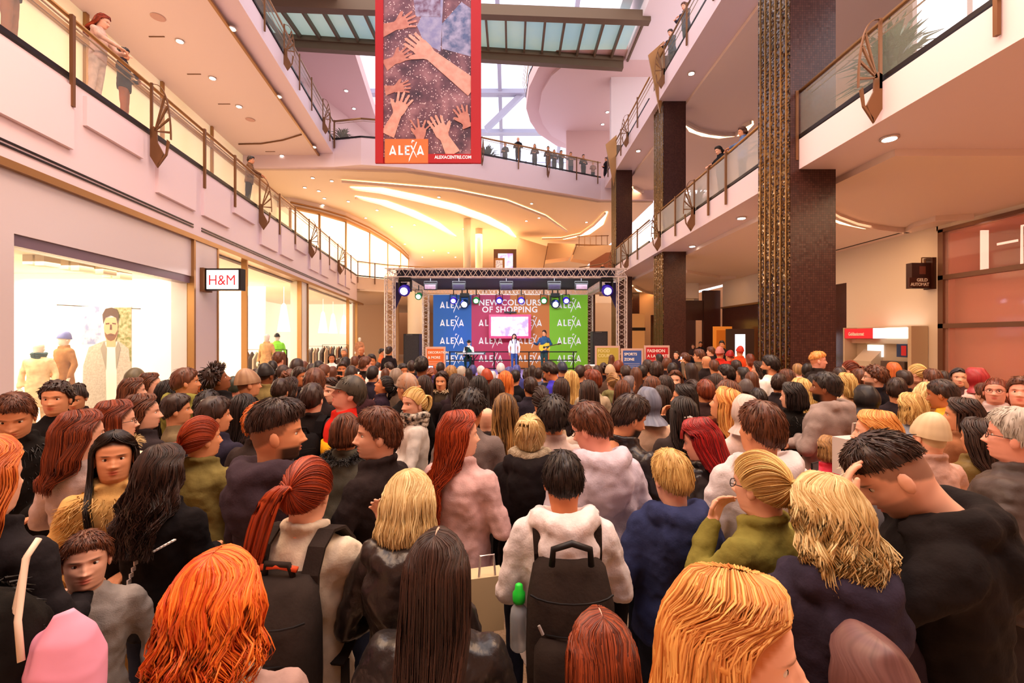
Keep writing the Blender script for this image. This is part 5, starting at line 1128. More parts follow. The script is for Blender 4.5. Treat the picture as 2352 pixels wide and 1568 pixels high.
PEOPLE = []; PENDING = []
def cloth_mat(hx, kind):
    d = {'puffer': (.4, 40, .12), 'jacket': (.65, 60, .14), 'leather': (.32, 30, .15), 'sweater': (.9, 160, .2)}.get(kind, (.85, 120, .12))
    r_, s_, k_ = d; c = lin(hx); r_ = r_ if kind in ('leather', 'puffer') else .9; h2 = ''.join('%02X' % max(0, min(255, int(int(hx[i:i+2], 16)*1.12+4))) for i in (0, 2, 4))
    return mat('cloth_'+kind, hx, r_, spec=.12 if kind != 'leather' else .5, var=(9, h2), bump=(s_, k_))
def person(px, yt, h, yaw, hair, hc, sk, kind, col, pose='front', label='', **o):
    if 's' in o: h = 2.15-(yt-775)/o['s']
    PEOPLE.append(dict(px=px, yt=yt, h=h, yaw=yaw, hair=hair, hc=hc, sk=sk, kind=kind, col=col, pose=pose, label=label, o=o))
def place_people():
    fr = [p for p in PEOPLE if 'at' not in p['o']]
    for p in fr: p['h0'] = p['h']
    def pos(p): s = (p['yt']-775)/(2.15-p['h']); p['S'] = s; p['x'] = (p['px']-1176)/s; p['y'] = 1045/s
    for p in fr: pos(p)
    rnd = random.Random(3)
    for it in range(160):
        moved = 0
        for i, p in enumerate(fr):
            for q in fr[i+1:]:
                dx, dy = p['x']-q['x'], p['y']-q['y']; dm = .40*min(1, .5+.5*min(p['h'], q['h'])/1.5) if min(p['y'], q['y']) > 1.6 else .34
                if abs(dx) < dm and abs(dy) < dm and dx*dx+dy*dy < dm*dm:
                    a, b_ = (p, q) if p['y'] < q['y'] else (q, p)
                    for r_, sg in ((a, +1), (b_, -1)):       # taller = farther, shorter = nearer
                        dh = .006 if r_['y'] < 5 else .003
                        lim = .07 if r_['y'] < 3 else .12
                        nh = r_['h']+sg*dh
                        if abs(nh-r_['h0']) < lim and nh < 2.0: r_['h'] = nh
                        pos(r_)
                    moved += 1
        if not moved: break
def build_people():
    for i, p in enumerate(PEOPLE):
        o = p['o']
        if 'at' in o: p['x'], p['y'], p['z'] = o['at']
        else: p['z'] = 0
        lod = 0 if p['y'] < 2.9 else (1 if p['y'] < 6.2 else 2)
        if 'lod' in o: lod = o['lod']
        p['lod'] = lod; fem = o.get('fem', p['hair'] in ('long', 'bob', 'tail', 'bun', 'hijab')); p['fem'] = fem; pose = p['pose']
        if lod == 2 and pose in ('front', 'fold', 'pocket') and not o.get('keep'): pose = 'front'
        p['pose'] = pose; sit = o.get('sit', False)
        p['bt'] = body_tasks(pose, lod, fem, sit); p['gt'] = garment_task(p['kind'], pose, lod, o.get('bulk', 1.), o.get('hood', False), fem, sit)
        p['lt'] = legs_task(lod, fem, sit)
    run_tasks(); HEADS = {}; HM = {}; GM = {}
    for i, p in enumerate(PEOPLE):
        o = p['o']; lod = p['lod']; hy, hp = math.radians(o.get('hyaw', 0)), math.radians(o.get('pitch', 0)); k = p['h']/1.755
        los = -math.degrees(math.atan2(p['x'], p['y'])); p['yaw'] = p['yaw']+los*(1 if abs(p['yaw']) >= 50 else abs(p['yaw'])/50) if 'at' not in o else p['yaw']
        root = empty(o.get('name', 'person'), (p['x'], p['y'], p['z']), math.radians(p['yaw'])); sc = k; root.scale = (sc, sc, k)
        if o.get('lean'): root.rotation_euler = Euler((-math.radians(o['lean']), 0, math.radians(p['yaw'])), 'XYZ')
        tag(root, p['label'], o.get('cat', 'person'), o.get('group')); p['root'] = root
        hk = o.get('hk', 1.0)
        if hk == 1.0 and p['h'] < 1.5: hk = 1.0+(1.5-p['h'])*.55
        face = not o.get('blank'); M_ = rot_head(hy, hp) @ Matrix.Diagonal((hk, hk, 1+(hk-1)*.6, 1))
        key = (str(p['pose']), lod, p['fem'], round(hy, 2), round(hp, 2), face, round(hk, 2), o.get('sit', False))
        if key not in HM:
            if (lod, face) not in HEADS: HEADS[(lod, face)] = head_mesh(*((52, 70), (32, 44), (20, 26))[lod], face=face)
            V, F, MI, ft = HEADS[(lod, face)]; v, l, t = arrays(V, F); v = v @ np.array(M_.to_3x3()).T+np.array(M_.translation)
            HM[key] = make_mesh('body', list(p['bt'])+[{'v': v, 'l': l, 't': t, 'mi': np.array(MI), 'feat': ft}], [M_eye, M_eye, M_iris])
        sk = SKINS.get(p['sk'], p['sk']); hc = HAIRC.get(p['hc'], p['hc']); brow = hc[0] if p['hc'] not in ('orange', 'blond', 'paleblond', 'strawberry', 'white', 'grey', 'red') else '7A4A2C'
        put('body', HM[key], root, [skin_mat(sk, brow, min(1, o.get('beard', 0)*1.25), hc[0], 0. if p['hair'] == 'bald' else (.62 if o.get('ho', {}).get('fade') else .9)), M_eye, M_iris] if face else [mat('mannequin', 'F4EEE4', .4)]*3)
        gk = ('g', p['kind'], str(p['pose']), lod, o.get('bulk', 1.), o.get('hood', False), p['fem'])
        if gk not in GM: GM[gk] = make_mesh('garment', [p['gt']], [M_eye])
        nm = {'tee': 't_shirt', 'puffer': 'puffer_jacket', 'longcoat': 'coat'}.get(p['kind'], p['kind']); put(nm, GM[gk], root, [cloth_mat(p['col'], 'leather' if o.get('leather') else p['kind'])])
        lk = ('l', lod, p['fem'], o.get('sit', False))
        if lk not in GM: GM[lk] = make_mesh('trousers', [p['lt']], [M_eye])
        if not o.get('nolegs'): put('trousers', GM[lk], root, [cloth_mat(o.get('legs', ('1E1C22', '22283A', '2A2628')[i % 3]), 'jeans')])
        sk_ = ('s', o.get('sit', False))
        if sk_ not in GM: GM[sk_] = [make_mesh('shoe', [a], [M_eye]) for a in shoe_arr(o.get('sit', False))]
        if lod < 2 or o.get('shoes'):
            for m_ in GM[sk_]: put('shoe', m_, root, [M_black])
        # hair
        if p['hair'] != 'bald':
            opt = dict(o.get('ho', {})); hkey = (p['hair'], lod, str(sorted(opt.items())), i if lod == 0 else i % 3)
            if hkey not in HM: 
                pr = hair_parts(p['hair'], opt, lod, 11+i if lod == 0 else 11+i % 3); HM[hkey] = make_mesh('hair', pr, [M_eye])
            nm = {'hijab': 'headscarf', 'beanie': 'beanie', 'cap': 'cap', 'hood': 'hood'}.get(p['hair'], 'hair')
            ob = put(nm, HM[hkey], root, [hair_mat(*hc)]); ob.matrix_local = M_
        if o.get('beanie'):   # hair under plus hat colour
            hkey = ('beanie', lod); HM.setdefault(hkey, None)
        for fn in o.get('ex', ()): fn(p, root, M_)
# ---- extras
def simple(b, name, m, root, M_=None, sm=True):
    if M_ is not None: b.v = [tuple(M_ @ Vector(v)) for v in b.v]
    return b.build(name, m, root, sm)
def ex_glasses(p, root, M_):
    b = MB()
    for s in (-1, 1):
        b.tube([(s*.033+.021*math.cos(a), .094-.004*abs(math.cos(a)), .113+.016*math.sin(a)) for a in np.linspace(0, 2*PI, 13)], .0018, 4); b.tube([(s*.054, .09, .116), (s*.079, .05, .118), (s*.084, -.01, .112)], .0018, 4)
    b.tube([(-.012, .097, .115), (.012, .097, .115)], .0018, 4); simple(b, 'glasses', M_black, root, M_)
def ex_part(p, root, M_):
    b = MB(); b.tube([tuple(SC_C+np.array((0, .12*math.sin(a)+.012, .1385*math.cos(a)))) for a in np.linspace(-.45, .95, 14)], .0045, 5); b.build('parting', mat('scalp', 'E0A890', .6), root, True).matrix_local = M_
def ex_braid(p, root, M_):
    b = MB(); b.tube([tuple(SC_C+np.array((.097*math.sin(a), -.122*math.cos(a)+.01, .02-.012*math.cos(a)+.003*math.sin(a*22)))) for a in np.linspace(-1.5, 1.5, 40)], [.006+.0025*math.sin(i*1.6) for i in range(40)], 6)
    b.build('hair_twist', mat('twist', 'E09A4C', .5), root, True).matrix_local = M_
def ex_scarf(col, r=.045, v2=None):
    def f(p, root, M_):
        b = MB()
        for k_ in range(3): b.tube([((.085+.008*k_)*math.sin(a), -.02+(.082+.006*k_)*math.cos(a), 1.455+.035*k_+.008*math.sin(3*a+k_)) for a in np.linspace(0, 2*PI, 22)], r*.62, 8)
        b.build('scarf', mat('scarf', col, .9, var=(30, v2 or col), bump=(120, .6)), root, True)
    return f
def ex_fur(col):
    def f(p, root, M_):
        rng = np.random.RandomState(5); K = 700; a = rng.uniform(-2.6, 2.6, K)+PI; c = np.stack([.11*np.sin(a), -.03+.10*np.cos(a), 1.47+.03*np.cos(a)], -1); d = rng.normal(0, 1, (K, 3)); d[:, 2] = np.abs(d[:, 2])*.6; d /= np.linalg.norm(d, axis=-1, keepdims=True)
        s_ = np.linspace(0, 1, 4); G = c[:, None, :]+d[:, None, :]*(.02+.045*s_)[None, :, None]-np.array((0, 0, .02))*s_[None, :, None]**2
        me = make_mesh('fur_collar', [tubes_np(G, .004*np.linspace(1, .2, 4)[None, :]*np.ones((K, 1)), rng.uniform(0, 1, K))], [M_eye]); put('fur_collar', me, root, [hair_mat(*col)])
    return f
def ex_fleece(col, n=1500):
    """shaggy coat front/back"""
    def f(p, root, M_):
        rng = np.random.RandomState(6); K = n; a = rng.uniform(0, 2*PI, K); z = rng.uniform(.9, 1.45, K); rx = np.interp(z, (.9, 1.2, 1.38, 1.45), (.18, .175, .2, .13)); c = np.stack([rx*np.cos(a), .13*np.sin(a), z], -1)
        d = np.stack([np.cos(a), np.sin(a), -.9+0*a], -1)+rng.normal(0, .4, (K, 3)); d /= np.linalg.norm(d, axis=-1, keepdims=True); s_ = np.linspace(0, 1, 4); G = c[:, None, :]+d[:, None, :]*(.05*s_)[None, :, None]
        me = make_mesh('fleece', [tubes_np(G, .005*np.linspace(1, .2, 4)[None, :]*np.ones((K, 1)), rng.uniform(0, 1, K))], [M_eye]); put('fleece', me, root, [hair_mat(*col)])
    return f
def ex_phone(label=None, lit=False):
    def f(p, root, M_):
        A = ARM[p['pose']] if isinstance(p['pose'], str) else p['pose']; c = (Vector(A[1])+Vector(A[3]))/2+Vector((0, .06, .07)) if p['pose'] in ('photo', 'phone') else Vector(A[3])+Vector((0, .08, .05))
        W = root.matrix_basis @ c; o = empty('smartphone', W, math.radians(p['yaw'])); b = MB(); b.box(-.038, .038, -.004, .004, -.075, .075); b.build('case', M_black, o)
        b = MB(); b.box(-.034, .034, -.0055, -.004, -.068, .068); b.build('display', mat('phone_display', 'B8C4F0' if lit else '3A3A44', .2, emit=1.2 if lit else 0), o)
        tag(o, label or 'smartphone held up by the '+p['label'].replace('person with ', 'one with ').replace('person ', 'one ')[:60].rsplit(' ', 1)[0], 'smartphone')
    return f
def ex_pack(hx, label, k=1., strap=None, detail=0):
    def f(p, root, M_):
        o = empty('backpack', root.location, math.radians(p['yaw'])); o.scale = root.scale; y0 = -.125
        b = MB(); w, d = .155*k, .10*k; rows = []
        for z, f1, f2 in ((0, .86, .7), (.02, .97, .95), (.15, 1, 1), (.32, .97, .85), (.42, .84, .6), (.455, .62, .4)): rows.append((1.38-.46*k+z*k, w*f1, d*f2, y0-d*f2*.9))
        rings(b, rows, 24, .62); b.build('main_compartment', cloth_mat(hx, 'jacket'), o, True)
        b = MB(); rings(b, [(1.38-.45*k, w*.8, .04, y0-d*1.75), (1.38-.43*k, w*.86, .05, y0-d*1.8), (1.38-.25*k, w*.84, .045, y0-d*1.75), (1.38-.22*k, w*.7, .02, y0-d*1.6)], 20, .6); b.build('front_pocket', cloth_mat(hx, 'jacket'), o, True)
        for s in (-1, 1):
            b = MB(); sp_ = [(s*.10, y0-.02, 1.27), (s*.105, -.150, 1.37), (s*.11, -.115, 1.455), (s*.112, -.05, 1.492), (s*.115, .03, 1.475), (s*.12, .10, 1.40), (s*.14, .155, 1.25), (s*.175, .10, 1.08), (s*.165, -.08, 1.0)]; vs = []
            for q, pt in enumerate(sp_):
                p0, p1 = Vector(sp_[max(q-1, 0)]), Vector(sp_[min(q+1, 8)]); dv = (p1-p0).normalized(); n_ = Vector((0, -dv.z, dv.y)).normalized()*.006; pt = Vector(pt)
                for sx, sn in ((-1, -1), (1, -1), (1, 1), (-1, 1)): vs.append(pt+Vector((sx*.033, 0, 0))+n_*sn)
            b.add(vs, [(q*4+e, q*4+(e+1) % 4, q*4+4+(e+1) % 4, q*4+4+e) for q in range(8) for e in range(4)]+[(0, 1, 2, 3), (35, 34, 33, 32)]); b.build('shoulder_strap', cloth_mat(strap or hx, 'strap'), o)
        b = MB(); b.tube([(-.05*k, y0-.05, 1.37), (-.04*k, y0-.06, 1.42), (.04*k, y0-.06, 1.42), (.05*k, y0-.05, 1.37)], .011, 6); b.build('top_handle', cloth_mat(hx, 'strap'), o, True)
        b = MB()
        for z in (1.38-.21*k, 1.38-.10*k): b.tube([(w*math.sin(a)*.97, y0-d*.95-d*.9*math.cos(a), z) for a in np.linspace(-1.2, 1.2, 9)], .004, 4)
        b.build('zipper', M_black, o)
        if detail: detail(o, k, y0, w, d)
        tag(o, label, 'backpack')
    return f

# ------------------------------------------------------------------ who stands where
P = person
def pk_big(o, k, y0, w, d):
    b = MB(); b.tube([(-.075, y0-d*1.2, 1.375), (-.07, y0-d*1.25, 1.44), (0, y0-d*1.3, 1.465), (.07, y0-d*1.25, 1.44), (.075, y0-d*1.2, 1.375)], .013, 8); b.build('carry_handle', M_black, o, True)
    b = MB(); b.tube([(-.13, y0-d*1.95, 1.20), (-.115, y0-d*2.0, 1.17)], .006, 5); b.build('zip_puller', M_steel, o)
def pk_white(o, k, y0, w, d):
    b = MB()
    for z, n_ in ((1.33, 2), (1.28, 1)):
        for j in range(n_): b.box(-.03+.03*j, -.01+.03*j, y0-d*1.95, y0-d*1.9, z-.02, z+.02)
    for j in range(4): b.box(-.05, -.02, y0-d*2.4, y0-d*2.3, 1.02+.05*j, 1.028+.05*j)
    b.build('white_print', M_steel, o)
def pk_orange(o, k, y0, w, d):
    b = MB(); b.tube([(-.07, y0-.05, 1.40), (0, y0-.06, 1.415), (.07, y0-.05, 1.40)], .012, 6); b.build('orange_handle', mat('orange_strap', 'E8582C', .5), o, True)
    b = MB(); b.lathe((.09, y0-d*2.05, 1.12), [(.022, 0), (.022, .01)], 16, axis='y'); b.build('badge', M_steel, o)
    b = MB(); b.prism([(.17, -.05, 1.0), (.20, -.05, 1.0), (.24, -.12, .55), (.20, -.12, .55)], (0, .01, 0)); b.build('dangling_strap', M_black, o)
# --- front rows
P(490, 1286, 1.64, 12, 'bob', 'orange', 'fair', 'coat', '9C8078', 'front', 'person with bright orange wavy hair seen from behind in mauve coat', pitch=8, hyaw=-8, ho=dict(vol=1.7, wave=.014, wl=.10, L=.13, dens=1.6), ex=[lambda p, r, M_: ex_scarf('E4E8DC', .03)(p, r, M_)])
P(1003, 1226, 1.60, 0, 'long', 'dark', 'mid', 'jacket', '1E1A1A', 'front', 'person with very long straight dark hair hanging down the back', pitch=4, ho=dict(L=.62, vol=1.0, dens=1.5), leather=True, bulk=1.1, ex=[ex_part])
P(1385, 1428, 1.52, 0, 'long', 'auburn', 'mid', 'jacket', '2A201C', 'front', 'person with centre-parted auburn hair at the bottom edge', pitch=10, ho=dict(L=.4, vol=1.2, dens=1.4), ex=[ex_part])
P(1690, 1318, 1.66, -60, 'long', 'strawberry', 'fair', 'jacket', 'B88A50', 'front', 'person with strawberry blond half-up hair in profile at the bottom edge', hyaw=-22, pitch=2, ho=dict(L=.45, vol=1.1, wave=.010, wl=.16, dens=1.5), ex=[ex_braid])
P(1990, 1455, 1.45, 10, 'hood', ('5A3A38', '7A5450'), 'mid', 'coat', '5A3A3A', 'front', 'person under a mauve hood at the bottom edge', ho=dict(vol=1.9, L=.12))
P(2335, 972, 1.89, 112, 'short', 'dark', 'fair', 'hoodie', '1B1717', 'head', 'tall person with faded brown hair looking down in black hoodie, hand on forehead', pitch=34, hood=True, bulk=1.12, beard=.35, ho=dict(vol=.45, fade=1, dens=1.8), lean=8)
P(1295, 1032, 1.68, 0, 'short', 'black', 'tan', 'hoodie', 'D9CFCF', 'front', 'person with short black hair wearing a pale hoodie and large black backpack', pitch=14, hood=True, bulk=1.12, ho=dict(vol=.35, side=.5, dens=2), ex=[ex_pack('2B221E', 'large black business backpack on the pale hoodie', 1.12, detail=pk_big)])
P(1545, 1033, 1.67, 8, 'short', 'blond', 'fair', 'hoodie', '2C3356', 'front', 'person with cropped blond hair in a navy blue hooded sweater', pitch=8, hood=True, bulk=1.22, fem=True, ho=dict(vol=.75, side=1.1, dens=1.8), hyaw=10)
P(1900, 1098, 1.70, 14, 'long', 'paleblond', 'fair', 'hoodie', '2E2836', 'front', 'person with shoulder-length curly blond hair and dark navy hoodie', hood=True, pitch=4, bulk=1.15, ho=dict(L=.13, vol=1.6, wave=.013, wl=.085, dens=1.9))
P(1748, 1034, 1.69, 62, 'tail', 'blond', 'fair', 'jacket', '7C7436', 'cheek', 'person with blond ponytail and glasses in olive jacket biting nails', pitch=6, ho=dict(L=.12, vol=.9, tie=(0, -.85, .1), wave=.008), ex=[ex_glasses])
P(937, 1086, 1.64, -6, 'bob', 'paleblond', 'fair', 'jacket', '231C1A', 'front', 'person with chin-length blond bob in black leather jacket', pitch=10, leather=True, hood=True, ho=dict(vol=1.2, L=.13, wave=.004, dens=1.6))
P(705, 1050, 1.69, -14, 'tail', 'copper', 'fair', 'longcoat', 'C9BBA6', 'raise', 'person with long red ponytail in beige coat raising a fist', pitch=8, bulk=1.05, ho=dict(L=.42, vol=1.3, swing=-.16, tie=(-.05, -.85, .15), dens=1.5), ex=[ex_pack('2E2622', 'dark backpack with orange handle on the beige coat', 1.1, detail=pk_orange)])
P(637, 922, 1.87, -52, 'short', 'dark', 'mid', 'hoodie', '3A2E36', 'front', 'bearded person with shaved sides in purple-grey hooded jacket', hyaw=-38, hood=True, bulk=1.15, beard=.75, ho=dict(vol=1.3, fade=1, dens=2), pitch=2)
P(372, 1026, 1.70, -10, 'long', 'dark', 'mid', 'jacket', '171314', 'front', 'person with wavy dark brown hair in black jacket with white dashed stripes', pitch=4, bulk=1.15, ho=dict(L=.34, vol=1.8, wave=.018, wl=.13, dens=1.6))
P(262, 991, 1.72, 172, 'long', 'black', 'mid', 'coat', 'C49A5C', 'front', 'person with long black hair in tan shaggy coat looking back at the camera', hyaw=5, pitch=-2, ho=dict(L=.42, vol=.9, front=100, dens=1.4), ex=[ex_fleece(('B8873E', 'ECC47C'))])
P(197, 1226, 1.40, 178, 'short', 'brown', 'fair', 'sweater', '8E8680', 'hang', 'boy with brown side-swept hair in grey cardigan facing the camera', hyaw=0, pitch=-4, hk=1.08, ho=dict(vol=.5, side=1.3, dens=1.6))
P(190, 943, 1.75, -20, 'long', 'auburn', 'fair', 'sweater', 'B09A94', 'front', 'person with straight auburn hair in a grey-pink knit pullover', hyaw=-25, ho=dict(L=.25, vol=1.3))
P(35, 893, 1.85, 172, 'short', 'brown', 'mid', 'coat', '15110F', 'front', 'young person with cropped brown hair looking down in black furry coat', pitch=22, bulk=1.3, ho=dict(vol=.45, side=.4, dens=2), ex=[ex_fleece(('0A0808', '1E1816'), 1200)])
P(128, 873, 1.82, 150, 'curly', 'dark', 'mid', 'sweater', '161212', 'hang', 'young person with curly black fringe in black printed shirt at the shop window', ho=dict(vol=.35, dens=.6), hyaw=10)
P(176, 880, 1.70, 165, 'bun', 'dark', 'mid', 'jacket', '2A1C1C', 'front', 'person with sunglasses pushed up on dark hair looking down', pitch=20)
P(-34, 1008, 1.80, -10, 'long', 'ginger', 'fair', 'jacket', '1E1A1C', 'front', 'person with orange hair at the left edge in black jacket', ho=dict(L=.2, vol=1.3))
P(-130, 1120, 1.68, -5, 'long', 'dark', 'mid', 'coat', '14110F', 'hang', 'person at the lower left edge in thick black fleece coat', bulk=1.35, ho=dict(L=.2), ex=[ex_fleece(('0A0807', '1A1512'), 1800)])
P(866, 934, 1.80, 55, 'short', 'brown', 'fair', 'jacket', '241C1C', 'fold', 'young person with brown hair in profile wearing a dark zipped jacket', hyaw=35, ho=dict(vol=.7, side=.35, dens=2), beard=.15)
P(795, 950, 1.65, 0, 'bob', 'brown', 'mid', 'parka', '5E5E54', 'front', 'person with smooth brown hair and grey-green jacket with black fur hood', ho=dict(L=.06, vol=.8), ex=[ex_fur(('0C0A0A', '2A2422'))])
P(1058, 943, 1.75, -25, 'long', 'copper', 'fair', 'coat', 'C9A5A2', 'front', 'person with long auburn clipped hair in pale pink wide-collar coat', hyaw=-40, bulk=1.08, ho=dict(L=.44, vol=1.0, wave=.010, wl=.13, dens=1.5))
P(1217, 950, 1.71, -5, 'tail', 'paleblond', 'fair', 'jacket', '1C1819', 'front', 'person with loose blond ponytail and grey knitted scarf in black coat', bulk=1.2, hood=True, ho=dict(L=.16, vol=1.6, tie=(0, -.6, .75), wave=.01), ex=[ex_scarf('8E8068', .055, 'BBAE94')])
P(1078, 893, 1.79, -10, 'curly', 'black', 'tan', 'sweater', '6E625E', 'front', 'person with short curly black hair in plain grey sweater', bulk=1.15, pitch=12, hyaw=-15, ho=dict(vol=.5, dens=1.3))
P(1372, 918, 1.81, 12, 'short', 'brown', 'pink', 'hoodie', 'BDB4C2', 'front', 'person with light brown hair and glasses in pale lilac hoodie', hyaw=42, pitch=22, hood=True, bulk=1.18, ho=dict(vol=.45, side=.6, dens=2), ex=[ex_glasses])
P(1434, 904, 1.82, -35, 'short', 'dark', 'mid', 'jacket', '1E1818', 'front', 'person with dark hair and full black beard in leather jacket', leather=True, hyaw=-30, pitch=20, beard=.95, ho=dict(vol=.9, side=.7, dens=1.6))
P(1272, 918, 1.70, -8, 'curly', 'black', 'mid', 'jacket', 'C4AFA8', 'front', 'person with big black corkscrew curls in pale grey jacket', fem=True, ho=dict(vol=1.15, dens=1.3), pitch=0)
P(1160, 904, 1.72, 10, 'long', 'balayage', 'mid', 'coat', '171314', 'front', 'person with half-up dark hair fading to blond waves in black coat', ho=dict(L=.40, vol=1.0, wave=.014, wl=.11, ombre=1), hyaw=-5)
P(1117, 932, 1.52, 5, 'bald', 'brown', 'fair', 'jacket', '3A2A28', 'phone', 'bald person in front of the curly-haired one in grey sweater', s=260)
P(948, 889, 1.74, 95, 'tail', 'blond', 'fair', 'coat', 'B9B2AC', 'fold', 'person with blond ponytail and patterned scarf in light grey coat', hyaw=32, ho=dict(L=.2, vol=1.0, tie=(0, -.85, .25)), ex=[ex_scarf('2A2422', .05, 'E0D4C4')])
P(934, 857, 1.80, 20, 'cap', ('9C948C', 'B4743C'), 'mid', 'sweater', '171414', 'front', 'person in a backward grey cap with orange brim and black top', ho=dict(back=1, under='short', vol=1), hyaw=40)
P(1014, 852, 1.73, 160, 'long', 'dark', 'mid', 'jacket', '3C3228', 'phone', 'person with long dark hair and open mouth turned to the camera', hyaw=5, ho=dict(L=.26, vol=.9, front=100), lod=1, ex=[ex_fur(('C8AC84', 'F0DAB8'))])
P(987, 882, 1.55, -20, 'long', 'dark', 'fair', 'jacket', '241E20', 'phone', 'person with dark hair lowering the face behind raised hands', pitch=25, hyaw=-60, ho=dict(L=.15))
P(788, 860, 1.86, 120, 'cap', ('2A261E', '4A4236'), 'pink', 'vest', 'C8261C', 'hang', 'person in dark cap looking up, wearing red and yellow quilted vest', pitch=-18, hyaw=-25, ho=dict(under='short', vol=.8), ex=[lambda p, r, M_: ex_band(r, 1.16, 1.28, 'E8A21C')])
P(718, 877, 1.79, -2, 'short', 'dark', 'fair', 'jacket', '1D1716', 'front', 'person with short dark hair wearing a black backpack with white tags', ho=dict(vol=.4, side=.5), ex=[ex_pack('141112', 'black backpack with small white prints on the short-haired one', 1.0, detail=pk_white)])
P(724, 846, 1.85, 5, 'short', 'brown', 'fair', 'jacket', '201818', 'cheek', 'person with thick brown hair holding a phone to the ear', ho=dict(vol=.9, side=1))
P(689, 842, 1.78, -120, 'short', 'dark', 'tan', 'hoodie', '1C1618', 'front', 'young person in black hoodie with white cords near the shop', hyaw=-10, hood=True, ho=dict(vol=.8, side=.5), ex=[lambda p, r, M_: ex_cords(r)])
P(572, 850, 1.85, -20, 'beanie', ('5A2E24', 'C8A27A'), 'mid', 'sweater', '15110F', 'front', 'person in camouflage knitted beanie and black jumper', hyaw=-38, ho=dict(vol=1.2))
P(537, 864, 1.68, 175, 'beanie', ('23281E', '30382A'), 'pink', 'puffer', '5E4C3C', 'front', 'person in dark green beanie with lowered face', pitch=30)
P(510, 838, 1.86, -60, 'dreads', 'dark', 'brown', 'jacket', '1C1818', 'front', 'person with short upright dreadlocks looking up', pitch=-20, hyaw=-20, ho=dict(vol=.5))
P(428, 843, 1.90, -45, 'short', 'brown', 'mid', 'jacket', '7A7638', 'fold', 'person with short brown hair in olive green jacket near the pier', hyaw=-35, hood=True, bulk=1.15, ho=dict(vol=.5, side=.6), beard=.15)
P(476, 862, 1.72, 0, 'long', 'ginger', 'fair', 'jacket', '6E3A24', 'front', 'person with wavy ginger hair behind the olive green jacket', ho=dict(L=.2, vol=1.6, wave=.015, wl=.08))
P(478, 899, 1.68, 0, 'curly', 'black', 'mid', 'jacket', '2A2422', 'front', 'person with round black afro below the ginger hair', ho=dict(vol=.7))
P(494, 912, 1.75, -25, 'short', 'dark', 'mid', 'jacket', '2A2634', 'front', 'person with bowl-cut dark hair in dark blue jacket', hyaw=-30, ho=dict(vol=1.0, side=1.4))
P(466, 955, 1.72, -20, 'bun', 'copper', 'mid', 'jacket', '6C6034', 'front', 'person with curly reddish bun in olive brown coat', hyaw=-25, bulk=1.1, ho=dict(vol=1.6, R=.05, tie=(-.1, -.9, -.35)))
P(330, 905, 1.72, -60, 'long', 'brown', 'fair', 'jacket', '2A2224', 'front', 'person with brown hair in profile with dark jacket over white', hyaw=-30, ho=dict(L=.2, vol=.9))
P(268, 919, 1.70, -25, 'bob', 'auburn', 'fair', 'puffer', 'D0BCA4', 'front', 'person with rounded brown bob and glasses in cream padded jacket', hyaw=-35, ho=dict(L=.07, vol=.9), ex=[ex_glasses, ex_fur(('8A6A3A', 'E4C890'))])
P(308, 868, 1.73, -40, 'long', 'brown', 'fair', 'jacket', '3A2C2C', 'front', 'person with brown hair between the shop window and the black-haired one', hyaw=-30, ho=dict(L=.2))
P(347, 856, 1.76, -100, 'long', 'brown', 'fair', 'jacket', '4A3430', 'front', 'person with tied-back brown hair whose face shows by the window', ho=dict(L=.15, vol=.8))
P(312, 845, 1.80, -20, 'cap', ('4A4434', '6E6448'), 'mid', 'jacket', '4A3A30', 'front', 'person in a brown-green cap against the bright window')
P(388, 873, 1.74, -25, 'long', 'black', 'mid', 'jacket', '171314', 'front', 'person with long straight black hair left of the olive green jacket', ho=dict(L=.4, vol=.9))
P(612, 837, 1.82, -30, 'beanie', ('0E0C0C', '1C1818'), 'brown', 'jacket', '7A6A40', 'front', 'person in black knitted beanie and camouflage jacket', ho=dict(vol=1.4))
P(640, 808, 1.88, -20, 'short', 'brown', 'fair', 'tee', 'E8704C', 'hang', 'person in salmon orange shirt before the bright shop', lod=1)
P(652, 836, 1.75, -80, 'tail', 'dark', 'mid', 'jacket', '6E3424', 'front', 'person with dark tied curls in rust coloured jacket', ho=dict(L=.15, vol=1))
P(683, 821, 1.85, -20, 'short', 'dark', 'brown', 'jacket', '1C1820', 'front', 'dark-haired person in black behind the rust jacket', ho=dict(vol=.3))
P(698, 830, 1.73, -20, 'short', 'brown', 'mid', 'jacket', '4A3028', 'front', 'person with brown hair glancing sideways left of the shop doorway')
P(716, 834, 1.71, 0, 'short', 'dark', 'mid', 'jacket', '221C1C', 'front', 'person with smooth dark hair near the middle of the shop front', ho=dict(vol=.6, side=1))
P(762, 812, 1.70, 180, 'long', 'dark', 'tan', 'tee', 'F4ECE4', 'phone', 'person in white top and light jeans standing alone by the shop', legs='7E98B4', lod=1, ho=dict(L=.2), keep=1)
P(790, 799, 1.83, 175, 'short', 'grey', 'mid', 'jacket', '4A3830', 'front', 'grey-bearded person in brown jacket against the shop front', beard=.5)
P(786, 830, 1.78, 175, 'short', 'dark', 'tan', 'jacket', '2A2020', 'photo', 'person with black hair holding a black camera to the face', lod=1, ex=[ex_phone('black camera held before the face near the shop')])
P(793, 820, 1.78, 0, 'short', 'black', 'mid', 'jacket', '2E2422', 'front', 'person with black hair just before the shop racks', s=127)
P(830, 796, 1.86, 170, 'bald', 'dark', 'tan', 'jacket', '3C2420', 'front', 'bald person in dark red-brown jacket by the last shop window')
P(840, 819, 1.85, -15, 'short', 'brown', 'pink', 'jacket', '231C1A', 'front', 'person with cropped brown hair wearing white shoulder straps', hyaw=-40, lod=1, ex=[ex_pack('C8BCB0', 'light backpack on the cropped brown-haired one left of the loudspeaker', .9, strap='E8E0D8')])
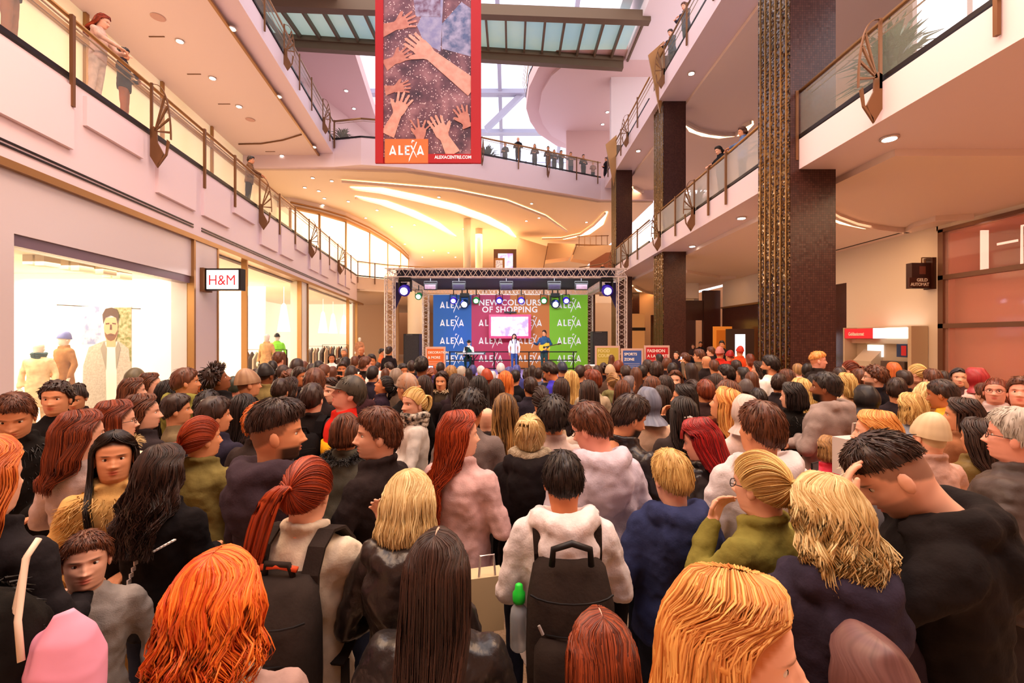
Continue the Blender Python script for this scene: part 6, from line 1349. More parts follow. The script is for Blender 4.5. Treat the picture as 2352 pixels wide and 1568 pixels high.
P(853, 813, 1.83, 180, 'short', 'black', 'tan', 'jacket', 'D8CCC8', 'front', 'person with black hair and black-and-white striped top', ex=[])
P(877, 800, 1.66, -90, 'short', 'black', 'mid', 'jacket', 'E86A3C', 'hang', 'small person in bright orange by the left truss leg', s=62)
P(894, 796, 1.88, -30, 'short', 'dark', 'mid', 'jacket', '1E181C', 'front', 'person in dark suit jacket beside the left truss leg', lod=1)
P(868, 832, 1.5, -40, 'short', 'dark', 'fair', 'sweater', 'D6C8BC', 'front', 'child with dark hair in a pale top left of the loudspeaker')
P(897, 831, 1.62, 60, 'short', 'dark', 'fair', 'sweater', '1A1618', 'front', 'boy in black and white top looking down near the loudspeaker', pitch=20)
P(925, 834, 1.74, -150, 'short', 'black', 'tan', 'jacket', '2C2422', 'front', 'person with fringe just before the black loudspeaker', ho=dict(vol=.7))
P(820, 859, 1.70, 20, 'tail', 'ginger', 'fair', 'jacket', '3C2428', 'front', 'person with curly ginger hair gathered behind the cap wearer', ho=dict(L=.16, vol=2, wave=.012))
P(872, 860, 1.68, 80, 'tail', 'black', 'tan', 'jacket', '2A1E2A', 'front', 'person with black ponytail looking up to the left', pitch=-25, hyaw=10, ho=dict(L=.2, vol=1.3, wave=.01))
P(911, 845, 1.74, -10, 'hijab', ('6E5C50', '9A8674'), 'mid', 'jacket', '7E6A5A', 'front', 'person in grey-brown headscarf before the loudspeaker')
P(969, 817, 1.88, -10, 'short', 'black', 'brown', 'sweater', '3C2C4E', 'photo', 'tall dark-haired person in purple striped jumper filming with phone', ho=dict(vol=.6), lod=1, ex=[ex_phone('phone with lit screen held up before the orange board', True)])
P(975, 838, 1.73, 170, 'long', 'dark', 'mid', 'jacket', '2A2020', 'front', 'person with dark hair turned back beside the orange board', hyaw=10, ho=dict(L=.12))
P(992, 842, 1.72, 0, 'bob', 'auburn', 'mid', 'jacket', '2A1C1C', 'front', 'person with reddish brown bob before the orange board')
P(975, 862, 1.70, 0, 'long', 'dark', 'mid', 'jacket', '1E1616', 'front', 'person with dark brown hair left of the open-mouthed one', ho=dict(L=.3))
P(1036, 839, 1.74, 0, 'short', 'dirty', 'fair', 'jacket', '2A2026', 'front', 'person with streaked blond hair right of the orange board', ho=dict(vol=.8, side=1), lod=1)
P(1060, 841, 1.62, -30, 'short', 'grey', 'fair', 'jacket', 'A8A0A8', 'front', 'grey-haired child-sized person close to the stage', s=118)
P(1076, 845, 1.55, 0, 'long', 'black', 'tan', 'sweater', 'D8D0DA', 'hang', 'girl with long black hair in white dress at the stage front', ho=dict(L=.3), legs='E8E0E8')
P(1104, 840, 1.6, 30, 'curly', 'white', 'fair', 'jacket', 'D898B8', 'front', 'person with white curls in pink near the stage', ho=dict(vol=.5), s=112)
P(1150, 834, 1.66, 0, 'curly', 'white', 'dark', 'jacket', 'D8C8DC', 'front', 'person with backlit halo of hair at the stage edge', ho=dict(vol=.6), s=112)  # backlight put in as white hair colour
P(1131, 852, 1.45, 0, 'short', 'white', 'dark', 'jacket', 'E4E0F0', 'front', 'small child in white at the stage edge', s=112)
P(1118, 848, 1.74, -5, 'beanie', ('8A2E18', 'B84A24'), 'mid', 'jacket', '3A2430', 'front', 'person in patterned rust coloured cap and dark jacket', ho=dict(vol=.9), lod=1)
P(1100, 863, 1.73, 0, 'long', 'black', 'mid', 'jacket', '171114', 'front', 'person with straight black hair below the rust coloured cap', ho=dict(L=.35))
P(1060, 864, 1.71, 0, 'long', 'dark', 'mid', 'coat', '251A1C', 'front', 'person with dark brown hair right of the open-mouthed one', ho=dict(L=.3))
P(1161, 852, 1.73, -5, 'long', 'ginger', 'fair', 'jacket', '1C181C', 'front', 'person with long glowing orange hair in front of the stage', ho=dict(L=.40, vol=1.1))
P(1184, 850, 1.62, -20, 'short', 'black', 'mid', 'tee', '141216', 'front', 'person with black hair and black t-shirt right of the orange hair', lod=1)
P(1187, 838, 1.55, 0, 'short', ('28306A', '6A78D8'), 'dark', 'jacket', '3A3E7A', 'front', 'child lit blue at the stage front below the singer', s=112)  # blue stage light put into the hair and jacket colours
P(1209, 845, 1.4, -10, 'long', 'dark', 'fair', 'tee', '1A1820', 'hang', 'small girl in black top and white trousers at the stage', legs='F0EAF0', s=100, ho=dict(L=.15), keep=1)
P(1237, 845, 1.6, 0, 'short', 'dark', 'mid', 'sweater', '5C6478', 'front', 'boy in grey-blue pullover watching the stage', lod=1)
P(1270, 829, 1.82, 70, 'short', 'black', 'tan', 'tee', '3A34B0', 'phone', 'young person in violet-blue t-shirt looking down at a phone', pitch=25, lod=1, keep=1, ex=[ex_phone('dark phone in the hands of the blue t-shirt wearer')])
P(1290, 830, 1.75, 20, 'cap', ('1A2038', '2A3454'), 'mid', 'jacket', '3A3040', 'front', 'person in navy cap behind the blue t-shirt')
P(1312, 851, 1.72, 0, 'long', 'blond', 'fair', 'jacket', 'B47C4A', 'front', 'person with waist-long straight blond hair in camel jacket', ho=dict(L=.55, vol=1.0), lod=1)
P(1243, 884, 1.70, 0, 'bun', 'dark', 'mid', 'sweater', 'C8B498', 'front', 'person with dark low bun in cream woolly jumper', ho=dict(vol=1.2, tie=(.3, -.8, -.3)))
P(1343, 917, 1.62, 0, 'bun', 'dark', 'mid', 'jacket', 'C8B4A4', 'front', 'person with small dark bun just behind the lilac hoodie', s=300)
P(1360, 849, 1.74, 25, 'short', 'auburn', 'fair', 'tee', 'AE9C82', 'front', 'person with reddish-brown hair and glasses in beige t-shirt', hyaw=30, lod=1, ex=[ex_glasses])
P(1386, 831, 1.72, 0, 'bun', 'dark', 'mid', 'jacket', '241A1C', 'front', 'person with dark hair before the mustard board')
P(1405, 814, 1.72, -20, 'long', 'brown', 'mid', 'jacket', '3A2A28', 'front', 'small distant person with brown hair at the mustard board', s=78)
P(1402, 838, 1.72, -20, 'beanie', ('B89878', 'D8BC98'), 'mid', 'jacket', '5A4438', 'front', 'person in beige woollen hat before the mustard board')
P(1421, 828, 1.76, -20, 'curly', 'auburn', 'mid', 'jacket', '3A2A30', 'front', 'person with curly auburn hair left of the blue board', ho=dict(vol=.5))
P(1408, 854, 1.71, 15, 'tail', 'dirty', 'fair', 'parka', '6E6A44', 'front', 'person with dark blond tied hair in khaki parka', hood=True, ho=dict(L=.1, vol=.8), lod=1)
P(1446, 862, 1.60, -50, 'hood', ('3A3038', '8A8084'), 'mid', 'puffer', '6A6066', 'front', 'person with patterned grey hood before the blue board')
P(1487, 889, 1.72, 0, 'hijab', ('5E6478', '7E869C'), 'mid', 'coat', 'C8A890', 'front', 'person in blue-grey headscarf and beige coat', hyaw=20, ho=dict(vol=1.2), bulk=1.1)
P(1551, 850, 1.72, 175, 'long', 'brown', 'fair', 'jacket', '1C1718', 'front', 'person with long brown hair gazing back right of the red board', ho=dict(L=.2, front=90, vol=.8), lod=1)
P(1568, 882, 1.72, 70, 'long', 'black', 'mid', 'jacket', '1A1518', 'cheek', 'person with black hair in profile touching the chin', hyaw=15, ho=dict(L=.25), lod=1)
P(1568, 912, 1.70, 0, 'long', 'black', 'mid', 'coat', '3A302E', 'front', 'person with black hair held by a white clip', ho=dict(L=.3, vol=1.2), ex=[lambda p, r, M_: ex_clip(r, M_)])
P(1557, 968, 1.42, 165, 'long', 'auburn', 'fair', 'jacket', 'D8BCA0', 'front', 'girl with auburn hair looking back beside the red hair', hyaw=25, ho=dict(L=.15, vol=.8), lod=1)
P(1617, 962, 1.70, 55, 'long', 'red', 'pink', 'jacket', '1B1414', 'front', 'person with dyed crimson hair and fringe in black leather', leather=True, hyaw=15, pitch=14, ho=dict(L=.42, vol=1.3, dens=1.5), ex=[lambda p, r, M_: ex_fringe(p, r, M_)])
P(1655, 888, 1.75, 50, 'long', 'strawberry', 'mid', 'jacket', '4A1E14', 'front', 'person with long golden hair looking up to the left', pitch=-14, hyaw=15, ho=dict(L=.42, vol=1.1, wave=.01, wl=.2))
P(1745, 918, 1.82, 8, 'short', 'brown', 'mid', 'hoodie', 'CFC6C8', 'front', 'person with short brown hair in light grey-white hoodie', hyaw=18, hood=True, bulk=1.15, ho=dict(vol=.5, side=.6, dens=1.8))
P(1895, 851, 1.87, 75, 'short', 'black', 'brown', 'hoodie', '8E7E78', 'fold', 'bearded person in grey hoodie with folded arms', hood=True, bulk=1.25, beard=.8, ho=dict(vol=.35, side=.5), hyaw=5)
P(1818, 879, 1.73, 30, 'bob', 'black', 'fair', 'coat', '15110F', 'front', 'person with black bob in black furry coat', hyaw=20, bulk=1.2, ho=dict(L=.1, vol=1.3), ex=[ex_fleece(('0C0A0A', '24201E'), 700)])
P(1838, 868, 1.72, 10, 'long', 'blond', 'fair', 'jacket', '1E1A1A', 'front', 'person with long blond hair right of the column foot', ho=dict(L=.3, wave=.01))
P(1872, 860, 1.70, 0, 'long', 'black', 'mid', 'jacket', '1C1716', 'front', 'person with long black hair left of the bearded one', ho=dict(L=.3))
P(1902, 1003, 1.36, 15, 'bob', 'dirty', 'fair', 'puffer', 'D83A50', 'front', 'toddler with blond hair in pink dotted jacket', ho=dict(L=.07, vol=.9), lod=0, ex=[lambda p, r, M_: ex_dots(r)])
P(2008, 942, 1.73, 68, 'long', 'strawberry', 'fair', 'puffer', 'DCC8AC', 'phone', 'person with red-blond hair in profile wearing cream fluffy sleeves', hyaw=15, ho=dict(L=.12, vol=.8), bulk=1.1, ex=[ex_phone('dark smartphone held by the cream fluffy sleeves'), ex_fleece(('CDB698', 'F2E2C8'), 900)])
P(2090, 904, 1.70, 10, 'bob', 'blond', 'fair', 'sweater', '9CA8B8', 'front', 'person with layered blond bob and light blue collar', ho=dict(L=.10, vol=1.4, wave=.008))
P(2132, 879, 1.72, -20, 'bob', 'paleblond', 'mid', 'jacket', 'B08A64', 'front', 'elderly person with pale curly hair turned away', ho=dict(L=.05, vol=1.3, wave=.01), hyaw=-30)
P(2132, 956, 1.62, 10, 'beanie', ('CDB48C', 'EAD6B0'), 'fair', 'jacket', 'C09A8C', 'front', 'person in large cream woolly hat', ho=dict(vol=2.4), fem=True)
P(2172, 867, 1.82, 90, 'short', 'dark', 'tan', 'puffer', 'C8941C', 'front', 'person with shaved dark hair in mustard yellow padded jacket', pitch=14, hyaw=-15, bulk=1.25, ho=dict(vol=.2, side=.4))
P(2207, 914, 1.72, 60, 'bob', 'dark', 'mid', 'coat', '8A5A3C', 'phone', 'person with sleek black bob in brown suede coat', hyaw=20, ho=dict(L=.10, vol=1.0))
P(2238, 844, 1.78, 60, 'hijab', ('8E1C20', 'B83034'), 'mid', 'jacket', 'D8A8A0', 'front', 'person in crimson headscarf at the pink window', hyaw=10, ho=dict(vol=1.2), lod=1)
P(2202, 844, 1.74, 190, 'hijab', ('1C1418', '2E2228'), 'fair', 'jacket', '4A3434', 'front', 'person in black headscarf facing the camera by the pink window', lod=1)
P(2286, 866, 1.75, 175, 'bun', 'auburn', 'pink', 'jacket', 'B8A09C', 'front', 'person with tied hair and glasses in pale denim jacket', pitch=-6, hyaw=0, ex=[ex_glasses])
P(2345, 866, 1.76, 175, 'short', 'brown', 'pink', 'sweater', '1A1416', 'front', 'person in black top at the right edge', pitch=-10)
P(2332, 934, 1.82, 80, 'short', 'grey', 'pink', 'puffer', '4A403C', 'hang', 'elderly grey-haired person with glasses in dark grey padded jacket', bulk=1.2, ho=dict(vol=.6, side=.8), ex=[ex_glasses])
P(2008, 838, 1.83, 75, 'curly', 'brown', 'fair', 'jacket', '15121A', 'front', 'person with brown curls, glasses and beard in black before the cash machine', beard=.7, hyaw=15, lod=1, ho=dict(vol=.4), ex=[ex_glasses])
P(2050, 831, 1.80, 0, 'bob', 'ginger', 'fair', 'jacket', '231A1C', 'front', 'person with ginger bob in front of the cash machine', ho=dict(L=.13, vol=1))
P(2103, 835, 1.80, 80, 'tail', 'blond', 'fair', 'jacket', '6E4430', 'front', 'person with blond ponytail in brown leather jacket at the cash machine', ho=dict(L=.2, vol=1.2), lod=1)
P(1950, 827, 1.80, 60, 'tail', 'auburn', 'fair', 'jacket', 'B89A7C', 'front', 'person with curly dark ponytail and glasses right of the largest column', hyaw=20, ho=dict(L=.28, vol=2, wave=.016), lod=1, ex=[ex_glasses])
P(1942, 856, 1.72, 50, 'long', 'blond', 'mid', 'jacket', 'C89C78', 'front', 'person with blond hair held back right of the bearded one', ho=dict(L=.15, vol=.8))
P(1986, 886, 1.72, 10, 'hood', ('100C0E', '241E20'), 'mid', 'coat', '14100F', 'front', 'person in large black knitted hood', ho=dict(vol=2.2, L=.1), bulk=1.3)
P(1880, 807, 1.93, -50, 'short', 'strawberry', 'pink', 'jacket', '2A2220', 'front', 'tall person with blond flat-top hair before the largest column', hyaw=-25, ho=dict(vol=.9, fade=1), lod=1)
P(1768, 815, 1.90, 60, 'short', 'black', 'mid', 'tee', 'F2E4DC', 'hang', 'bearded person in plain white t-shirt beside the largest column', beard=.9, hyaw=15, ho=dict(vol=.8), lod=1, keep=1)
P(1741, 829, 1.74, 70, 'long', 'dark', 'fair', 'tee', 'F0DCD0', 'front', 'person with dark hair in white top left of the white t-shirt', ho=dict(L=.2), lod=1)
P(1832, 835, 1.5, 0, 'short', 'dirty', 'fair', 'jacket', 'C8D4E0', 'front', 'boy with blond hair and light blue collar by the largest column', s=125)
P(1857, 834, 1.72, -40, 'short', 'black', 'brown', 'jacket', '1C1818', 'front', 'person with dark hair in profile before the largest column')
P(1705, 842, 1.73, 40, 'long', 'black', 'mid', 'jacket', '4A4040', 'front', 'person with black hair and grey top left of the largest column', hyaw=20, ho=dict(L=.15))
P(1666, 837, 1.80, 60, 'short', 'black', 'fair', 'jacket', '3A2A28', 'front', 'person with slick dark hair in profile beneath the red hats', hyaw=20, lod=1)
P(1740, 889, 1.62, 0, 'short', 'black', 'mid', 'jacket', '3A2A28', 'front', 'person with thin dark hair below the white t-shirt', ho=dict(vol=.4))
P(1712, 906, 1.68, 0, 'hood', ('C8B0A4', 'E8D4CC'), 'mid', 'jacket', 'D8C0B8', 'front', 'person in pale cream hood left of the grey-white hoodie', ho=dict(vol=1.4, L=.1), s=295)
P(1672, 874, 1.72, 0, 'long', 'brown', 'mid', 'jacket', '6E3A20', 'front', 'person with light brown hair behind the golden-haired one', ho=dict(L=.3, vol=1.2))
P(1711, 872, 1.6, 0, 'beanie', ('4A4040', '5E5250'), 'mid', 'jacket', '4A4040', 'front', 'person in charcoal hat left of the largest column', s=200)
P(1620, 869, 1.72, 0, 'short', 'auburn', 'mid', 'jacket', '3A2826', 'front', 'person with short auburn hair and shaved nape', ho=dict(vol=.4))
P(1590, 870, 1.70, 0, 'bun', 'dark', 'mid', 'jacket', '2A2022', 'front', 'person with dark curls left of the auburn shaved nape')
P(1605, 802, 1.90, 65, 'short', 'brown', 'mid', 'jacket', '5A4A3A', 'photo', 'tall person in brown-grey jacket photographing before the middle column', lod=1, keep=1, hyaw=10, ex=[ex_phone('small white phone held high near the middle column', True)])
P(1572, 808, 1.83, 70, 'short', 'brown', 'mid', 'jacket', '1E181A', 'front', 'balding person beside the middle column foot', ho=dict(vol=.2), lod=1)
P(1553, 806, 1.75, 160, 'long', 'dark', 'fair', 'jacket', '2A2024', 'front', 'small person in black scarf at the middle column', s=70)
P(1592, 790, 1.75, 170, 'long', 'brown', 'fair', 'jacket', '3A2C2C', 'front', 'distant person with brown hair near the yellow niche', s=40)
P(1609, 784, 1.80, 180, 'short', 'black', 'mid', 'jacket', '1E1A20', 'front', 'distant person in dark clothes near the yellow niche', s=42)
P(1632, 796, 1.80, 80, 'short', 'brown', 'fair', 'jacket', '2C2226', 'front', 'person talking with a hand at the cheek near the orange panel', s=80)
P(1622, 815, 1.75, 0, 'bald', 'brown', 'mid', 'jacket', '241C1C', 'front', 'bald person behind the brown-grey jacket', s=118)
P(1654, 797, 1.72, -30, 'beanie', ('C8281C', 'F2DCD0'), 'mid', 'jacket', 'C02C20', 'front', 'person in red and white striped hat', s=95)
P(1675, 805, 1.74, 30, 'beanie', ('9A1414', 'C82420'), 'mid', 'jacket', 'B82C24', 'front', 'person in dark red cap and red jacket', s=90)
P(1699, 795, 1.76, 10, 'beanie', ('C82418', 'F04A2C'), 'mid', 'jacket', 'F0562C', 'photo', 'person in bright orange hat and jacket filming', s=82, keep=1)
P(1722, 812, 1.76, 20, 'long', 'auburn', 'mid', 'jacket', 'E86A40', 'front', 'person in orange top just left of the white t-shirt group', s=105, ho=dict(L=.1))
P(1658, 782, 1.82, 170, 'short', 'black', 'mid', 'jacket', '1C181A', 'front', 'distant dark-haired person before the orange panel', s=60)
P(1497, 864, 1.70, 0, 'long', 'brown', 'mid', 'jacket', '3A2826', 'front', 'person with straight brown hair below the red board', ho=dict(L=.25))
P(1508, 830, 1.80, -10, 'short', 'dark', 'mid', 'jacket', '241C1E', 'front', 'person with short dark hair before the red board', lod=1)
P(1513, 812, 1.70, 40, 'long', 'black', 'mid', 'jacket', '1C1618', 'front', 'person with tousled black hair hiding part of the red board', s=92)
P(1533, 822, 1.76, -40, 'short', 'brown', 'mid', 'jacket', '2C2022', 'front', 'person with brown hair right of the red board', s=115)
P(1527, 862, 1.66, 20, 'long', 'dark', 'mid', 'jacket', 'D8B8A4', 'front', 'person with dark hair and pale pink jacket in the middle of the crowd')
P(1352, 873, 1.5, 0, 'long', 'dark', 'mid', 'jacket', '2A2224', 'front', 'dark-haired person between camel jacket and beige t-shirt', s=230)
P(645, 870, 1.76, 0, 'short', 'dark', 'mid', 'jacket', '5E5A3C', 'front', 'person in camouflage jacket right of the camouflage beanie', s=215, hood=True)
P(668, 866, 1.70, -20, 'long', 'dark', 'mid', 'jacket', '241C1C', 'front', 'person with dark hair behind the white-corded hoodie', ho=dict(L=.15))
P(756, 868, 1.70, 150, 'bob', 'dark', 'fair', 'jacket', '2A1A1C', 'front', 'smiling person with dark fringe behind the red vest', s=235)
P(600, 925, 1.72, -10, 'curly', 'ginger', 'mid', 'jacket', '3A302E', 'front', 'person with light brown curls just behind the bearded one with shaved sides', s=400, ho=dict(vol=.5))
P(408, 905, 1.60, -90, 'short', 'dark', 'mid', 'sweater', '6A5A40', 'front', 'person in brown knit behind the reddish bun', s=290)
P(560, 905, 1.64, 0, 'long', 'black', 'mid', 'coat', '151112', 'front', 'person in black coat below the camouflage beanie', s=290)
P(2245, 960, 1.62, 40, 'long', 'dark', 'mid', 'puffer', '6E5A30', 'front', 'person in olive padded jacket behind the brown suede coat', s=330)
# --- more heads deep in the crowd, one by one
FAR = [
 (745, 836, 1.75, 'short', 'brown', 'mid', '2E2626', 'person with brown hair right of the white top and jeans'),
 (732, 828, 1.78, 'short', 'black', 'tan', '3A3030', 'person with black hair left of the white top and jeans'),
 (668, 845, 1.72, 'bun', 'brown', 'fair', '4A3A38', 'person with a brown bun left of the white-corded hoodie'),
 (588, 845, 1.70, 'long', 'dark', 'mid', '2A2624', 'person with dark hair between the two beanies'),
 (808, 838, 1.74, 'long', 'dark', 'mid', '3A2628', 'person with dark hair above the curly ginger gathering'),
 (857, 840, 1.72, 'short', 'black', 'mid', '2A2430', 'person in dark blue between the white straps and the headscarf'),
 (945, 828, 1.70, 'short', 'dark', 'mid', '20181A', 'person with dark hair overlapping the loudspeaker foot'),
 (1012, 832, 1.66, 'short', 'dark', 'mid', '3A2C3A', 'person with dark hair under the orange board'),
 (1047, 858, 1.70, 'long', 'dark', 'mid', '2A1E22', 'person with dark hair under the streaked blond hair'),
 (1086, 838, 1.60, 'short', ('2A2A5A', '5A5AA8'), 'dark', '3A3A6A', 'person tinted violet at the stage below the keyboard'),  # violet stage light painted into hair and clothes
 (1170, 842, 1.62, 'short', ('2A2A5A', '6A6AC8'), 'dark', '38386A', 'person tinted blue beside the halo of hair'),  # blue stage light painted into hair and clothes
 (1222, 838, 1.58, 'long', 'dark', 'mid', '2C2838', 'person with dark hair right of the small girl'),
 (1255, 848, 1.60, 'short', 'dark', 'mid', '2E3448', 'child between the grey-blue pullover and the blue t-shirt'),
 (1333, 838, 1.70, 'short', 'dark', 'mid', '2C2430', 'person with dark hair left of the white cocktail table'),
 (1350, 838, 1.62, 'short', 'brown', 'mid', '3A3040', 'person under the white cocktail table edge'),
 (1372, 838, 1.70, 'long', 'dark', 'mid', '2A2024', 'person with dark hair right of the cocktail table'),
 (1437, 838, 1.74, 'short', 'dark', 'mid', '3A2C2E', 'person with dark hair at the foot of the blue board'),
 (1460, 842, 1.72, 'long', 'brown', 'fair', '4A3A38', 'person with brown hair in front of the blue board'),
 (1476, 838, 1.74, 'short', 'black', 'mid', '241C20', 'person with black hair between blue and red boards'),
 (1487, 826, 1.76, 'short', 'dark', 'mid', '2A2024', 'person with dark hair left corner of the red board'),
 (1545, 832, 1.74, 'short', 'black', 'mid', '2A2226', 'person with black hair above the gazing one'),
 (1585, 832, 1.78, 'long', 'dark', 'mid', '2C2022', 'person with dark hair right of the middle column'),
 (1640, 826, 1.74, 'short', 'brown', 'mid', '3A2A28', 'person with brown hair under the striped hat'),
 (1645, 858, 1.70, 'long', 'dark', 'mid', '3A2624', 'person with dark hair below the slick dark profile'),
 (1690, 826, 1.74, 'short', 'dark', 'mid', '5A2A22', 'person with dark hair under the orange hat'),
 (1725, 852, 1.68, 'long', 'brown', 'mid', '4A3430', 'person with brown hair below the white top'),
 (1790, 858, 1.70, 'short', 'dark', 'mid', '2A2224', 'person with dark hair at the foot of the largest column'),
 (1806, 848, 1.74, 'long', 'brown', 'fair', '3A2C2A', 'person with brown hair before the mosaic side of the largest column'),
 (1928, 842, 1.76, 'short', 'dark', 'mid', '2C2426', 'person with dark hair at the doorway right of the largest column'),
 (1975, 846, 1.74, 'short', 'brown', 'mid', '3A302E', 'person with brown hair left of the cash machine'),
 (2075, 850, 1.72, 'short', 'dark', 'mid', '2C2426', 'person with dark hair below the cash machine'),
 (2060, 868, 1.70, 'short', 'dark', 'mid', '2A2226', 'person with dark hair below the ginger bob'),
 (2140, 846, 1.74, 'short', 'brown', 'fair', '4A3430', 'person with brown hair right of the blond ponytail at the cash machine'),
 (2165, 850, 1.66, 'long', 'dark', 'mid', '3A2A2A', 'person with dark hair at the frame of the pink window'),
 (2262, 880, 1.66, 'short', 'brown', 'fair', '3A2A2A', 'person with brown hair between the crimson scarf and the denim jacket'),
 (2316, 876, 1.68, 'long', 'auburn', 'fair', '3A2A2A', 'person with auburn hair near the right edge'),
 (765, 840, 1.68, 'long', 'brown', 'fair', '3A2A2A', 'person with light brown hair just before the white top and jeans'),
 (625, 828, 1.74, 'short', 'black', 'mid', '2A2224', 'person with black hair left of the salmon orange shirt'),
 (815, 818, 1.76, 'short', 'brown', 'mid', '2A2426', 'person with brown hair by the bright last window'),
 (1660, 880, 1.64, 'short', 'dark', 'mid', '2C2022', 'person with dark hair left of the light brown hair'),
 (885, 845, 1.66, 'long', 'brown', 'fair', '3A2E30', 'person with brown hair left of the grey-brown headscarf'),
 (1290, 868, 1.66, 'long', 'dark', 'mid', '2C2228', 'person with dark hair left of the camel jacket'),
 (1218, 866, 1.66, 'short', 'dark', 'mid', '2A2630', 'person with dark hair below the small girl'),
 (1140, 870, 1.66, 'long', 'dark', 'mid', '1E181C', 'person with dark hair left of the glowing orange hair'),
 (1430, 872, 1.62, 'long', 'brown', 'mid', '3A302C', 'person with brown hair below the patterned grey hood'),
 (1520, 885, 1.66, 'long', 'dark', 'mid', '1E181A', 'person with dark hair right of the blue-grey headscarf'),
]
for j, (x, y, h, hs, hc, sk, cl, lb) in enumerate(FAR): P(x, y, h, (j*37) % 60-30, hs, hc, sk, ('jacket', 'hoodie', 'coat')[j % 3], cl, 'front', lb, ho=dict(vol=.7+.1*(j % 4)))
# --- on the upper floors
def UP(px, feet_or_rail_y, Y, z, h, *a, **k): 
    X = (px-1176)*Y/1045; P(px, 0, h, *a, at=(X, Y, z), **k)
UP(212, 0, 7.9, 6.12, 1.68, -75, 'long', 'copper', 'fair', 'sweater', 'C8A494', 'lean', 'person with red hair leaning over the left railing in pale jumper', lod=1, pitch=15, legs='C8B0A0', keep=1, lean=5)
UP(285, 0, 8.67, 6.12, 1.55, -60, 'short', 'dark', 'mid', 'jacket', '2A2024', 'front', 'dark-clothed person behind the left railing beside the red-haired one', lod=1, legs='9A5A3C')
UP(20, 0, 6.39, 6.12, 1.75, -60, 'short', 'dark', 'mid', 'jacket', '241C20', 'front', 'dark figure behind the glass at the upper left corner', lod=1, legs='8A5A44')
UP(566, 0, 13.97, 6.12, 1.62, -75, 'short', 'dark', 'mid', 'jacket', '6A4A34', 'lean', 'person leaning on the left railing farther along', lod=1, keep=1, lean=5)
UP(1190, 0, 26.9, 12.2, 1.80, 180, 'bald', 'dark', 'fair', 'jacket', '1C1A20', 'front', 'bald person in black suit on the upper bridge')
UP(1160, 0, 27.2, 12.2, 1.6, 160, 'short', 'dark', 'mid', 'jacket', '3A3436', 'front', 'dark figure left of the suited person on the upper bridge')
UP(1228, 0, 27.6, 12.2, 1.70, 170, 'long', 'dark', 'mid', 'jacket', '3A3034', 'front', 'person with brown hair second along the upper bridge')
UP(1259, 0, 28.0, 12.2, 1.72, 170, 'short', 'dark', 'mid', 'jacket', '241E22', 'front', 'person in black jacket and grey trousers on the upper bridge')
UP(1273, 0, 28.3, 12.2, 1.64, 190, 'long', 'dark', 'mid', 'jacket', '2E2426', 'front', 'person standing close behind the railing mid upper bridge')
UP(1289, 0, 28.6, 12.2, 1.72, 200, 'short', 'black', 'mid', 'jacket', '1E1A1E', 'lean', 'person leaning with forearms on the upper bridge railing')
UP(1311, 0, 28.9, 12.2, 1.72, 180, 'short', 'brown', 'mid', 'jacket', '5A4A44', 'lean', 'person with beard in brown jacket on the upper bridge')
UP(1340, 0, 29.3, 12.2, 1.74, 190, 'short', 'black', 'mid', 'jacket', '141216', 'front', 'person all in black right of the shop sign on the upper bridge')
UP(1362, 0, 29.5, 12.2, 1.35, 180, 'short', 'dirty', 'fair', 'jacket', '9A7A6A', 'front', 'child near the right end of the upper bridge')
UP(1392, 0, 29.7, 12.2, 1.70, 120, 'short', 'dark', 'mid', 'coat', '1E181A', 'front', 'person in long dark coat at the right end of the upper bridge')
UP(1548, 0, 17.5, 12.22, 1.75, 110, 'short', 'dark', 'fair', 'jacket', '2E3440', 'lean', 'person with short dark hair leaning on the high right railing', pitch=12, lod=1, keep=1, lean=5)
UP(1580, 0, 16.1, 12.22, 1.75, 110, 'short', 'brown', 'fair', 'jacket', '3A3A48', 'lean', 'second person leaning on the high right railing', pitch=12, lod=1, keep=1, lean=5)
UP(1662, 0, 13.5, 6.15, 1.68, 100, 'long', 'black', 'fair', 'jacket', '1C1A1E', 'lean', 'person with long black hair leaning over the railing between columns', pitch=20, lod=1, keep=1, lean=5, ho=dict(L=.2))
UP(1706, 0, 12.4, 6.15, 1.74, 80, 'bob', 'brown', 'mid', 'jacket', '5A6C94', 'lean', 'person in blue jacket behind the railing between columns', pitch=10, lod=1, keep=1)
UP(1384, 0, 34.8, 6.12, 1.72, 180, 'short', 'black', 'mid', 'jacket', '1A1618', 'front', 'distant person by the rust panel above the stage')
# --- stage
UP(1181, 0, 20.4, .62, 1.70, 180, 'long', 'dark', 'mid', 'jacket', 'F2EEF2', 'mic', 'singer with long dark hair in white jacket and blue jeans on the stage', lod=1, keep=1, legs='3E5A96', ho=dict(L=.3, vol=1.2, front=100, wave=.01), shoes=1)
UP(1250, 0, 20.3, .62, 1.86, 172, 'short', 'dark', 'mid', 'jacket', '2A4A6E', 'guitar', 'guitarist in blue shirt on the stage', lod=1, keep=1, legs='2E4644', shoes=1, hyaw=-25)
UP(1077, 0, 20.6, .36, 1.68, 178, 'cap', ('0E1414', '16302E'), 'fair', 'sweater', 'F4F2F0', 'keys', 'seated keyboard player with black hat and dark green waistcoat over white shirt', lod=1, keep=1, sit=True, legs='16302C', ho=dict(vol=1.4), ex=[lambda p, r, M_: ex_waistcoat(r)])
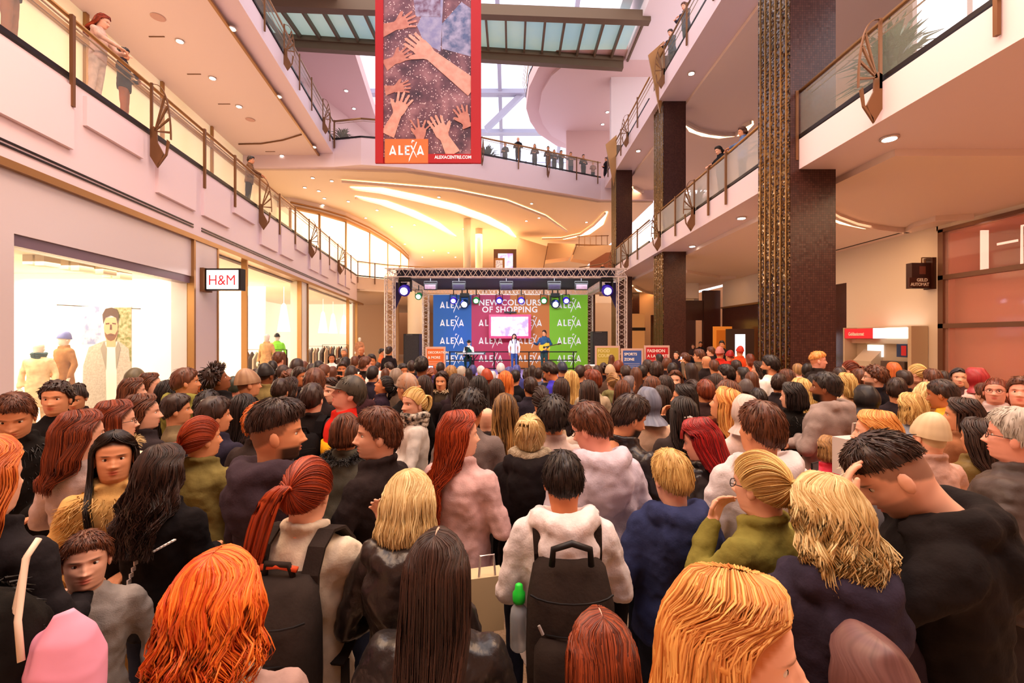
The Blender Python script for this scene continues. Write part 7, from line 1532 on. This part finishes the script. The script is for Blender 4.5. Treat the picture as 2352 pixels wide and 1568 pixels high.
# --- mannequins in the shop
UP(88, 0, 8.5, .35, 1.72, 200, 'bald', 'dark', 'fair', 'coat', 'E2CBA4', 'hang', 'white mannequin in cream blazer and teal scarf in the shop window', lod=1, blank=1, cat='mannequin', name='mannequin', legs='C8B08C', ex=[ex_scarf('2E5E6A', .04)])
UP(146, 0, 9.0, .45, 1.80, 165, 'beanie', ('4A5AA8', '7E8CCC'), 'fair', 'coat', '9A6E48', 'hang', 'white mannequin in blue beanie and brown coat in the shop window', lod=1, blank=1, cat='mannequin', name='mannequin', legs='C8B08C', ho=dict(vol=2))
UP(612, 0, 14.2, .5, 1.78, 170, 'bald', 'dark', 'fair', 'coat', 'C8A074', 'hang', 'mannequin in tan coat behind the narrow shop pane', lod=1, blank=1, cat='mannequin', name='mannequin', legs='8A6A4C')
UP(636, 0, 15.4, .5, 1.80, 190, 'cap', ('1A1A1A', '2A2A2A'), 'fair', 'sweater', '8CE04C', 'hang', 'mannequin in bright green top and black cap in the shop', lod=1, blank=1, cat='mannequin', name='mannequin', legs='3A2A24')
UP(826, 0, 27.5, .4, 1.78, 190, 'bald', 'dark', 'fair', 'coat', 'B07A5C', 'hang', 'mannequin in rust coat behind the last shop window', lod=2, blank=1, cat='mannequin', name='mannequin', legs='8A6A4C')

def ex_band(r, z0, z1, hx):
    b = MB(); rings(b, [(z0, .178, .132, 0), ((z0+z1)/2, .186, .14, -.003), (z1, .190, .138, -.008)], 24, .9); b.build('yellow_band', cloth_mat(hx, 'jacket'), r, True)
    b = MB(); rings(b, [(z0-.035, .176, .13, 0), (z0-.001, .180, .134, 0)], 24, .9); b.build('grey_band', cloth_mat('3A3034', 'jacket'), r, True)
    for s in (-1, 1):
        b = MB(); rcone(b, [(s*.17, -.01, 1.38), (s*.25, -.03, 1.14)], [.052, .045]); rcone(b, [(s*.25, -.03, 1.14), (s*.25, .06, .9)], [.045, .036]); b.build('sleeve', cloth_mat('3A3034', 'jacket'), r, True)
def ex_cords(r):
    b = MB(); b.tube([(-.04, .10, 1.44), (-.045, .14, 1.30)], .006, 5); b.tube([(.04, .10, 1.44), (.045, .14, 1.28)], .006, 5); b.tube([(-.07, .06, 1.47), (0, .085, 1.45), (.07, .06, 1.47)], .014, 6); b.build('white_cord', M_tw2, r)
M_tw2 = mat('cord_white', 'F2EAE4', .7)
def ex_clip(r, M_):
    b = MB(); b.tube([(-.04, -.125, .12), (0, -.134, .125), (.04, -.125, .12)], [.006, .012, .004], 6); simple(b, 'hair_clip', M_tw2, r, M_)
def ex_fringe(p, r, M_):
    rng = np.random.RandomState(4); K = 90; ph = rng.uniform(-.75, .75, K); th = np.radians(np.linspace(15, 78, 8)); G = skull(dirv(np.ones((K, 1))*th[None, :], ph[:, None]*np.ones((1, 8))), 1.17-.04*np.linspace(0, 1, 8)[None, :]*np.ones((K, 1)))
    me = make_mesh('fringe', [tubes_np(G, .007*np.ones((K, 8)), rng.uniform(0, 1, K))], [M_eye]); o = put('fringe', me, r, [hair_mat(*HAIRC['red'])]); o.matrix_local = M_
def ex_dots(r):
    rnd = random.Random(2); b = MB()
    for i in range(46):
        z = 1.0+.4*rnd.random(); a = rnd.random()*2*PI; rx = .205 if z < 1.34 else .17; ry = .148 if z < 1.34 else .125; ell(b, (rx*math.cos(a), ry*math.sin(a)-.006, z), (.014, .014, .014), 6)
    b.build('dark_dot', mat('dot_maroon', '7A1C34', .7), r, True)
def ex_waistcoat(r):
    b = MB(); rings(b, [(.9, .172, .122, 0), (1.05, .158, .118, 0), (1.2, .168, .124, -.004), (1.32, .15, .13, -.008), (1.42, .09, .09, -.01)], 22, .9); b.build('waistcoat', cloth_mat('16423C', 'jacket'), r, True)
    b = MB(); b.lathe((0, -.005, 1.505+.165), [(.15, 0), (.15, .012), (.1, .02)], 20); b.build('hat_brim', M_black, r, True)

place_people(); build_people()
ROOT = {p['label']: p for p in PEOPLE}
# --- things the people carry or play
X, Y = (1250-1176)*20.3/1045, 20.3
g = tag(empty('acoustic_guitar', (X-.02, Y-.22, .62+1.10)), 'yellow acoustic guitar held by the guitarist', 'guitar')
b = MB(); ol = [(-.27, 0), (-.24, .13), (-.14, .18), (-.03, .13), (.05, .12), (.14, .145), (.21, .10), (.235, 0), (.21, -.10), (.14, -.145), (.05, -.12), (-.03, -.13), (-.14, -.18), (-.24, -.13)]
b.prism([(-x, 0, z) for x, z in ol], (0, .1, 0)); b.v = [(v[0]*.97+v[2]*-.2, v[1], v[2]*.97+v[0]*.2) for v in b.v]; b.v = [(-x, y, z) for x, y, z in b.v]
b.v = [(-x, y, z) for x, y, z in b.v]; b.build('body', mat('spruce', 'E8C23C', .35), g)
b = MB(); b.lathe((.0, -.004, 0), [(.05, 0), (.05, .004)], 16, axis='y'); b.build('sound_hole', M_black, g)
b = MB(); b.tube([(.05, -.01, .02), (.62, -.01, .14)], .022, 5); b.prism([(.60, -.02, .10), (.76, -.02, .14), (.75, -.02, .20), (.59, -.02, .17)], (0, .02, 0)); b.build('neck', mat('dark_neck', '4A3A26', .5), g)
mk = tag(empty('microphone_stand', ((1183-1176)*19.9/1045, 19.9, .62)), 'microphone stand in front of the singer', 'microphone'); b = MB(); b.lathe((0, 0, 0), [(.14, 0), (.13, .02), (.02, .03)], 16); b.tube([(0, 0, .02), (0, 0, 1.42)], .012, 6); b.build('stand', M_black, mk)
b = MB(); b.tube([(0, 0, 1.42), (0, .1, 1.5)], .018, 6); ell(b, (0, .12, 1.52), (.03, .03, .03), 8); b.build('microphone', M_dark, mk)
kb = tag(empty('keyboard_instrument', ((1082-1176)*20.1/1045, 20.08, .62)), 'long stage keyboard on a black stand before the seated player', 'keyboard')
b = MB(); b.box(-.66, .62, 0, .3, .78, .87); b.build('case', mat('teal_case', '2E5A5E', .4), kb)
b = MB(); b.box(-.6, .56, -.004, 0, .80, .84); b.box(-.62, .58, .02, .12, .87, .875); b.build('keys', M_tw2, kb)
b = MB(); b.tube([(-.3, .15, .78), (.3, .15, 0)], .02, 5); b.tube([(.3, .15, .78), (-.3, .15, 0)], .02, 5); b.build('stand', M_black, kb)
ms = tag(empty('microphone_stand', ((1072-1176)*19.9/1045, 19.9, .62)), 'microphone stand before the keyboard player', 'microphone'); b = MB(); b.lathe((0, 0, 0), [(.12, 0), (.02, .02)], 12); b.tube([(0, 0, .02), (0, 0, 1.05), (.12, .2, 1.12)], .012, 5); b.box(-.09, .05, -.02, 0, .95, 1.13); b.build('stand', M_black, ms)
sb = tag(empty('stool', ((1077-1176)*20.75/1045, 20.75, .62)), 'black stool under the keyboard player', 'stool'); b = MB(); b.box(-.2, .2, -.15, .15, .44, .5)
for x in (-.17, .15): b.box(x, x+.03, -.13, .13, 0, .44)
b.build('stool_frame', M_black, sb)
def local(lbl, v):
    p = ROOT[lbl]; bpy.context.view_layer.update(); return p['root'].matrix_world @ Vector(v)
# pink bag with cream straps, lower left
q = PX(145, 1590, 1.22); pb = tag(empty('tote_bag', q, -.3), 'pink cloth bag with cream straps at the lower left', 'bag')
b = MB(); zz_ = np.linspace(-.06, .215, 36); rings(b, [(float(z), float(np.interp(z, (-.06, 0, .08, .15, .19, .215), (.08, .108, .105, .08, .045, .03))), float(np.interp(z, (-.06, 0, .08, .15, .19, .215), (.05, .07, .075, .055, .03, .015))), 0) for z in zz_], 72, .9)
b.v = [(x*(1+.05*math.sin(9*z*3+x*20)), y*(1+.10*math.sin(x*38)), z+.012*math.sin(x*40)) for x, y, z in b.v]; b.build('cloth_bag', mat('pink_cloth', 'F0A0BC', .7, bump=(6, .4)), pb, True)
for pts in ([(-.085, -.055, .13), (-.10, -.05, .22), (-.11, -.02, .36), (-.10, .0, .40)], [(-.02, -.075, .13), (-.055, -.065, .22), (-.095, -.03, .36), (-.10, .0, .40)]):
    b = MB(); b.tube(pts, .0075, 8); b.build('strap', mat('cream_strap', 'F0DCC4', .7), pb, True)
# bottle in the side pocket of the big backpack
q = local('person with short black hair wearing a pale hoodie and large black backpack', (-.20, -.20, 1.02)); bt = tag(empty('water_bottle', q), 'clear water bottle with bright green cap beside the large backpack', 'bottle')
b = MB(); b.lathe((0, 0, 0), [(.028, 0), (.034, .01), (.034, .12), (.03, .15), (.014, .17), (.014, .18)], 18); b.build('bottle_body', mat('clear_plastic', 'B8C0C8', .12, alpha=.6, spec=.7), bt, True)
b = MB(); b.lathe((0, 0, .175), [(.022, 0), (.024, .01), (.024, .035), (.016, .045), (.014, .065), (.006, .07)], 18); b.build('cap', mat('green_cap', '28D83C', .4), bt, True)
# paper bags
for (px, py, Yb, w, h, hx, lb) in ((1115, 1375, 2.2, .16, .26, 'D8C49A', 'cream paper shopping bag right of the long dark hair'), (2000, 1235, 1.75, .18, .30, 'CFC6C6', 'white paper bag with grey letters behind the curly blond hair'), (1958, 1045, 3.0, .22, .24, 'C9BFBC', 'white shopping bag beside the dotted pink jacket')):
    q = PX(px, py, Yb); o = tag(empty('shopping_bag', (q[0], q[1], q[2]-h/2), .25), lb, 'bag'); b = MB(); b.box(-w/2, w/2, -.05, .05, 0, h); b.build('paper_bag', mat('paper', hx, .7), o)
    b = MB(); b.tube([(-w*.25, -.04, h-.01), (-w*.2, -.04, h+.1), (w*.2, -.04, h+.1), (w*.25, -.04, h-.01)], .006, 5); b.build('handle', M_steel, o)
    if 'letters' in lb: text_mesh('GO', .06, T(0, -.053, h*.35) @ FRONT, .002, name='lettering', m=mat('grey_print', '5A5456', .6), parent=o)
    if 'dotted' in lb: text_mesh('EZE', .07, T(0, -.053, h*.3) @ FRONT, .002, name='lettering', m=mat('dark_print', '2A2426', .6), parent=o)
# white dashed stripes on the black jacket
r = ROOT['person with wavy dark brown hair in black jacket with white dashed stripes']['root']; b = MB()
for j in range(12): z = 1.30-.03*j; x = .03-.011*j; b.box(x, x+.006, -.175, -.155, z, z+.02)
b.build('white_dashes', M_tw2, r); b = MB()
for j in range(6): b.box(.09+.018*j, .102+.018*j, -.165, -.145, 1.30+.010*j, 1.306+.010*j)
b.build('white_dashes', M_tw2, r)
# --- pieces that sit on a part hang from that part
UNDER = [('lettering', ('poster', 'light_panel', 'plate', 'red_header', 'paper_bag')), ('small_print', ('poster',)), ('badge', ('poster', 'front_pocket')), ('badge_number', ('poster',)), ('lens', ('lamp_head', 'can')), ('led_grid', ('housing',)),
         ('display', ('case', 'frame', 'screen_case')), ('printed_hand', ('printed_photo',)), ('printed_figure', ('printed_photo',)), ('web_address', ('red_strip',)), ('logo', ('orange_square', 'magenta_panel')), ('sound_hole', ('body',)), ('keys', ('case',)),
         ('zipper', ('main_compartment',)), ('zip_puller', ('front_pocket',)), ('white_print', ('front_pocket',)), ('indicator', ('grille',)), ('slogan', ('magenta_panel',)), ('printed_', ('sheet',)),
         ('yellow_band', ('vest',)), ('grey_band', ('vest',)), ('fleece', ('coat', 'puffer_jacket')), ('white_cord', ('hoodie',)), ('dark_dot', ('puffer_jacket',)), ('white_dashes', ('jacket',)), ('waistcoat', ('sweater',))]
kids = {}
for o in bpy.data.objects:
    if o.parent is not None and o.parent.parent is None: kids.setdefault(o.parent.name, []).append(o)
I4 = Matrix.Identity(4)
for root, ch in kids.items():
    by = {}
    for c in ch: by.setdefault(c.name.split('.')[0], c)
    for c in ch:
        nm = c.name.split('.')[0]
        for pre, hosts in UNDER:
            if nm == pre or (pre.endswith('_') and nm.startswith(pre)):
                h = next((by[x] for x in hosts if x in by), None)
                if nm == 'logo' and 'magenta_panel' in by:
                    cx = sum(v.co.x for v in c.data.vertices)/len(c.data.vertices); h = by['blue_panel' if cx < bx(1083) else 'magenta_panel' if cx < bx(1172) else 'orange_panel' if cx < bx(1262) else 'green_panel']
                if h is not None and h is not c and h.matrix_basis == I4: c.parent = h
                break
